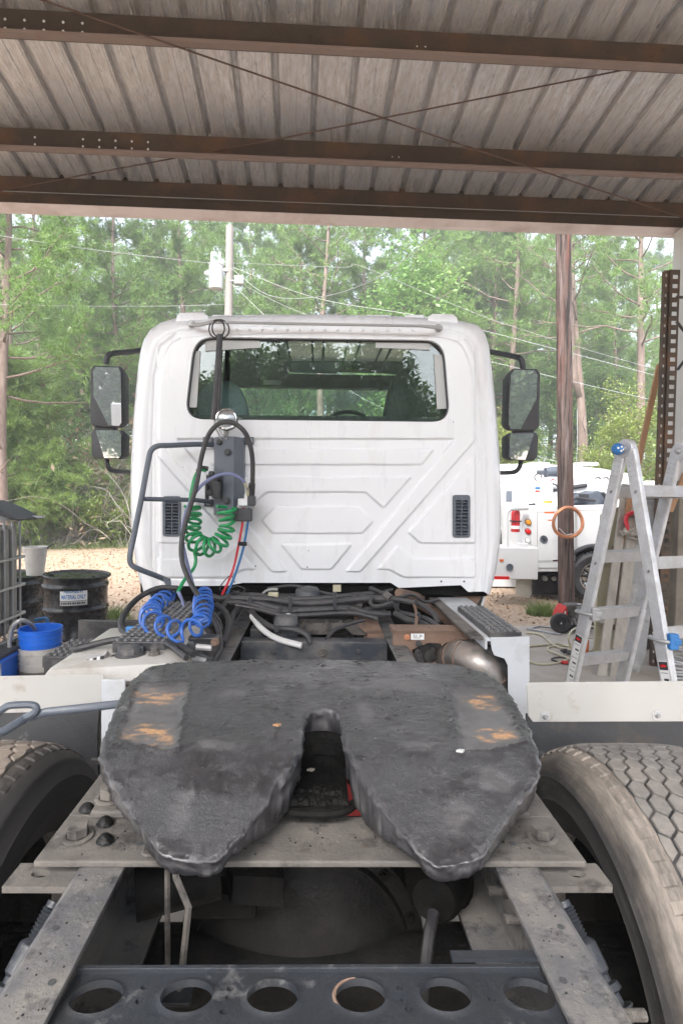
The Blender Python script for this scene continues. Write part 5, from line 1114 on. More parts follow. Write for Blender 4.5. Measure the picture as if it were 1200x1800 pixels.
def tyre(x, s, m, mt, near):
    R, w = .522, .27; A = axm((x, 1.35, .52), (s, 0, 0), (0, 0, 1)); h = w/2      # local z towards the outside
    half = [(.30, -.185), (.33, -.20), (.36, -.216), (.375, -.221), (.380, -.226), (.387, -.224), (.41, -.226), (.43, -.224), (.436, -.227), (.441, -.223), (.455, -.217), (.470, -.208), (.476, -.207), (.480, -.202), (.493, -.187), (.502, -.170), (.506, -.158), (.508, -.148)]
    prof = half+[(.5085, -.08), (.509, 0), (.5085, .08)]+[(r, -zz) for r, zz in half[::-1]]
    mb = MB(); mb.lathe(prof, 96, A); t = part(mb, 'tyre', m, smooth=True, auto=50)
    nb = 68; bm_ = MB(); pit = 2*PI/nb; rg = random.Random(int(x*10)+7); Hh_ = .0415; Wa = pit/.75
    for k in range(nb):
        for zc0 in np.arange(-4, 5)*Hh_+(Hh_/2 if k % 2 else 0):
            ac = k*pit; g_ = .0036; ga = .0052
            poly = [(-Wa/2+ga, 0), (-Wa/4+ga*.6, -Hh_/2+g_), (Wa/4-ga*.6, -Hh_/2+g_), (Wa/2-ga, 0), (Wa/4-ga*.6, Hh_/2-g_), (-Wa/4+ga*.6, Hh_/2-g_)]
            poly = [(ac+u+.010*math.sin(zc0*40)*0, max(-.149, min(.149, zc0+v))) for u, v in poly]
            if max(q[1] for q in poly)-min(q[1] for q in poly) < .015: continue
            hgt = .0125+rg.uniform(-.001, .001); vs = []
            for (rr, ins) in ((.507, 0), (.509+hgt-.002, 0), (.509+hgt, .0018)):
                ca = sum(p[0] for p in poly)/6; cz = sum(p[1] for p in poly)/6
                for (a, zz) in poly:
                    f = 1-ins/.02; a2 = ca+(a-ca)*f; z2 = cz+(zz-cz)*f; edge = (abs(z2)/.15)**5*.009; vs.append(A @ Vector(((rr-edge)*math.cos(a2), (rr-edge)*math.sin(a2), z2)))
            bm_.add(vs, [tuple(range(12, 18))]+[(j*6+i, j*6+(i+1) % 6, (j+1)*6+(i+1) % 6, (j+1)*6+i) for j in range(2) for i in range(6)])
    tag(part(bm_, 'tread_blocks', mt, t), kind='stuff')
    mb = MB(); mb.lathe([(.5098, -.147), (.5102, 0), (.5098, .147)], 96, A); part(mb, 'tread_groove', 'black', t, smooth=True)
    mb = MB()                                    # shoulder lugs
    for k in range(nb):
        a = k*pit; dr = .018
        for sd_ in (-1, 1):
            vs = [A @ Vector((r_*math.cos(aa), r_*math.sin(aa), sd_*zz)) for (r_, zz) in ((.506, .154), (.502, .167), (.497, .177)) for aa in (a, a+pit*.55)]
            vs2 = [A @ Vector(((r_+.003)*math.cos(aa), (r_+.003)*math.sin(aa), sd_*(zz+.003))) for (r_, zz) in ((.508, .154), (.504, .168), (.497, .178)) for aa in (a+.004, a+pit*.55-.004)]
            mb.add(vs+vs2, [(6, 7, 9, 8), (8, 9, 11, 10), (0, 6, 8, 2), (2, 8, 10, 4), (1, 3, 9, 7), (3, 5, 11, 9), (4, 10, 11, 5)])
    tag(part(mb, 'shoulder_lugs', m, t), kind='stuff')
    mb = MB(); mb.lathe([(.31, -.10), (.30, -.07), (.27, -.03), (.12, .0), (.10, .03), (0, .03)], 32, A); part(mb, 'rim', 'grime', t, smooth=True)
for s in (-1, 1):
    tyre(s*.865, s, 'tyre_r' if s > 0 else 'tyre_l', 'treadg' if s > 0 else 'tread', True)
mb = MB()
for s in (-1, 1): mb.tube([(s*.85, 5.2, .5), (s*1.12, 5.2, .5)], .5, 32)
part(mb, 'steer_tyres', 'rubber')
# moulded letters on the dusty sidewall
def text3d(s, size, mtx, m, parent, name='lettering', ext=.001, align='CENTER', sx=1):
    cu = bpy.data.curves.new('txt', 'FONT'); cu.body = s; cu.size = size; cu.extrude = ext; cu.align_x = align; cu.align_y = 'CENTER'; cu.resolution_u = 3
    o = bpy.data.objects.new('txt', cu); COL.objects.link(o); dg = bpy.context.evaluated_depsgraph_get(); me = bpy.data.meshes.new_from_object(o.evaluated_get(dg)); bpy.data.objects.remove(o); bpy.data.curves.remove(cu)
    me.transform(mtx @ Matrix.Diagonal((sx, 1, 1, 1))); me.materials.clear(); me.name = name
    return link(name, me, m, parent)

# grit and dirt crumbs lying on the plates and rails
rg = random.Random(21); mb = MB(); mc = MB()
def crumb(m_, x, y, z, r): m_.lathe([(0, r*.8), (r*.6, r*.7), (r, r*.2), (r*1.05, 0)], 5, Matrix.Translation((x, y, z)) @ Matrix.Rotation(rg.random()*6, 4, 'Z') @ Matrix.Diagonal((1, rg.uniform(.5, 1.2), rg.uniform(.4, 1), 1)))
for k in range(420): crumb(mb if k % 4 else mc, rg.uniform(-.49, .49), 1.04+.125*rg.random()**.7, RZ+.0128, rg.uniform(.0010, .0030))
for k in range(260): s_ = rg.choice((-1, 1)); crumb(mb if k % 2 else mc, s_*(.47-abs(rg.gauss(0, .06))), rg.uniform(1.17, 1.4), RZ+.0128, rg.uniform(.0012, .0045))
for k in range(240): s_ = rg.choice((-1, 1)); crumb(mb if k % 4 else mc, s_*rg.uniform(.35, .415), rg.uniform(.6, 1.03), RZ+.0002, rg.uniform(.0008, .0024))
tag(part(mb, 'grit', 'dust'), kind='stuff'); tag(part(mc, 'dark_grit', 'diff'), kind='stuff')
for s in (-1, 1):
    for (x, y) in ((.40, .70), (.36, .78), (.40, .88)):
        mb = MB(); mb.lathe([(0, 0), (.0055, 0), (.0055, .0012), (0, .0012)], 12, Matrix.Translation((s*x, y, RZ))); part(mb, 'rail_hole', 'inter')
    for y in (1.05, 1.125): bolt(axm((s*.30, y, RZ+.0135), (0, 0, 1)), .012, .010, 0, 'strap_bolt', M['dust'])
# ------------------------------------------------------------------ between fifth wheel and cab
def bx(name, m, a, c, bev=.004, parent=None, **k): mb = MB(); mb.box(a, c, bev); return part(mb, name, m, parent, **k)
# front crossmember (channel) and centre hardware
cmb = bx('front_crossmember', 'can', (-.345, 2.66, .80), (.345, 2.675, .985), .003)
mb = MB(); mb.box((-.345, 2.675, .975), (.345, 2.75, .985), .003); part(mb, 'top_flange', 'can', cmb)
for x in (-.19, .04, .21): bolt(axm((x, 2.66, .935 if x < .1 else .94), (0, -1, 0)), .009 if x != .04 else .016, .008, 0, 'frame_bolt', M['inter'] if x != .04 else M['dust'], cmb)
bx('cab_crossmember', 'black', (-.24, 3.16, .98), (.24, 3.20, 1.12), .004)
mb = MB(); mb.prism([P(585, 1028, 3.15), P(599, 1028, 3.15), P(599, 1040, 3.15), P(585, 1040, 3.15)], (0, .004, 0)); part(mb, 'yellow_tag', M['clear'])
def can(name, px, py, Y, r, h, m='can', dome=True):
    c = P(px, py, Y); mb = MB(); mb.lathe([(0, -h), (r, -h), (r, -.03), (r*1.03, -.028), (r*1.03, -.018), (r, -.015), (r*.97, .0), (r*.8, .012), (r*.3, .02), (0, .021)], 26, Matrix.Translation(c)); return part(mb, name, m, smooth=True)
c1 = can('brake_can', 503, 1086, 2.80, .060, .22); can('brake_can', 541, 1037, 3.12, .068, .12)
mb = MB(); c = P(506, 1081, 2.80); mb.lathe([(0, 0), (.012, 0), (.012, .006), (0, .008)], 8, Matrix.Translation(c)); part(mb, 'can_stud', 'label', c1)
bx('battery_box_plate', 'can', P(462, 1106, 2.85), P(443, 1130, 2.95), .006)
bx('cross_strap', 'dust', P(525, 1095, 2.9)+Vector((0, 0, 0)), P(640, 1107, 3.02), .004)
for px in (535, 575, 598): bolt(axm(P(px, 1095, 2.93), (0, 0, 1)), .016, .014, 0, 'strap_bolt', M['dust'])
bx('torsion_bar', 'black', P(515, 1080, 3.0), P(640, 1093, 3.1), .006)
mb = MB(); mb.prism([P(618, 1078, 2.95), P(660, 1082, 2.95), P(672, 1112, 2.85), P(650, 1118, 2.85), P(628, 1100, 2.9)], (0, .05, 0)); part(mb, 'gusset', 'rust')
bx('red_bracket', 'rust', P(646, 1115, 2.78), P(678, 1122, 2.86), .003); bx('red_bracket', 'rust', P(640, 1122, 2.76), P(672, 1130, 2.80), .003)
mb = MB(); mb.prism([P(578, 1128, 2.80), P(586, 1112, 2.80), P(610, 1112, 2.80), P(626, 1128, 2.80)], (0, .1, 0)); part(mb, 'gear_housing', 'grime', bevel=.01)
bx('air_fitting', 'clear', P(472, 1040, 3.06), P(489, 1050, 3.02), .004); hose('air_fitting_line', [(455, 1052, 3.08), (466, 1040, 3.05), (476, 1036, 3.04), (488, 1036, 3.04)], .007, 'galv')
mb = MB(); mb.tube([P(618, 1055, 3.0), P(636, 1062, 3.0)], .03, 10); mb.tube([P(676, 1045, 2.98), P(686, 1052, 2.96)], .022, 10); part(mb, 'hose_coupling', 'dust', smooth=True)
def bundle(name, pts, r, m='rubber', k=1, sp=.02):
    for i in range(k): hose(name, [(x, y+2*i*(1 if k > 1 else 0), Y-.012*i) for x, y, Y in pts], r, m)
bundle('air_hose', [(396, 1052, 2.98), (425, 1052, 2.96), (470, 1054, 2.95), (530, 1061, 2.95), (585, 1059, 2.95), (640, 1053, 2.97), (700, 1054, 2.98)], .020)
bundle('air_hose', [(435, 1057, 2.94), (470, 1065, 2.92), (510, 1073, 2.90), (560, 1072, 2.90), (612, 1070, 2.90), (650, 1078, 2.90), (685, 1080, 2.92)], .018)
bundle('air_hose', [(400, 1058, 2.93), (440, 1062, 2.90), (480, 1074, 2.88), (520, 1075, 2.88)], .013)
bundle('air_hose', [(640, 1072, 2.9), (668, 1068, 2.93), (700, 1062, 2.96)], .014)
bundle('air_hose', [(438, 1070, 2.90), (455, 1088, 2.80), (480, 1103, 2.72), (515, 1106, 2.68), (538, 1115, 2.66), (545, 1130, 2.65)], .014)
bundle('white_coolant_hose', [(442, 1082, 2.85), (460, 1104, 2.74), (488, 1122, 2.68), (530, 1134, 2.64)], .012, 'whiteh', 2)
bundle('air_hose', [(430, 1050, 3.0), (402, 1056, 2.95), (385, 1075, 2.86), (372, 1095, 2.75), (364, 1112, 2.62)], .015)
bundle('air_hose', [(430, 1060, 2.94), (412, 1078, 2.85), (406, 1098, 2.72), (396, 1122, 2.58), (390, 1135, 2.5)], .015)
bundle('air_hose', [(372, 1048, 2.95), (388, 1052, 2.94), (404, 1048, 2.98)], .017)
bundle('air_hose', [(344, 1062, 2.7), (356, 1092, 2.6), (372, 1118, 2.5), (378, 1145, 2.42)], .016)
bundle('air_hose', [(690, 1053, 2.95), (716, 1057, 2.92), (742, 1064, 2.88), (762, 1080, 2.80), (770, 1096, 2.75)], .014)
bundle('air_hose', [(697, 1076, 2.92), (722, 1082, 2.86), (752, 1090, 2.78), (774, 1106, 2.70)], .015, k=1)
bundle('air_hose', [(694, 1078, 2.90), (715, 1089, 2.82), (742, 1096, 2.74), (762, 1110, 2.66)], .016, k=1)
bundle('air_hose', [(655, 1052, 2.94), (651, 1060, 2.90), (662, 1066, 2.88), (690, 1060, 2.90)], .010)
bundle('wiring_loom', [(630, 1044, 3.05), (660, 1056, 3.0), (690, 1062, 2.95), (700, 1075, 2.9)], .011); bundle('wiring_loom', [(650, 1034, 3.1), (675, 1045, 3.04), (700, 1060, 2.98)], .013)
bundle('air_hose', [(402, 1046, 3.06), (450, 1046, 3.06), (500, 1052, 3.04), (560, 1052, 3.04), (620, 1046, 3.06), (680, 1042, 3.1)], .014)
bundle('air_hose', [(414, 1064, 2.9), (450, 1070, 2.88), (500, 1082, 2.84), (560, 1080, 2.85), (620, 1078, 2.86), (664, 1088, 2.85)], .012)
bundle('air_hose', [(380, 1062, 2.86), (396, 1076, 2.78), (402, 1098, 2.66), (392, 1130, 2.5)], .014)
bundle('air_hose', [(352, 1048, 2.9), (366, 1070, 2.76), (384, 1092, 2.62), (388, 1110, 2.54)], .013)
bundle('air_hose', [(640, 1090, 2.84), (610, 1098, 2.8), (585, 1110, 2.76), (570, 1130, 2.7)], .010)
bundle('wiring_loom', [(470, 1034, 3.1), (520, 1030, 3.12), (580, 1044, 3.1), (640, 1048, 3.08), (690, 1036, 3.12)], .008)
bundle('wiring_loom', [(420, 1040, 3.05), (404, 1046, 3.0), (392, 1062, 2.9), (376, 1072, 2.8), (352, 1066, 2.75)], .007)
bundle('wiring_loom', [(700, 1050, 3.0), (724, 1046, 3.05), (748, 1058, 3.05), (770, 1054, 3.1)], .009)
for (px, y0, y1, Y) in ((492, 1064, 1080, 2.87), (510, 1048, 1080, 2.87), (588, 1040, 1070, 2.88), (611, 1064, 1082, 2.87), (735, 1076, 1096, 2.78), (440, 1048, 1064, 2.9), (486, 1098, 1112, 2.66), (730, 1054, 1062, 2.87)):
    mb = MB(); mb.box(P(px-3, y0, Y), P(px+3, y1, Y-.012), .003); part(mb, 'hose_clamp', 'plastic')
mb = MB(); mb.tube(cr([P(728, 1108, 2.68), P(732, 1088, 2.75), P(731, 1075, 2.85), P(727, 1062, 2.9)], 5), .008, 6); part(mb, 'clamp_post', 'rust')
# dark firewall, floor of the cab and rear cab mount under the body
bx('cab_floor', 'grime', (-1.0, 3.26, 1.10), (1.0, 4.7, 1.16), .01); bx('cab_mount', 'grime', (-.9, 3.35, .80), (.9, 3.45, 1.09), .02)
mb = MB(); mb.tube([P(735, 1060, 3.3), P(815, 1105, 2.95)], .03, 10); mb.tube([P(700, 1042, 3.1), P(740, 1050, 3.3)], .025, 8); part(mb, 'exhaust_tube', 'rust', smooth=True)
# left side: battery/valve box with bracket, deck, tank, steps
bx('valve_box', 'black', P(330, 1120, 2.30), P(388, 1165, 2.36), .008); bx('valve_box', 'can', P(310, 1100, 2.62), P(372, 1128, 2.7), .01)
mb = MB(); mb.prism([P(316, 1156, 2.18), P(330, 1129, 2.18), P(340, 1129, 2.18), P(352, 1150, 2.18), P(372, 1158, 2.18), P(372, 1168, 2.18)], (0, .03, 0)); part(mb, 'hanger_bracket', 'plastic', bevel=.004)
for a, c in (((345, 1137), (372, 1139)), ((338, 1157), (362, 1162))):
    mb = MB(); mb.tube([P(a[0], a[1], 2.16), P(c[0], c[1], 2.16)], .012, 8); part(mb, 'air_fitting', 'alud')
bolt(axm(P(378, 1129, 2.29), (0, -1, 0)), .012, .01, 0, 'box_bolt', M['rust'])
mb = MB()
tk = [(-.93, .62), (-.97, .70), (-.97, 1.00), (-.93, 1.06), (-.52, 1.085), (-.46, 1.05), (-.46, .66), (-.5, .62)]
mb.prism([(x, 1.99, z) for x, z in tk], (0, .62, 0)); tank = part(mb, 'fuel_tank', 'tankm', bevel=.02, smooth=True, auto=50)
c = Vector((P(230, 1160, 2.12).x, 2.12, 1.072)); mb = MB(); mb.lathe([(0, 0), (.055, 0), (.058, .008), (.046, .012), (.044, .030), (.036, .036), (.0, .04)], 20, Matrix.Translation(c))
for k in range(6): mb.box(c+Vector((.040*math.cos(k*PI/3)-.008, .040*math.sin(k*PI/3)-.008, .01)), c+Vector((.040*math.cos(k*PI/3)+.008, .040*math.sin(k*PI/3)+.008, .034)), .003)
part(mb, 'filler_cap', 'can', tank, smooth=True)
c = Vector((P(272, 1163, 2.1).x, 2.10, 1.075)); mb = MB(); mb.lathe([(0, 0), (.022, 0), (.022, .018), (.014, .020), (.014, .035), (0, .036)], 8, Matrix.Translation(c)); part(mb, 'fuel_fitting', 'dust', tank)
mb = MB(); mb.tube(cr([(-.93, 2.2, 1.07), (-.75, 2.23, 1.105), (-.55, 2.2, 1.10), (-.44, 2.08, 1.09)], 6), .013, 8); mb.tube(cr([(-.66, 2.24, 1.10), (-.56, 2.16, 1.105), (-.45, 2.0, 1.10)], 6), .011, 8); part(mb, 'fuel_line', 'rubber', smooth=True)
mb = MB(); mb.box((-.99, 1.985, 1.008), (-.44, 2.05, 1.02), .003); mb.box((-.985, 1.97, .985), (-.52, 1.986, 1.012), .003); part(mb, 'tank_strap', 'dust', tank)
bx('side_panel', 'grey', P(178, 1195, 1.93), P(222, 1330, 1.94), .003)
def step_plate(x0, x1, y0, y1, z, nx, ny, m, name='step_plate', bump='dome'):
    mb = MB(); mb.box((x0, y0, z-.006), (x1, y1, z), .002)
    for (a, c) in ((x0, x0+.005), (x1-.005, x1)): mb.box((a, y0, z-.045), (c, y1, z-.0062))
    mb.box((x0, y0-.0005, z-.045), (x1, y0+.005, z-.0062)); s = part(mb, name, m)
    gm = MB()
    for i in range(nx):
        for j in range(ny):
            x = x0+(x1-x0)*(i+.5+(.0 if j % 2 else 0))/nx; y = y0+(y1-y0)*(j+.5)/ny; r = min((x1-x0)/nx, (y1-y0)/ny)*.33
            gm.lathe([(r, -.0005), (r*.85, .006), (r*.55, .008), (r*.4, .003), (0, .002)], 10, Matrix.Translation((x, y, z)))
    g = tag(gm.build('grip_domes', M['dome'] if m == 'stepm' else M[m], s, smooth=True), kind='stuff'); return s
step_plate(-.765, -.565, 2.16, 2.46, 1.112, 7, 7, 'stepm'); step_plate(-.775, -.57, 2.50, 2.95, 1.114, 7, 10, 'stepm')
step_plate(-1.115, -.975, 2.34, 2.62, 1.0, 5, 6, 'stepm')
mb = MB()
for x in (-1.10, -.99): mb.box((x-.012, 2.345, .72), (x+.012, 2.36, .96), .002); mb.box((x-.012, 2.6, .72), (x+.012, 2.61, .96), .002)
mb.box((-1.12, 2.7, .90), (-.60, 2.72, 1.07), .004); mb.box((-.95, 2.45, .80), (-.80, 2.62, .98), .005); part(mb, 'step_bracket', 'black')
bx('white_step_side', 'white', P(208, 1118, 2.3), P(222, 1135, 2.31), .002)
mb = MB(); c = P(243, 1110, 2.4); mb.box(c+Vector((-.035, -.03, -.03)), c+Vector((.03, .03, .005)), .008); mb.box(c+Vector((-.05, -.012, -.02)), c+Vector((.045, .012, .022)), .006); mb.box(c+Vector((.01, -.035, -.03)), c+Vector((.05, .025, .0)), .008); part(mb, 'blue_dust_cap', 'bluecap')
# dirty aluminium tag tied to the step
mb = MB(); a, c_ = P(149, 1171, 2.1), P(189, 1160, 2.1); d = (c_-a); 
mb.prism([a, a+Vector((0, -.02, .02)), c_+Vector((0, -.02, .025)), c_], (0, .03, .01)); tgp = part(mb, 'metal_tag', 'alud', bevel=.004)
for k in range(6): q = a.lerp(c_, (k+.7)/6.5); mb = MB(); mb.box(q+Vector((-.006, -.024, .004)), q+Vector((.004, -.018, .024)), .001); part(mb, 'tag_rib', 'inkb' if k % 2 else 'label', tgp)
mb = MB(); mb.tube([c_, P(208, 1148, 2.12), P(225, 1140, 2.14)], .005, 6); part(mb, 'tag_wire', 'black', tgp)
# ------------------------------------------------------------------ right side box, step, canister plate and exhaust elbow
z1 = 1.09
bx('side_box_top', 'grey', (.712, 2.34, z1-.012), (.885, 3.28, z1), .002)
mb = MB(); mb.prism([P(x, y, 2.335) for x, y in ((861, 1121), (930, 1119), (930, 1210), (927, 1292), (905, 1292), (893, 1240), (892, 1170), (886, 1158), (868, 1152), (864, 1142))], (0, .006, 0)); part(mb, 'side_box_panel', 'grey', bevel=.002)
mb = MB(); mb.box((.712, 2.342, 1.045), (.722, 3.28, z1-.0125), .001); mb.box((.86, 2.342, .6), (.87, 3.2, z1-.0125)); part(mb, 'side_box_wall', 'grey')
bx('side_box_liner', 'black', (.725, 2.38, .60), (.855, 2.40, 1.05), .003)
mb = MB(); mb.box((.655, 2.36, 1.082), (.711, 3.25, 1.094), .002); part(mb, 'side_box_lip', 'dust')
step_plate(.735, .872, 2.36, 2.90, z1+.024, 5, 17, 'stepm')
mb = MB(); mb.box((.735, 2.362, z1+.0005), (.872, 2.366, z1-.02)); part(mb, 'step_shim', 'black')
Yp = 2.56; pl = [(690, 1109), (838, 1109), (848, 1116), (862, 1136), (862, 1215), (760, 1215), (690, 1140)]
hl = [[(798+33*math.cos(a), 1162+36*math.sin(a)) for a in np.linspace(0, 2*PI, 25)[:-1]]]
pol = [B2(x, y, Yp) for x, y in pl]; hol = [[B2(x, y, Yp) for x, y in h] for h in hl]; hol.append([B2(x, y, Yp) for x, y in ((724, 1142), (752, 1130), (775, 1131), (779, 1150), (760, 1166), (728, 1160))])
U, V, Q, be, bv = relief_grid(pol, hol, .008); vs = np.stack([U, np.full(U.shape, Yp), V], 1).tolist(); fs = Q.tolist(); m0 = len(vs); im = {int(i): m0+k for k, i in enumerate(bv)}; vs += [(U[i], Yp+.006, V[i]) for i in bv]; fs += [[int(a), int(c), im[int(c)], im[int(a)]] for a, c in be]
mb = MB(); mb.add(vs, fs); rp_ = part(mb, 'rusty_guard_plate', 'rust')
bx('guard_plate_top', 'rust', P(690, 1108, Yp), P(838, 1106, Yp+.12), .002, rp_); bolt(axm(P(715, 1120, Yp-.001), (0, -1, 0)), .010, .008, 0, 'plate_bolt', M['copper'], rp_); bolt(axm(P(735, 1131, Yp-.001), (0, -1, 0)), .010, .008, 0, 'plate_bolt', M['inter'], rp_)
mb = MB(); mb.prism([P(722, 1114, Yp-.003), P(745, 1114, Yp-.003), P(745, 1124.5, Yp-.003), P(722, 1124.5, Yp-.003)], (0, .002, 0)); stk = part(mb, 'sticker', 'label', rp_)
c = P(733.5, 1119.3, Yp-.0035); text3d('SLP', .024, Matrix.Translation(c) @ Matrix.Rotation(PI/2, 4, 'X'), M['slate'], stk, 'sticker_lettering', .0003, sx=1.25)
mb = MB(); A = axm(P(742, 1152, 2.60), (.55, -1, .25)); mb.lathe([(0, -.12), (.055, -.12), (.06, .0), (.062, .02), (.055, .032), (.03, .036), (.028, .05), (0, .052)], 12, A)
for k in range(6): mb.lathe([(0, .0), (.012, 0), (.010, .01), (0, .012)], 8, A @ Matrix.Translation((.043*math.cos(k), .043*math.sin(k), .03)))
part(mb, 'black_filter', 'blackgloss', smooth=True, auto=30)
mb = MB(); q = cr([P(788, 1156, 2.74), P(800, 1157, 2.60), P(816, 1156, 2.50), P(836, 1163, 2.44), P(851, 1182, 2.42), P(858, 1210, 2.42), P(860, 1250, 2.42)], 8); mb.tube(q, .080, 28, cap=False); eb = part(mb, 'exhaust_elbow', 'steel', smooth=True)
def ring_at(i, nm='weld_bead', w=.0815):
    t = (q[i+1]-q[i-1]).normalized(); u = t.orthogonal().normalized(); v_ = t.cross(u); mb = MB(); mb.tube([q[i]+(u*math.cos(a)+v_*math.sin(a))*w for a in np.linspace(0, 2*PI, 41)[:-1]], .0028, 5, closed=True); part(mb, nm, 'rust', eb, smooth=True)
for i in (12, 18, 36): ring_at(i)
# ------------------------------------------------------------------ quarter fender plates ahead of the rear tyres
for s in (-1, 1):
    Y = 1.95
    pts = [(925, 1204), (930, 1200), (1260, 1197), (1260, 1268), (936, 1269), (928, 1258)] if s > 0 else [(182, 1186), (183, 1192), (177, 1240), (168, 1249), (-80, 1256), (-80, 1190)]
    mb = MB(); mb.prism([P(x, y, Y) for x, y in pts], (0, .005, 0)); fp = part(mb, 'fender_plate', 'whited', bevel=.0015)
    if s > 0:
        for (px, py) in ((957, 1259), (1154, 1257)):
            m_ = axm(P(px, py, Y-.001), (0, -1, 0)); mb = MB(); mb.lathe([(0, 0), (.018, 0), (.018, .002), (0, .0022)], 24, m_); part(mb, 'washer', 'alu', fp); bolt(m_, .007, .008, 0, 'fender_bolt', M['galv'], fp)
    mb = MB(); a = P(925 if s > 0 else 174, 1262 if s > 0 else 1250, Y+.006); xo = s*1.6; za = a.z+.012
    prof = [(Y+.0065, za), (Y-.01, za-.10), (Y-.0, za-.25), (Y+.04, za-.5)]
    vs = [(x, y+d, z_) for x in (a.x, xo) for (y, z_) in prof for d in (0, .012)]; 
    for x0_, x1_ in ((a.x, xo),):
        n_ = len(prof)
        mb.add([(x0_, y, z_) for y, z_ in prof]+[(x1_, y, z_) for y, z_ in prof]+[(x0_, y+.012, z_) for y, z_ in prof]+[(x1_, y+.012, z_) for y, z_ in prof],
               [(i, i+1, n_+i+1, n_+i) for i in range(n_-1)]+[(2*n_+i, 3*n_+i, 3*n_+i+1, 2*n_+i+1) for i in range(n_-1)]+[(i, 2*n_+i, 2*n_+i+1, i+1) for i in range(n_-1)])
    part(mb, 'mud_flap', 'flap', smooth=True)
bx('flap_bracket', 'black', P(163, 1330, 1.92), P(176, 1345, 1.90), .003)
bx('inner_fender', 'grime', (.50, 1.97, .55), (.70, 2.0, .98), .004); bx('inner_fender', 'grime', (-.44, 2.0, .6), (-.30, 2.3, .9), .01)
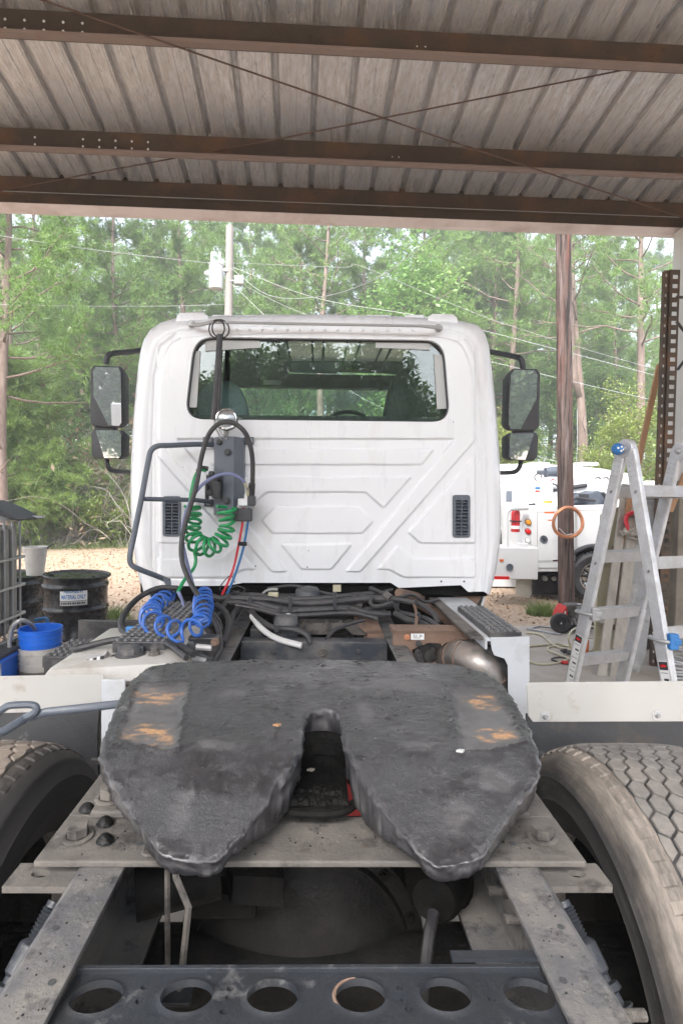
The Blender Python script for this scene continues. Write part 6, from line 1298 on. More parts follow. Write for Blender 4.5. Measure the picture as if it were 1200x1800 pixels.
# ------------------------------------------------------------------ ladder
def ladder():
    H = P(1100, 792, 3.2); top = H.z; a = math.radians(20); rd = Vector((math.cos(a), math.sin(a), 0)); sp = Vector((-math.sin(a), math.cos(a), 0)); s = .47
    t = thing('step_ladder', (H.x, H.y, 0), 'folding aluminium ladder standing open behind the right fender plate', 'ladder')
    Lr = .44
    for side in (1, -1):
        off = sp*(.03*side); near_top = H+off; near_foot = Vector((H.x, H.y, 0))+sp*(s*side)
        dz = (near_foot-near_top).normalized()
        for far in (0, 1):
            e0, e1 = near_top+rd*(Lr*far), near_foot+rd*(Lr*far); w = Vector((rd.x, rd.y, 0)); fdir = w.cross(dz).normalized()
            def stile(p, q, hw, hd):
                mb = MB(); c = [p+w*u*hd+fdir*v_*hw for u, v_ in ((-1, -.8), (-.7, -1), (.7, -1), (1, -.8), (1, .8), (.7, 1), (-.7, 1), (-1, .8))]; mb.prism(c, q-p); return mb
            st = stile(e0, e1, .036, .0155).build('stile', M['alu'], t)
            k0 = e0.lerp(e1, .50); stile(k0, e1, .040, .0195).build('stile_sleeve', M['alu'], st)
            # stile slots and rivets
            for f in (.12, .34):
                c = e0.lerp(e1, f); mb = MB(); mb.lathe([(0, 0), (.010, 0), (.010, .002), (.007, .002), (.007, .0005), (0, .0005)], 14, axm(c-w*.0155, -w) @ Matrix.Diagonal((1, 1.4, 1, 1))); mb.build('slot_ring', M['alud'], st)
                mb = MB(); mb.lathe([(0, 0), (.0068, 0), (0, .0012)], 12, axm(c-w*.0155, -w) @ Matrix.Diagonal((1, 1.4, 1, 1))); mb.build('slot', M['inkb'], st)
            mb = MB()
            for f in (.03, .045, .06, .075):
                for u in (-.014, .012): mb.lathe([(0, .003), (.003, .002), (.004, 0)], 8, axm(e0.lerp(e1, f)-w*.0155+fdir*u, -w))
            mb.build('rivet', M['galv'], st)
        for zz in (1.72, 1.33, .965, .66, .35):
            f = (near_top.z-zz)/(near_top.z-near_foot.z); p = near_top.lerp(near_foot, f)+rd*.012; q = p+rd*(Lr-.024); n_ = dz.cross(rd).normalized()
            mb = MB(); prof = [(-.018, -.022), (-.018, -.012), (-.013, -.008), (-.018, -.004), (-.018, .006), (-.013, .010), (-.018, .014), (-.018, .022), (.018, .022), (.018, -.022)]
            mb.prism([p+n_*u*1.2+dz*v_*1.5 for u, v_ in prof], q-p); mb.build('rung', M['alud'], t)
    # hinge
    for far in (0, 1):
        c = H+rd*(Lr*far); w = rd
        mb = MB(); mb.lathe([(0, -.022), (.050, -.022), (.053, -.018), (.053, .018), (.050, .022), (0, .022)], 28, axm(c+Vector((0, 0, .012)), w)); hg = mb.build('hinge', M['alu'], t, smooth=True)
        mb = MB(); mb.lathe([(0, 0), (.018, 0), (.02, .004), (.012, .010), (.010, .03), (.0, .03)], 16, axm(c+Vector((0, 0, .012))-w*.022, -w)); mb.build('hinge_pin', M['galv'], hg, smooth=True)
        if not far:
            kc = c+Vector((0, 0, .006))-w*.065; mb = MB(); mb.lathe([(0, -.03), (.018, -.028), (.030, -.015), (.034, 0), (.030, .016), (.018, .028), (0, .03)], 22, axm(kc, -w)); kb = mb.build('hinge_knob', M['bluecap'], hg, smooth=True)
            mb = MB()
            for (u, v_) in ((.006, .01), (-.012, .004), (.004, -.012), (.014, -.004)): mb.lathe([(0, .002), (.006, .001), (.007, -.002)], 8, axm(kc+Vector((u, -.0335+abs(u)*.3, v_)), (u*8, -1, v_*8)))
            mb.build('knob_print', M['label'], kb)
    # lock handles
    for side, f in ((-1, .52), (1, .50)):
        p = (H+sp*(.03*side)).lerp(Vector((H.x, H.y, 0))+sp*(s*side), f); mb = MB(); fd = Vector((sp.x*-side, sp.y*-side, 0))
        o_ = -rd*.022
        mb.tube(cr([p+rd*.03-sp*.05, p+o_-sp*.055, p+o_*1.6-sp*.02, p+o_*1.6+sp*.03, p+o_+sp*.06, p+rd*.02+sp*.055], 5), .010, 8); lk = mb.build('lock_handle', M['galv'], t, smooth=True)
        c = p-sp*.058*1.0; mb = MB(); mb.box(c+Vector((-.02, -.02, -.04)), c+Vector((.03, .02, .045)), .010); mb.box(c+Vector((.0, -.024, -.015)), c+Vector((.04, .018, .02)), .008); mb.build('lock_body', M['bluecap' if side < 0 else 'galv'], lk)
    # stickers on the near stiles
    for side in (1, -1):
        near_top = H+sp*(.03*side); near_foot = Vector((H.x, H.y, 0))+sp*(s*side); dz = (near_foot-near_top).normalized(); fd = rd.cross(dz).normalized(); B0 = -rd*.0197
        def quad(f0, f1, u0, u1, m, nm, par, lift=0):
            mb = MB(); a0, a1 = near_top.lerp(near_foot, f0), near_top.lerp(near_foot, f1); b0_ = B0-rd*lift
            mb.prism([a0+b0_+fd*u0, a0+b0_+fd*u1, a1+b0_+fd*u1, a1+b0_+fd*u0], -rd*.0006); return mb.build(nm, M[m], par)
        s0 = quad(.575, .75, -.026, .026, 'label', 'safety_sticker', t); quad(.577, .598, -.025, .025, 'inkb', 'sticker_header', s0, .0008)
        c = near_top.lerp(near_foot, .5875)+B0-rd*.0018; mb = MB(); mb.prism([c+fd*.019*math.cos(x)+dz*.007*math.sin(x) for x in np.linspace(0, 2*PI, 17)[:-1]], -rd*.0006); mb.build('red_oval', M['redl'], s0)
        for k in range(9): quad(.605+.015*k, .6065+.015*k+(.004 if k % 3 == 1 else 0), -.020, .020-.012*(k % 3), 'inkb', 'sticker_line', s0, .0008)
ladder()
# ------------------------------------------------------------------ service truck beyond
def service():
    Y = 9.0; t = thing('service_truck', (XP(1010, Y), Y, 0), 'white service truck with crane parked behind the wooden pole', 'truck')
    def Q(px, py, dy=0): return P(px, py, Y+dy)
    mb = MB(); mb.prism([Q(925, 890), Q(1130, 886), Q(1330, 884), Q(1330, 1004), Q(1084, 1004), Q(1078, 985), Q(1060, 968), Q(1036, 963), Q(1008, 972), Q(996, 990), Q(990, 1005), Q(932, 1005), Q(932, 960)], (0, 1.9, 0)); body = mb.build('utility_body', M['twhite'], t, bevel=.012)
    for pts in ([(944, 900), (1010, 898), (1010, 998), (944, 998)], [(1013, 897), (1108, 895), (1108, 958), (1013, 962)]):
        p = [Q(*q, -.008) for q in pts]; mb = MB(); mb.tube(p+[p[0]], .006, 4); mb.build('door_seam', M['alud'], body)
        mb = MB(); mb.prism([q+Vector((0, -.002, 0)) for q in p], (0, .008, 0)); mb.build('compartment_door', M['twhite'], body)
    mb = MB(); mb.box(Q(944, 950, -.010), Q(1108, 951.5, -.006)); mb.build('body_crease', M['grey'], body)
    for (px, py) in ((955, 948), (1059, 929)):
        m_ = axm(Q(px, py, -.012), (0, -1, 0)) @ Matrix.Diagonal((1, 1.15, 1, 1)); mb = MB(); mb.lathe([(0, 0), (.055, 0), (.06, .006), (.058, .012), (.045, .012), (.04, .004), (0, .004)], 20, m_); h = mb.build('latch', M['slate'], body, smooth=True)
        mb = MB(); mb.prism([m_ @ Vector(q) for q in ((-.03, .02, .005), (.03, .02, .005), (.012, -.005, .005), (.012, -.03, .005), (-.012, -.03, .005), (-.012, -.005, .005))], (0, -.012, 0)); mb.build('latch_paddle', M['black'], h)
    for (py, m, r) in ((918, 'amber', .052), (934, 'redl', .052), (950, 'label', .045)):
        mb = MB(); mb.lathe([(0, .016), (r*.6, .013), (r*.9, .006), (r, 0)], 20, axm(Q(927+(950-py)*.02, py, -.012), (-.15, -1, 0)) @ Matrix.Diagonal((.75, 1, 1, 1))); l = mb.build('tail_light', M[m], t, smooth=True)
        mb = MB(); mb.lathe([(r*1.0, 0), (r*1.12, 0), (r*1.12, .008), (r*1.0, .008)], 20, axm(Q(927+(950-py)*.02, py, -.012), (-.15, -1, 0)) @ Matrix.Diagonal((.75, 1, 1, 1))); mb.build('lamp_ring', M['inkb'], l)
    mb = MB(); mb.prism([Q(918, 893, -.004), Q(936, 893, -.004), Q(936, 1004, -.004), Q(922, 1004, -.004), Q(916, 965, -.004)], (0, .15, 0)); mb.build('corner_panel', M['twhite'], t, bevel=.01)
    for pts, m in (([(956, 900), (974, 900), (974, 913), (956, 913)], 'label'), ([(956, 899.5), (974, 899.5), (974, 902.5), (956, 902.5)], 'orange'), ([(963, 914), (970, 914), (970, 922), (963, 922)], 'label'), ([(963, 913.5), (970, 913.5), (970, 915.5), (963, 915.5)], 'orange'), ([(945, 985), (983, 984), (983, 988), (945, 989)], 'strip'), ([(971, 984.5), (984, 984), (984, 986.5), (971, 987)], 'redl')):
        mb = MB(); mb.prism([Q(*q, -.0125 if m != 'orange' else -.0145) for q in pts], (0, .0015, 0)); mb.build('decal', M[m], body)
    # wheel
    c = Q(1040, 1012, .02); c.z = .40; A = axm(c, (0, -1, 0)); mb = MB(); mb.lathe([(.22, -.24), (.30, -.26), (.385, -.22), (.40, -.15), (.40, .0), (.385, .06), (.34, .09), (.25, .075), (.22, .05)], 44, A); w = mb.build('tyre', M['rubber'], t, smooth=True)
    mb = MB()
    for k in range(40):
        an = 2*PI*k/40
        for z_ in (.045, -.02, -.09): 
            mm = A @ Matrix.Rotation(an+(.08 if z_ < 0 else 0), 4, 'Z') @ Matrix.Translation((.400, 0, z_)); mb.box((-.012, -.020, -.026), (.008, .020, .026), 0, mm)
    mb.build('tread', M['rubber'], w)
    mb = MB(); mb.lathe([(.225, .05), (.235, .07), (.215, .072), (.20, .05), (.17, .02), (.16, -.02), (.11, -.03), (.09, .03), (.085, .055), (.06, .06), (0, .062)], 30, A); rm = mb.build('rim', M['chrome'], w, smooth=True)
    mb = MB()
    for k in range(8): mb.lathe([(0, .03), (.012, .03), (.014, 0)], 6, A @ Matrix.Translation((.125*math.cos(k*PI/4), .125*math.sin(k*PI/4), -.02)))
    for k in range(8): mb.lathe([(0, .006), (.02, .006), (.022, 0)], 10, A @ Matrix.Translation((.178*math.cos(k*PI/4+.4), .178*math.sin(k*PI/4+.4), .018)))
    mb.build('lug_nut', M['inkb'], rm)
    mb = MB(); q = [c+Vector((-.50*math.cos(a), -.05, .50*math.sin(a))) for a in np.linspace(-.05, PI+.05, 22)]; mb.tube(q, .035, 8); mb.build('wheel_arch', M['plastic'], t, smooth=True)
    mb = MB(); mb.box(c+Vector((-.46, .1, -.2)), c+Vector((.46, .8, .45))); mb.build('wheel_well', M['inter'], t)
    # rear bumper, rail, extinguisher, outrigger
    mb = MB(); mb.box(Q(868, 962, -.35), Q(922, 1010, .2), .015); bu = mb.build('rear_bumper', M['twhite'], t)
    mb = MB(); mb.box(Q(860, 1013, -.37), Q(893, 1018, -.33)); mb.build('red_reflector', M['redl'], bu); mb = MB(); mb.box(Q(878, 983, -.362), Q(884, 987, -.352)); mb.build('side_marker', M['orange'], bu)
    m_ = axm(Q(895, 997, -.36), (0, -1, 0)); mb = MB(); mb.lathe([(0, 0), (.055, 0), (.055, .012), (.04, .012), (.035, .004), (0, .004)], 20, m_); mb.build('latch', M['slate'], bu)
    mb = MB(); mb.tube(cr([Q(890, 962, -.3), Q(889, 930, -.3), Q(889, 906, -.3), Q(893, 897, -.3), Q(902, 894, -.25), Q(926, 893, -.1)], 5), .035, 8); mb.tube(cr([Q(890, 958, -.3), Q(897, 972, -.32), Q(896, 980, -.32)], 4), .018, 6); mb.build('hand_rail', M['twhite'], t, smooth=True)
    mb = MB(); mb.box(Q(912, 962, -.3), Q(921, 1016, -.24), .008); og = mb.build('outrigger_leg', M['black'], t); mb = MB(); mb.box(Q(910, 955, -.3), Q(924, 964, -.22), .01); mb.build('outrigger_collar', M['twhite'], og)
    mb = MB(); pts = [Q(908, 1020, -.3), Q(916, 1019, -.3), Q(934, 1003, -.25), Q(934, 1045, -.25), Q(929, 1052, -.28), Q(906, 1044, -.3)]; mb.prism(pts, (0, .03, 0)); mb.build('mud_flap', M['dirtyw'], t)
    mb = MB()
    for px in (957, 973): mb.tube([Q(px, 1017, .05), Q(px-1, 1015, .6)], .05, 14, cap=False); mb.tube([Q(px, 1017, .06), Q(px-1, 1015, .6)], .042, 14)
    mb.build('tail_pipe', M['dust'], t, smooth=True); mb = MB(); mb.box(Q(935, 1006, .3), Q(985, 1036, .9), .05); mb.build('rear_tyre_block', M['rubber'], t)  # plain rubber block behind the tail pipes
    # crane
    mb = MB(); mb.box(Q(926, 849, .5), Q(955, 884, .9), .02); mb.box(Q(955, 845, .55), Q(972, 886, .95), .03); mb.box(Q(925, 884, .4), Q(985, 890, 1.0), .02); cr_ = mb.build('crane_pedestal', M['twhite'], t)
    for pts, m in (([(929, 857), (935, 857), (935, 872), (929, 872)], 'strip'), ([(940, 856), (949, 856), (949, 860), (940, 860)], 'teal'), ([(940, 862), (948, 862), (948, 864.5), (940, 864.5)], 'redl'), ([(954, 881), (969, 880), (969, 884), (954, 885)], 'amber'), ([(928, 886), (940, 884), (941, 889), (929, 889)], 'inkb')):
        mb = MB(); mb.prism([Q(*q, .495 if m != 'inkb' else .39) for q in pts], (0, .004, 0)); mb.build('crane_decal', M[m], cr_)
    mb = MB(); mb.tube([Q(958, 832, .7), Q(984, 829, .7)], .10, 18); mb.box(Q(945, 826, .68), Q(962, 835, .75), .01); mb.build('winch_drum', M['slate'], cr_, smooth=True)
    mb = MB(); mb.box(Q(962, 838, .6), Q(1012, 858, .8), .02); mb.prism([Q(985, 850, .6), Q(1150, 845, .6), Q(1150, 862, .6), Q(985, 868, .6)], (0, .22, 0)); mb.build('crane_boom', M['twhite'], cr_, bevel=.01)
    mb = MB(); c = Q(971, 846, .59); mb.prism([c+Vector((.07, 0, 0)), c+Vector((0, 0, .045)), c+Vector((-.07, 0, 0)), c+Vector((0, 0, -.045))], (0, .004, 0)); em = mb.build('diamond_emblem', M['redl'], cr_); mb = MB(); c = c-Vector((0, .003, 0)); mb.lathe([(0, 0), (.024, 0), (.024, .002), (0, .002)], 16, axm(c, (0, -1, 0))); mb.build('emblem_disc', M['label'], em)
    mb = MB(); mb.tube([Q(958, 864, .55), Q(985, 860, .58), Q(1030, 853, .58)], .035, 8); mb.tube(cr([Q(942, 845, .5), Q(939, 838, .5), Q(948, 830, .6), Q(952, 842, .55)], 4), .012, 5); mb.tube(cr([Q(970, 850, .5), Q(978, 854, .5), Q(982, 870, .5)], 4), .012, 5); mb.build('hydraulic_line', M['inkb'], cr_)
    # truck cab beyond
    mb = MB(); mb.prism([Q(1000, 886, .2), Q(1020, 872, .2), Q(1050, 862, .2), Q(1066, 868, .2), Q(1075, 886, .2)], (0, 1.2, 0)); cb = mb.build('dark_tool_load', M['slate'], t, bevel=.02)
    mb = MB(); mb.tube([Q(1000, 882, .1), Q(1012, 876, .1), Q(1045, 880, .1)], .03, 6); mb.box(Q(1018, 868, .1), Q(1032, 880, .15), .01); mb.tube([Q(1058, 866, .1), Q(1072, 886, .1)], .03, 6); mb.build('tool_clutter', M['inkb'], cb)
    mb = MB(); mb.box(Q(1085, 868, .3), Q(1330, 890, 1.7), .03); mb.build('bed_rail', M['twhite'], t)
    mb = MB(); mb.prism([Q(1270, 780, .1), Q(1500, 780, .1), Q(1540, 880, .1), Q(1540, 1000, .1), Q(1262, 1000, .1)], (0, 1.7, 0)); mb.build('cab', M['twhite'], t, bevel=.04)
    # extinguisher
    e = thing('fire_extinguisher', Q(903, 975, -.1), 'red fire extinguisher strapped at the rear corner of the service truck', 'extinguisher')
    c = Q(905, 935, -.12); mb = MB(); mb.lathe([(0, 0), (.062, 0), (.066, .01), (.066, .30), (.05, .335), (.022, .35), (.022, .36), (0, .36)], 20, Matrix.Translation(c)); mb.build('tank', M['redp'], e, smooth=True)
    mb = MB(); mb.box(c+Vector((-.02, -.02, .36)), c+Vector((.05, .02, .39)), .004); mb.box(c+Vector((-.07, -.07, .16)), c+Vector((.07, .07, .18))); mb.build('handle', M['inkb'], e); mb = MB(); mb.lathe([(.0665, .05), (.0665, .10)], 20, Matrix.Translation(c)); mb.build('label_band', M['label'], e)
service()
def darktrailer():
    Y = 10.4; t = thing('dark_trailer', (XP(890, Y), Y, 0), 'dark panelled trailer partly hidden behind the white cab and the hand rail', 'trailer')
    mb = MB(); mb.box(P(800, 892, Y), P(912, 960, Y+1.2), .01); bd = mb.build('dark_panel', M['black'], t)
    text3d('TERS', .20, Matrix.Translation(P(893, 912, Y-.004)) @ Matrix.Rotation(PI/2, 4, 'X'), M['label'], bd, 'lettering', .001); text3d('AL', .20, Matrix.Translation(P(887, 928, Y-.004)) @ Matrix.Rotation(PI/2, 4, 'X'), M['label'], bd, 'lettering', .001)
    mb = MB(); mb.box(P(800, 961, Y-.02), P(900, 1015, Y+1.2), .01); mb.box(P(800, 884, Y-.05), P(916, 891, Y+1.3), .01); mb.build('white_base', M['twhite'], t)
    mb = MB(); mb.tube(cr([P(897, 934, Y-.1), P(905, 930, Y-.12), P(912, 932, Y-.1)], 4), .02, 6); mb.build('orange_hose', M['orange'], t)
darktrailer()
def rv():
    Y = 14.5; t = thing('travel_trailer', (XP(1000, Y), Y, 0), 'long white trailer with rounded roof parked behind the service truck', 'trailer')
    pr = [(820, 930), (820, 822), (850, 816), (930, 815), (1000, 818), (1060, 824), (1110, 833), (1140, 850), (1150, 930)]
    mb = MB(); mb.prism([P(x, y, Y) for x, y in pr]+[P(1150, 1000, Y), P(820, 1000, Y)], (0, 2.4, 0)); bd = mb.build('shell', M['rv'], t, bevel=.06, smooth=True, auto=40)
    mb = MB(); mb.box(P(820, 846, Y-.012), P(1140, 849, Y-.004)); mb.box(P(820, 888, Y-.02), P(1140, 892, Y-.004)); mb.build('trim_line', M['strip'], bd)
    for (x0, y0, x1, y1) in ((887, 861, 901, 884), (840, 858, 868, 884)):
        mb = MB(); mb.box(P(x0, y0, Y-.02), P(x1, y1, Y-.003), .02); w = mb.build('window', M['strip'], bd); mb = MB(); mb.box(P(x0+2, y0+2, Y-.026), P(x1-2, y1-2, Y-.021), .01); mb.build('pane', M['slate'], w)
    for px in (945, 1028): 
        mb = MB(); mb.box(P(px-9, 812, Y+.6), P(px+9, 820, Y+1.1), .05); mb.build('roof_vent', M['rv'], bd)
    for px in (1050, 1064): mb = MB(); c = P(px, 843, Y-.02); mb.tube([c+Vector((.07*math.cos(a), 0, .07*math.sin(a))) for a in np.linspace(.1, PI-.1, 9)], .012, 5); mb.build('grab_loop', M['inkb'], bd)
    for px in (900, 1090): mb = MB(); c = P(px, 900, Y+.2); mb.tube([Vector((c.x, Y+.1, .34)), Vector((c.x, Y+.4, .34))], .36, 24); mb.build('wheel', M['rubber'], t)
rv()
# ------------------------------------------------------------------ right-hand clutter
def rack():
    Y = 5.55; a, c = P(1188, 474, Y), P(1170, 1000, Y); t = thing('perforated_upright', (c.x, c.y, 0), 'rusty brown perforated steel upright by the right eave post', 'upright'); c = a+(c-a)*((-a.z)/(c-a).z)
    d = (c-a); n_ = 44; L = d.length
    mb = MB()
    for off in (-.052, .018): 
        p = a+Vector((off, 0, 0)); mb.prism([p, p+Vector((.020, 0, 0)), p+Vector((.020, .004, 0)), p+Vector((0, .004, 0))], d)
    for k in range(n_+1):
        p = a+d*(k/n_)+Vector((-.032, 0, 0)); mb.prism([p, p+Vector((.05, 0, 0)), p+Vector((.05, .004, 0)), p+Vector((0, .004, 0))], d/n_*.55)
    p = a+Vector((-.056, -.0, 0)); mb.prism([p, p+Vector((.004, 0, 0)), p+Vector((.004, .07, 0)), p+Vector((0, .07, 0))], d); mb.build('channel', M['purlin'], t)
    mb = MB(); mb.prism([a+Vector((-.10, .02, 0)), a+Vector((-.062, .02, 0)), a+Vector((-.062, .07, 0)), a+Vector((-.10, .07, 0))], d)
    mb.build('back_channel', M['purlin'], t)
    mb = MB()
    for k in range(40): q = a+d*((k+.5)/40)+Vector((-.088, .018, 0)); mb.box(q+Vector((-.006, 0, -.013)), q+Vector((.008, .001, .013)))
    mb.build('slots', M['strip'], t)
rack()
def single(name, mb, m, label, cat, group=None, **k): return tag(mb.build(name, M[m], None, **k), label, cat, group)
mb = MB()
def plank(p, q, w, th): 
    p, q = P(*p), P(*q); d = q-p; mb = MB(); u = Vector((w, 0, 0)); mb.prism([p-u/2, p+u/2, p+u/2+Vector((0, th, 0)), p-u/2+Vector((0, th, 0))], d); return mb
single('board', plank((1160, 640, 5.9), (1090, 960, 5.7), .055, .03), 'wood', 'orange brown board leaning diagonally beside the perforated upright', 'board', bevel=.002)
single('board', plank((1225, 780, 5.6), (1178, 900, 5.5), .05, .03), 'wood', 'short light board tip poking in at the right edge', 'board', bevel=.002)
def brace():
    t = thing('post_brace', P(1195, 560, 5.62), 'black angle brackets fixed to the pale corner post', 'bracket'); 
    for a, c in (((1188, 522), (1205, 523)), ((1188, 565), (1215, 600)), ((1190, 650), (1206, 628))): mb = MB(); mb.tube([P(*a, 5.6), P(*c, 5.6)], .014, 6); mb.build('arm', M['inkb'], t)
brace()
# low stained wall and stored slabs
mb = MB(); p0, p1 = P(1112, 868, 6.2), P(1320, 1200, 6.2); mb.box((p0.x, 6.2, 0), (p1.x+1.5, 6.5, p0.z)); single('retaining_wall', mb, 'block', 'stained concrete wall at the right edge behind the ladder', 'wall', bevel=.02)
def pallet():
    Y = 5.4; t = thing('wooden_pallet', P(1085, 1215, Y), 'grey weathered wooden pallet leaning behind the ladder', 'pallet')
    a, c, e, f = P(1094, 850, Y+.45), P(1130, 855, Y+.45), P(1090, 1215, Y-.2), P(1046, 1215, Y-.2)
    for s0, s1 in ((0, .36), (.50, .98)):
        mb = MB(); mb.prism([a.lerp(c, s0), a.lerp(c, s1), f.lerp(e, s1), f.lerp(e, s0)], (0, .022, 0)); mb.build('deck_board', M['oldwood'], t, bevel=.002)
    for k in (0.04, .36, .66, .93):
        p, q = a.lerp(f, k), c.lerp(e, k); dd = (f-a).normalized()*.09; mb = MB(); mb.prism([p+Vector((0, .023, 0)), q+Vector((0, .023, 0)), q+dd+Vector((0, .023, 0)), p+dd+Vector((0, .023, 0))], (0, .09, 0)); mb.build('stringer', M['oldwood'], t, bevel=.002)
pallet()
mb = MB(); mb.prism([P(1124, 885, 5.8), P(1150, 880, 5.8), P(1152, 1010, 5.6), P(1134, 1150, 5.4), P(1112, 1215, 5.32), P(1078, 1215, 5.32)], (0, .05, .01)); single('stone_slab', mb, 'slabm', 'grey mottled slab leaning against the pallet behind the ladder', 'slab', bevel=.005)
mb = MB(); mb.prism([P(1056, 905, 6.0), P(1090, 890, 6.0), P(1078, 1180, 5.8), P(1042, 1180, 5.8)], (0, .03, 0)); single('plywood_sheet', mb, 'clear', 'cream sheet propped behind the pallet', 'sheet', bevel=.004)
mb = MB(); mb.box(P(1138, 862, 5.95), P(1168, 905, 6.1), .01); single('grey_log_block', mb, 'oldwood', 'greyish pink block resting on the wall behind the right ladder leg', 'block')
mb = MB(); mb.prism([P(1135, 900, 5.9), P(1166, 903, 5.9), P(1158, 955, 5.85), P(1140, 962, 5.85)], (0, .05, 0)); single('pale_board_end', mb, 'oldwood', 'pale board end beside the dark strap', 'board', bevel=.003)
mb = MB(); mb.box(P(1161, 865, 5.82), P(1171, 960, 5.86), .004); single('black_strap', mb, 'inkb', 'black strap hanging in front of the stained wall', 'strap')
mb = MB(); mb.box(P(1172, 872, 5.98), P(1192, 905, 6.05), .01); single('rusty_can', mb, 'rust', 'rust brown can sitting on the wall near the right edge', 'can')
# brown hose loops hanging behind the ladder and pink hose roll above
mb = MB()
for k in range(6):
    x0 = 1074+4*k; mb.tube(cr([P(x0+4, 960+3*k, 5.95-.03*k), P(x0-1, 1000, 5.95-.03*k), P(x0-4, 1050-4*k, 5.9-.03*k), P(x0-8, 1085+3*k, 5.9-.03*k), P(x0-2, 1100+2*k, 5.9-.03*k), P(x0+4, 1060, 5.92-.03*k), P(x0+8, 975, 5.95-.03*k)], 6), .015, 7)
single('brown_hose', mb, 'rust', 'brown rubber hose hanging in loops behind the ladder', 'hose', smooth=True)
mb = MB()
for k in range(4):
    c = P(1112, 918, 5.7-.03*k); R_ = .085+.012*(k % 2); mb.tube([c+Vector((R_*math.cos(a)*.8, .02*math.sin(3*a), R_*math.sin(a)*1.1)) for a in np.linspace(-.4, PI+.9, 22)], .015, 7)
single('red_hose_roll', mb, 'red', 'pinkish red hose rolled up above the second ladder rung', 'hose', smooth=True)
mb = MB(); rr = random.Random(3)
for k in range(12): c = P(1098+rr.random()*22, 932+rr.random()*14, 5.6); mb.tube(cr([c+Vector((rr.uniform(-.08, .08), rr.uniform(-.04, .04), rr.uniform(-.04, .05))) for _ in range(4)], 4), .013, 5)
single('rag_pile', mb, 'oldwood', 'crumpled pale rags and cord under the red hose roll', 'rags', smooth=True)
mb = MB(); mb.tube([P(1103+2*math.sin(k), 880+k*4, 5.8) for k in range(10)], .011, 6); single('chain_length', mb, 'dust', 'short chain hanging between the ladder legs near the top', 'chain')
mb = MB(); p = P(1160, 915, 5.5)
for k in range(14): 
    c = P(1163-k*1.0, 905+k*3.1, 5.5); mb.tube([c+Vector((.013*math.cos(a)*(1 if k % 2 else .4), .013*math.cos(a)*(.4 if k % 2 else 1), .02*math.sin(a))) for a in np.linspace(0, 2*PI, 11)[:-1]], .0045, 4, closed=True)
single('hanging_chain', mb, 'rust', 'rusty link chain hanging by the perforated upright', 'chain')
mb = MB(); rr = random.Random(9)
for k in range(7): c = P(1185+rr.random()*15, 1165+rr.random()*20, 5.2); mb.tube([c+Vector((.14*math.cos(a), .05*math.sin(a), .06*math.sin(a)+.02*k)) for a in np.linspace(0, 2*PI, 19)[:-1]], .012, 6, closed=True)
single('grey_cable_coil', mb, 'galv', 'coil of grey cable on the floor at the right edge', 'cable', smooth=True)
# pressure washer and its hoses
def washer():
    Y = 6.9; t = thing('pressure_washer', (XP(1010, Y), Y, 0), 'red and grey pressure washer with black wheel beside the ladder foot', 'pressure washer')
    c = P(984, 1110, Y); c.z = .125; A = axm(c, (-.12, -1, .05)); mb = MB(); mb.lathe([(.06, -.03), (.085, -.035), (.115, -.03), (.125, -.01), (.125, .012), (.115, .03), (.09, .036), (.07, .03)], 30, A); w = mb.build('wheel', M['rubber'], t, smooth=True)
    mb = MB(); mb.lathe([(.07, .026), (.06, .01), (.03, .008), (.025, .028), (0, .03)], 20, A); mb.build('hub', M['plastic'], w, smooth=True); mb = MB(); mb.lathe([(0, .034), (.012, .034), (.014, .02)], 8, A); mb.build('hub_nut', M['alu'], w)
    def Q(px, py, dy=0): return P(px, py, Y+dy)
    mb = MB(); mb.prism([Q(983, 1095), Q(988, 1076), Q(996, 1066), Q(998, 1078), Q(995, 1096)], (0, .25, 0)); rh = mb.build('red_cowl', M['redp'], t, bevel=.012)
    mb = MB(); mb.prism([Q(989, 1086, -.002), Q(992, 1074, -.002), Q(994.5, 1074, -.002), Q(992, 1090, -.002)], (0, .002, 0)); mb.build('cowl_stripe', M['label'], rh)
    mb = MB(); mb.box(Q(995, 1063, .02), Q(1014, 1083, .2), .02); en = mb.build('muffler', M['dust'], t); mb = MB(); mb.lathe([(0, 0), (.018, 0), (.018, .006), (.013, .006), (.013, .001), (0, .001)], 14, axm(Q(998, 1077, .018), (0, -1, 0))); mb.build('muffler_port', M['inkb'], en)
    mb = MB(); rr = random.Random(5)
    for k in range(16):
        px, py = 998+rr.random()*34, 1068+rr.random()*38; q = Q(px, py, .05+.12*rr.random()); s = Vector((.02+.03*rr.random(), .03, .02+.03*rr.random())); mb.box(q-s, q+s, .008)
    for k in range(6): mb.lathe([(0, .02), (.02, .02), (.026, 0)], 10, axm(Q(1003+k*5, 1095-(k % 3)*6, .03), (0, -1, 0)))
    for k in range(9): mb.box(Q(1014, 1066+k*2.0, .0), Q(1024, 1067+k*2.0, .15))
    mb.build('engine_block', M['alud'], t); mb = MB(); mb.lathe([(0, 0), (.05, 0), (.055, .03), (.03, .06), (0, .062)], 20, axm(Q(1026, 1096, .0), (-.3, -1, .1))); mb.build('pump', M['galv'], t, smooth=True)
    mb = MB(); mb.tube(cr([Q(978, 1098, .02), Q(990, 1104, .02), Q(1025, 1110, .02), Q(1036, 1108, .02)], 4), .012, 8); mb.build('frame', M['plastic'], t, smooth=True); mb = MB(); mb.box((c.x, Y+.05, .03), (c.x+.45, Y+.3, .13), .02); mb.build('chassis', M['plastic'], t)
washer()
def floorhose(pts, r, m, label, g='hoses lying by the pressure washer'):
    q = []
    for (px, py) in pts: p = PZ(px, py, r+.002); q.append(p)
    mb = MB(); mb.tube(cr(q, 8), r, 7); single('floor_hose', mb, m, label, 'hose', g, smooth=True)
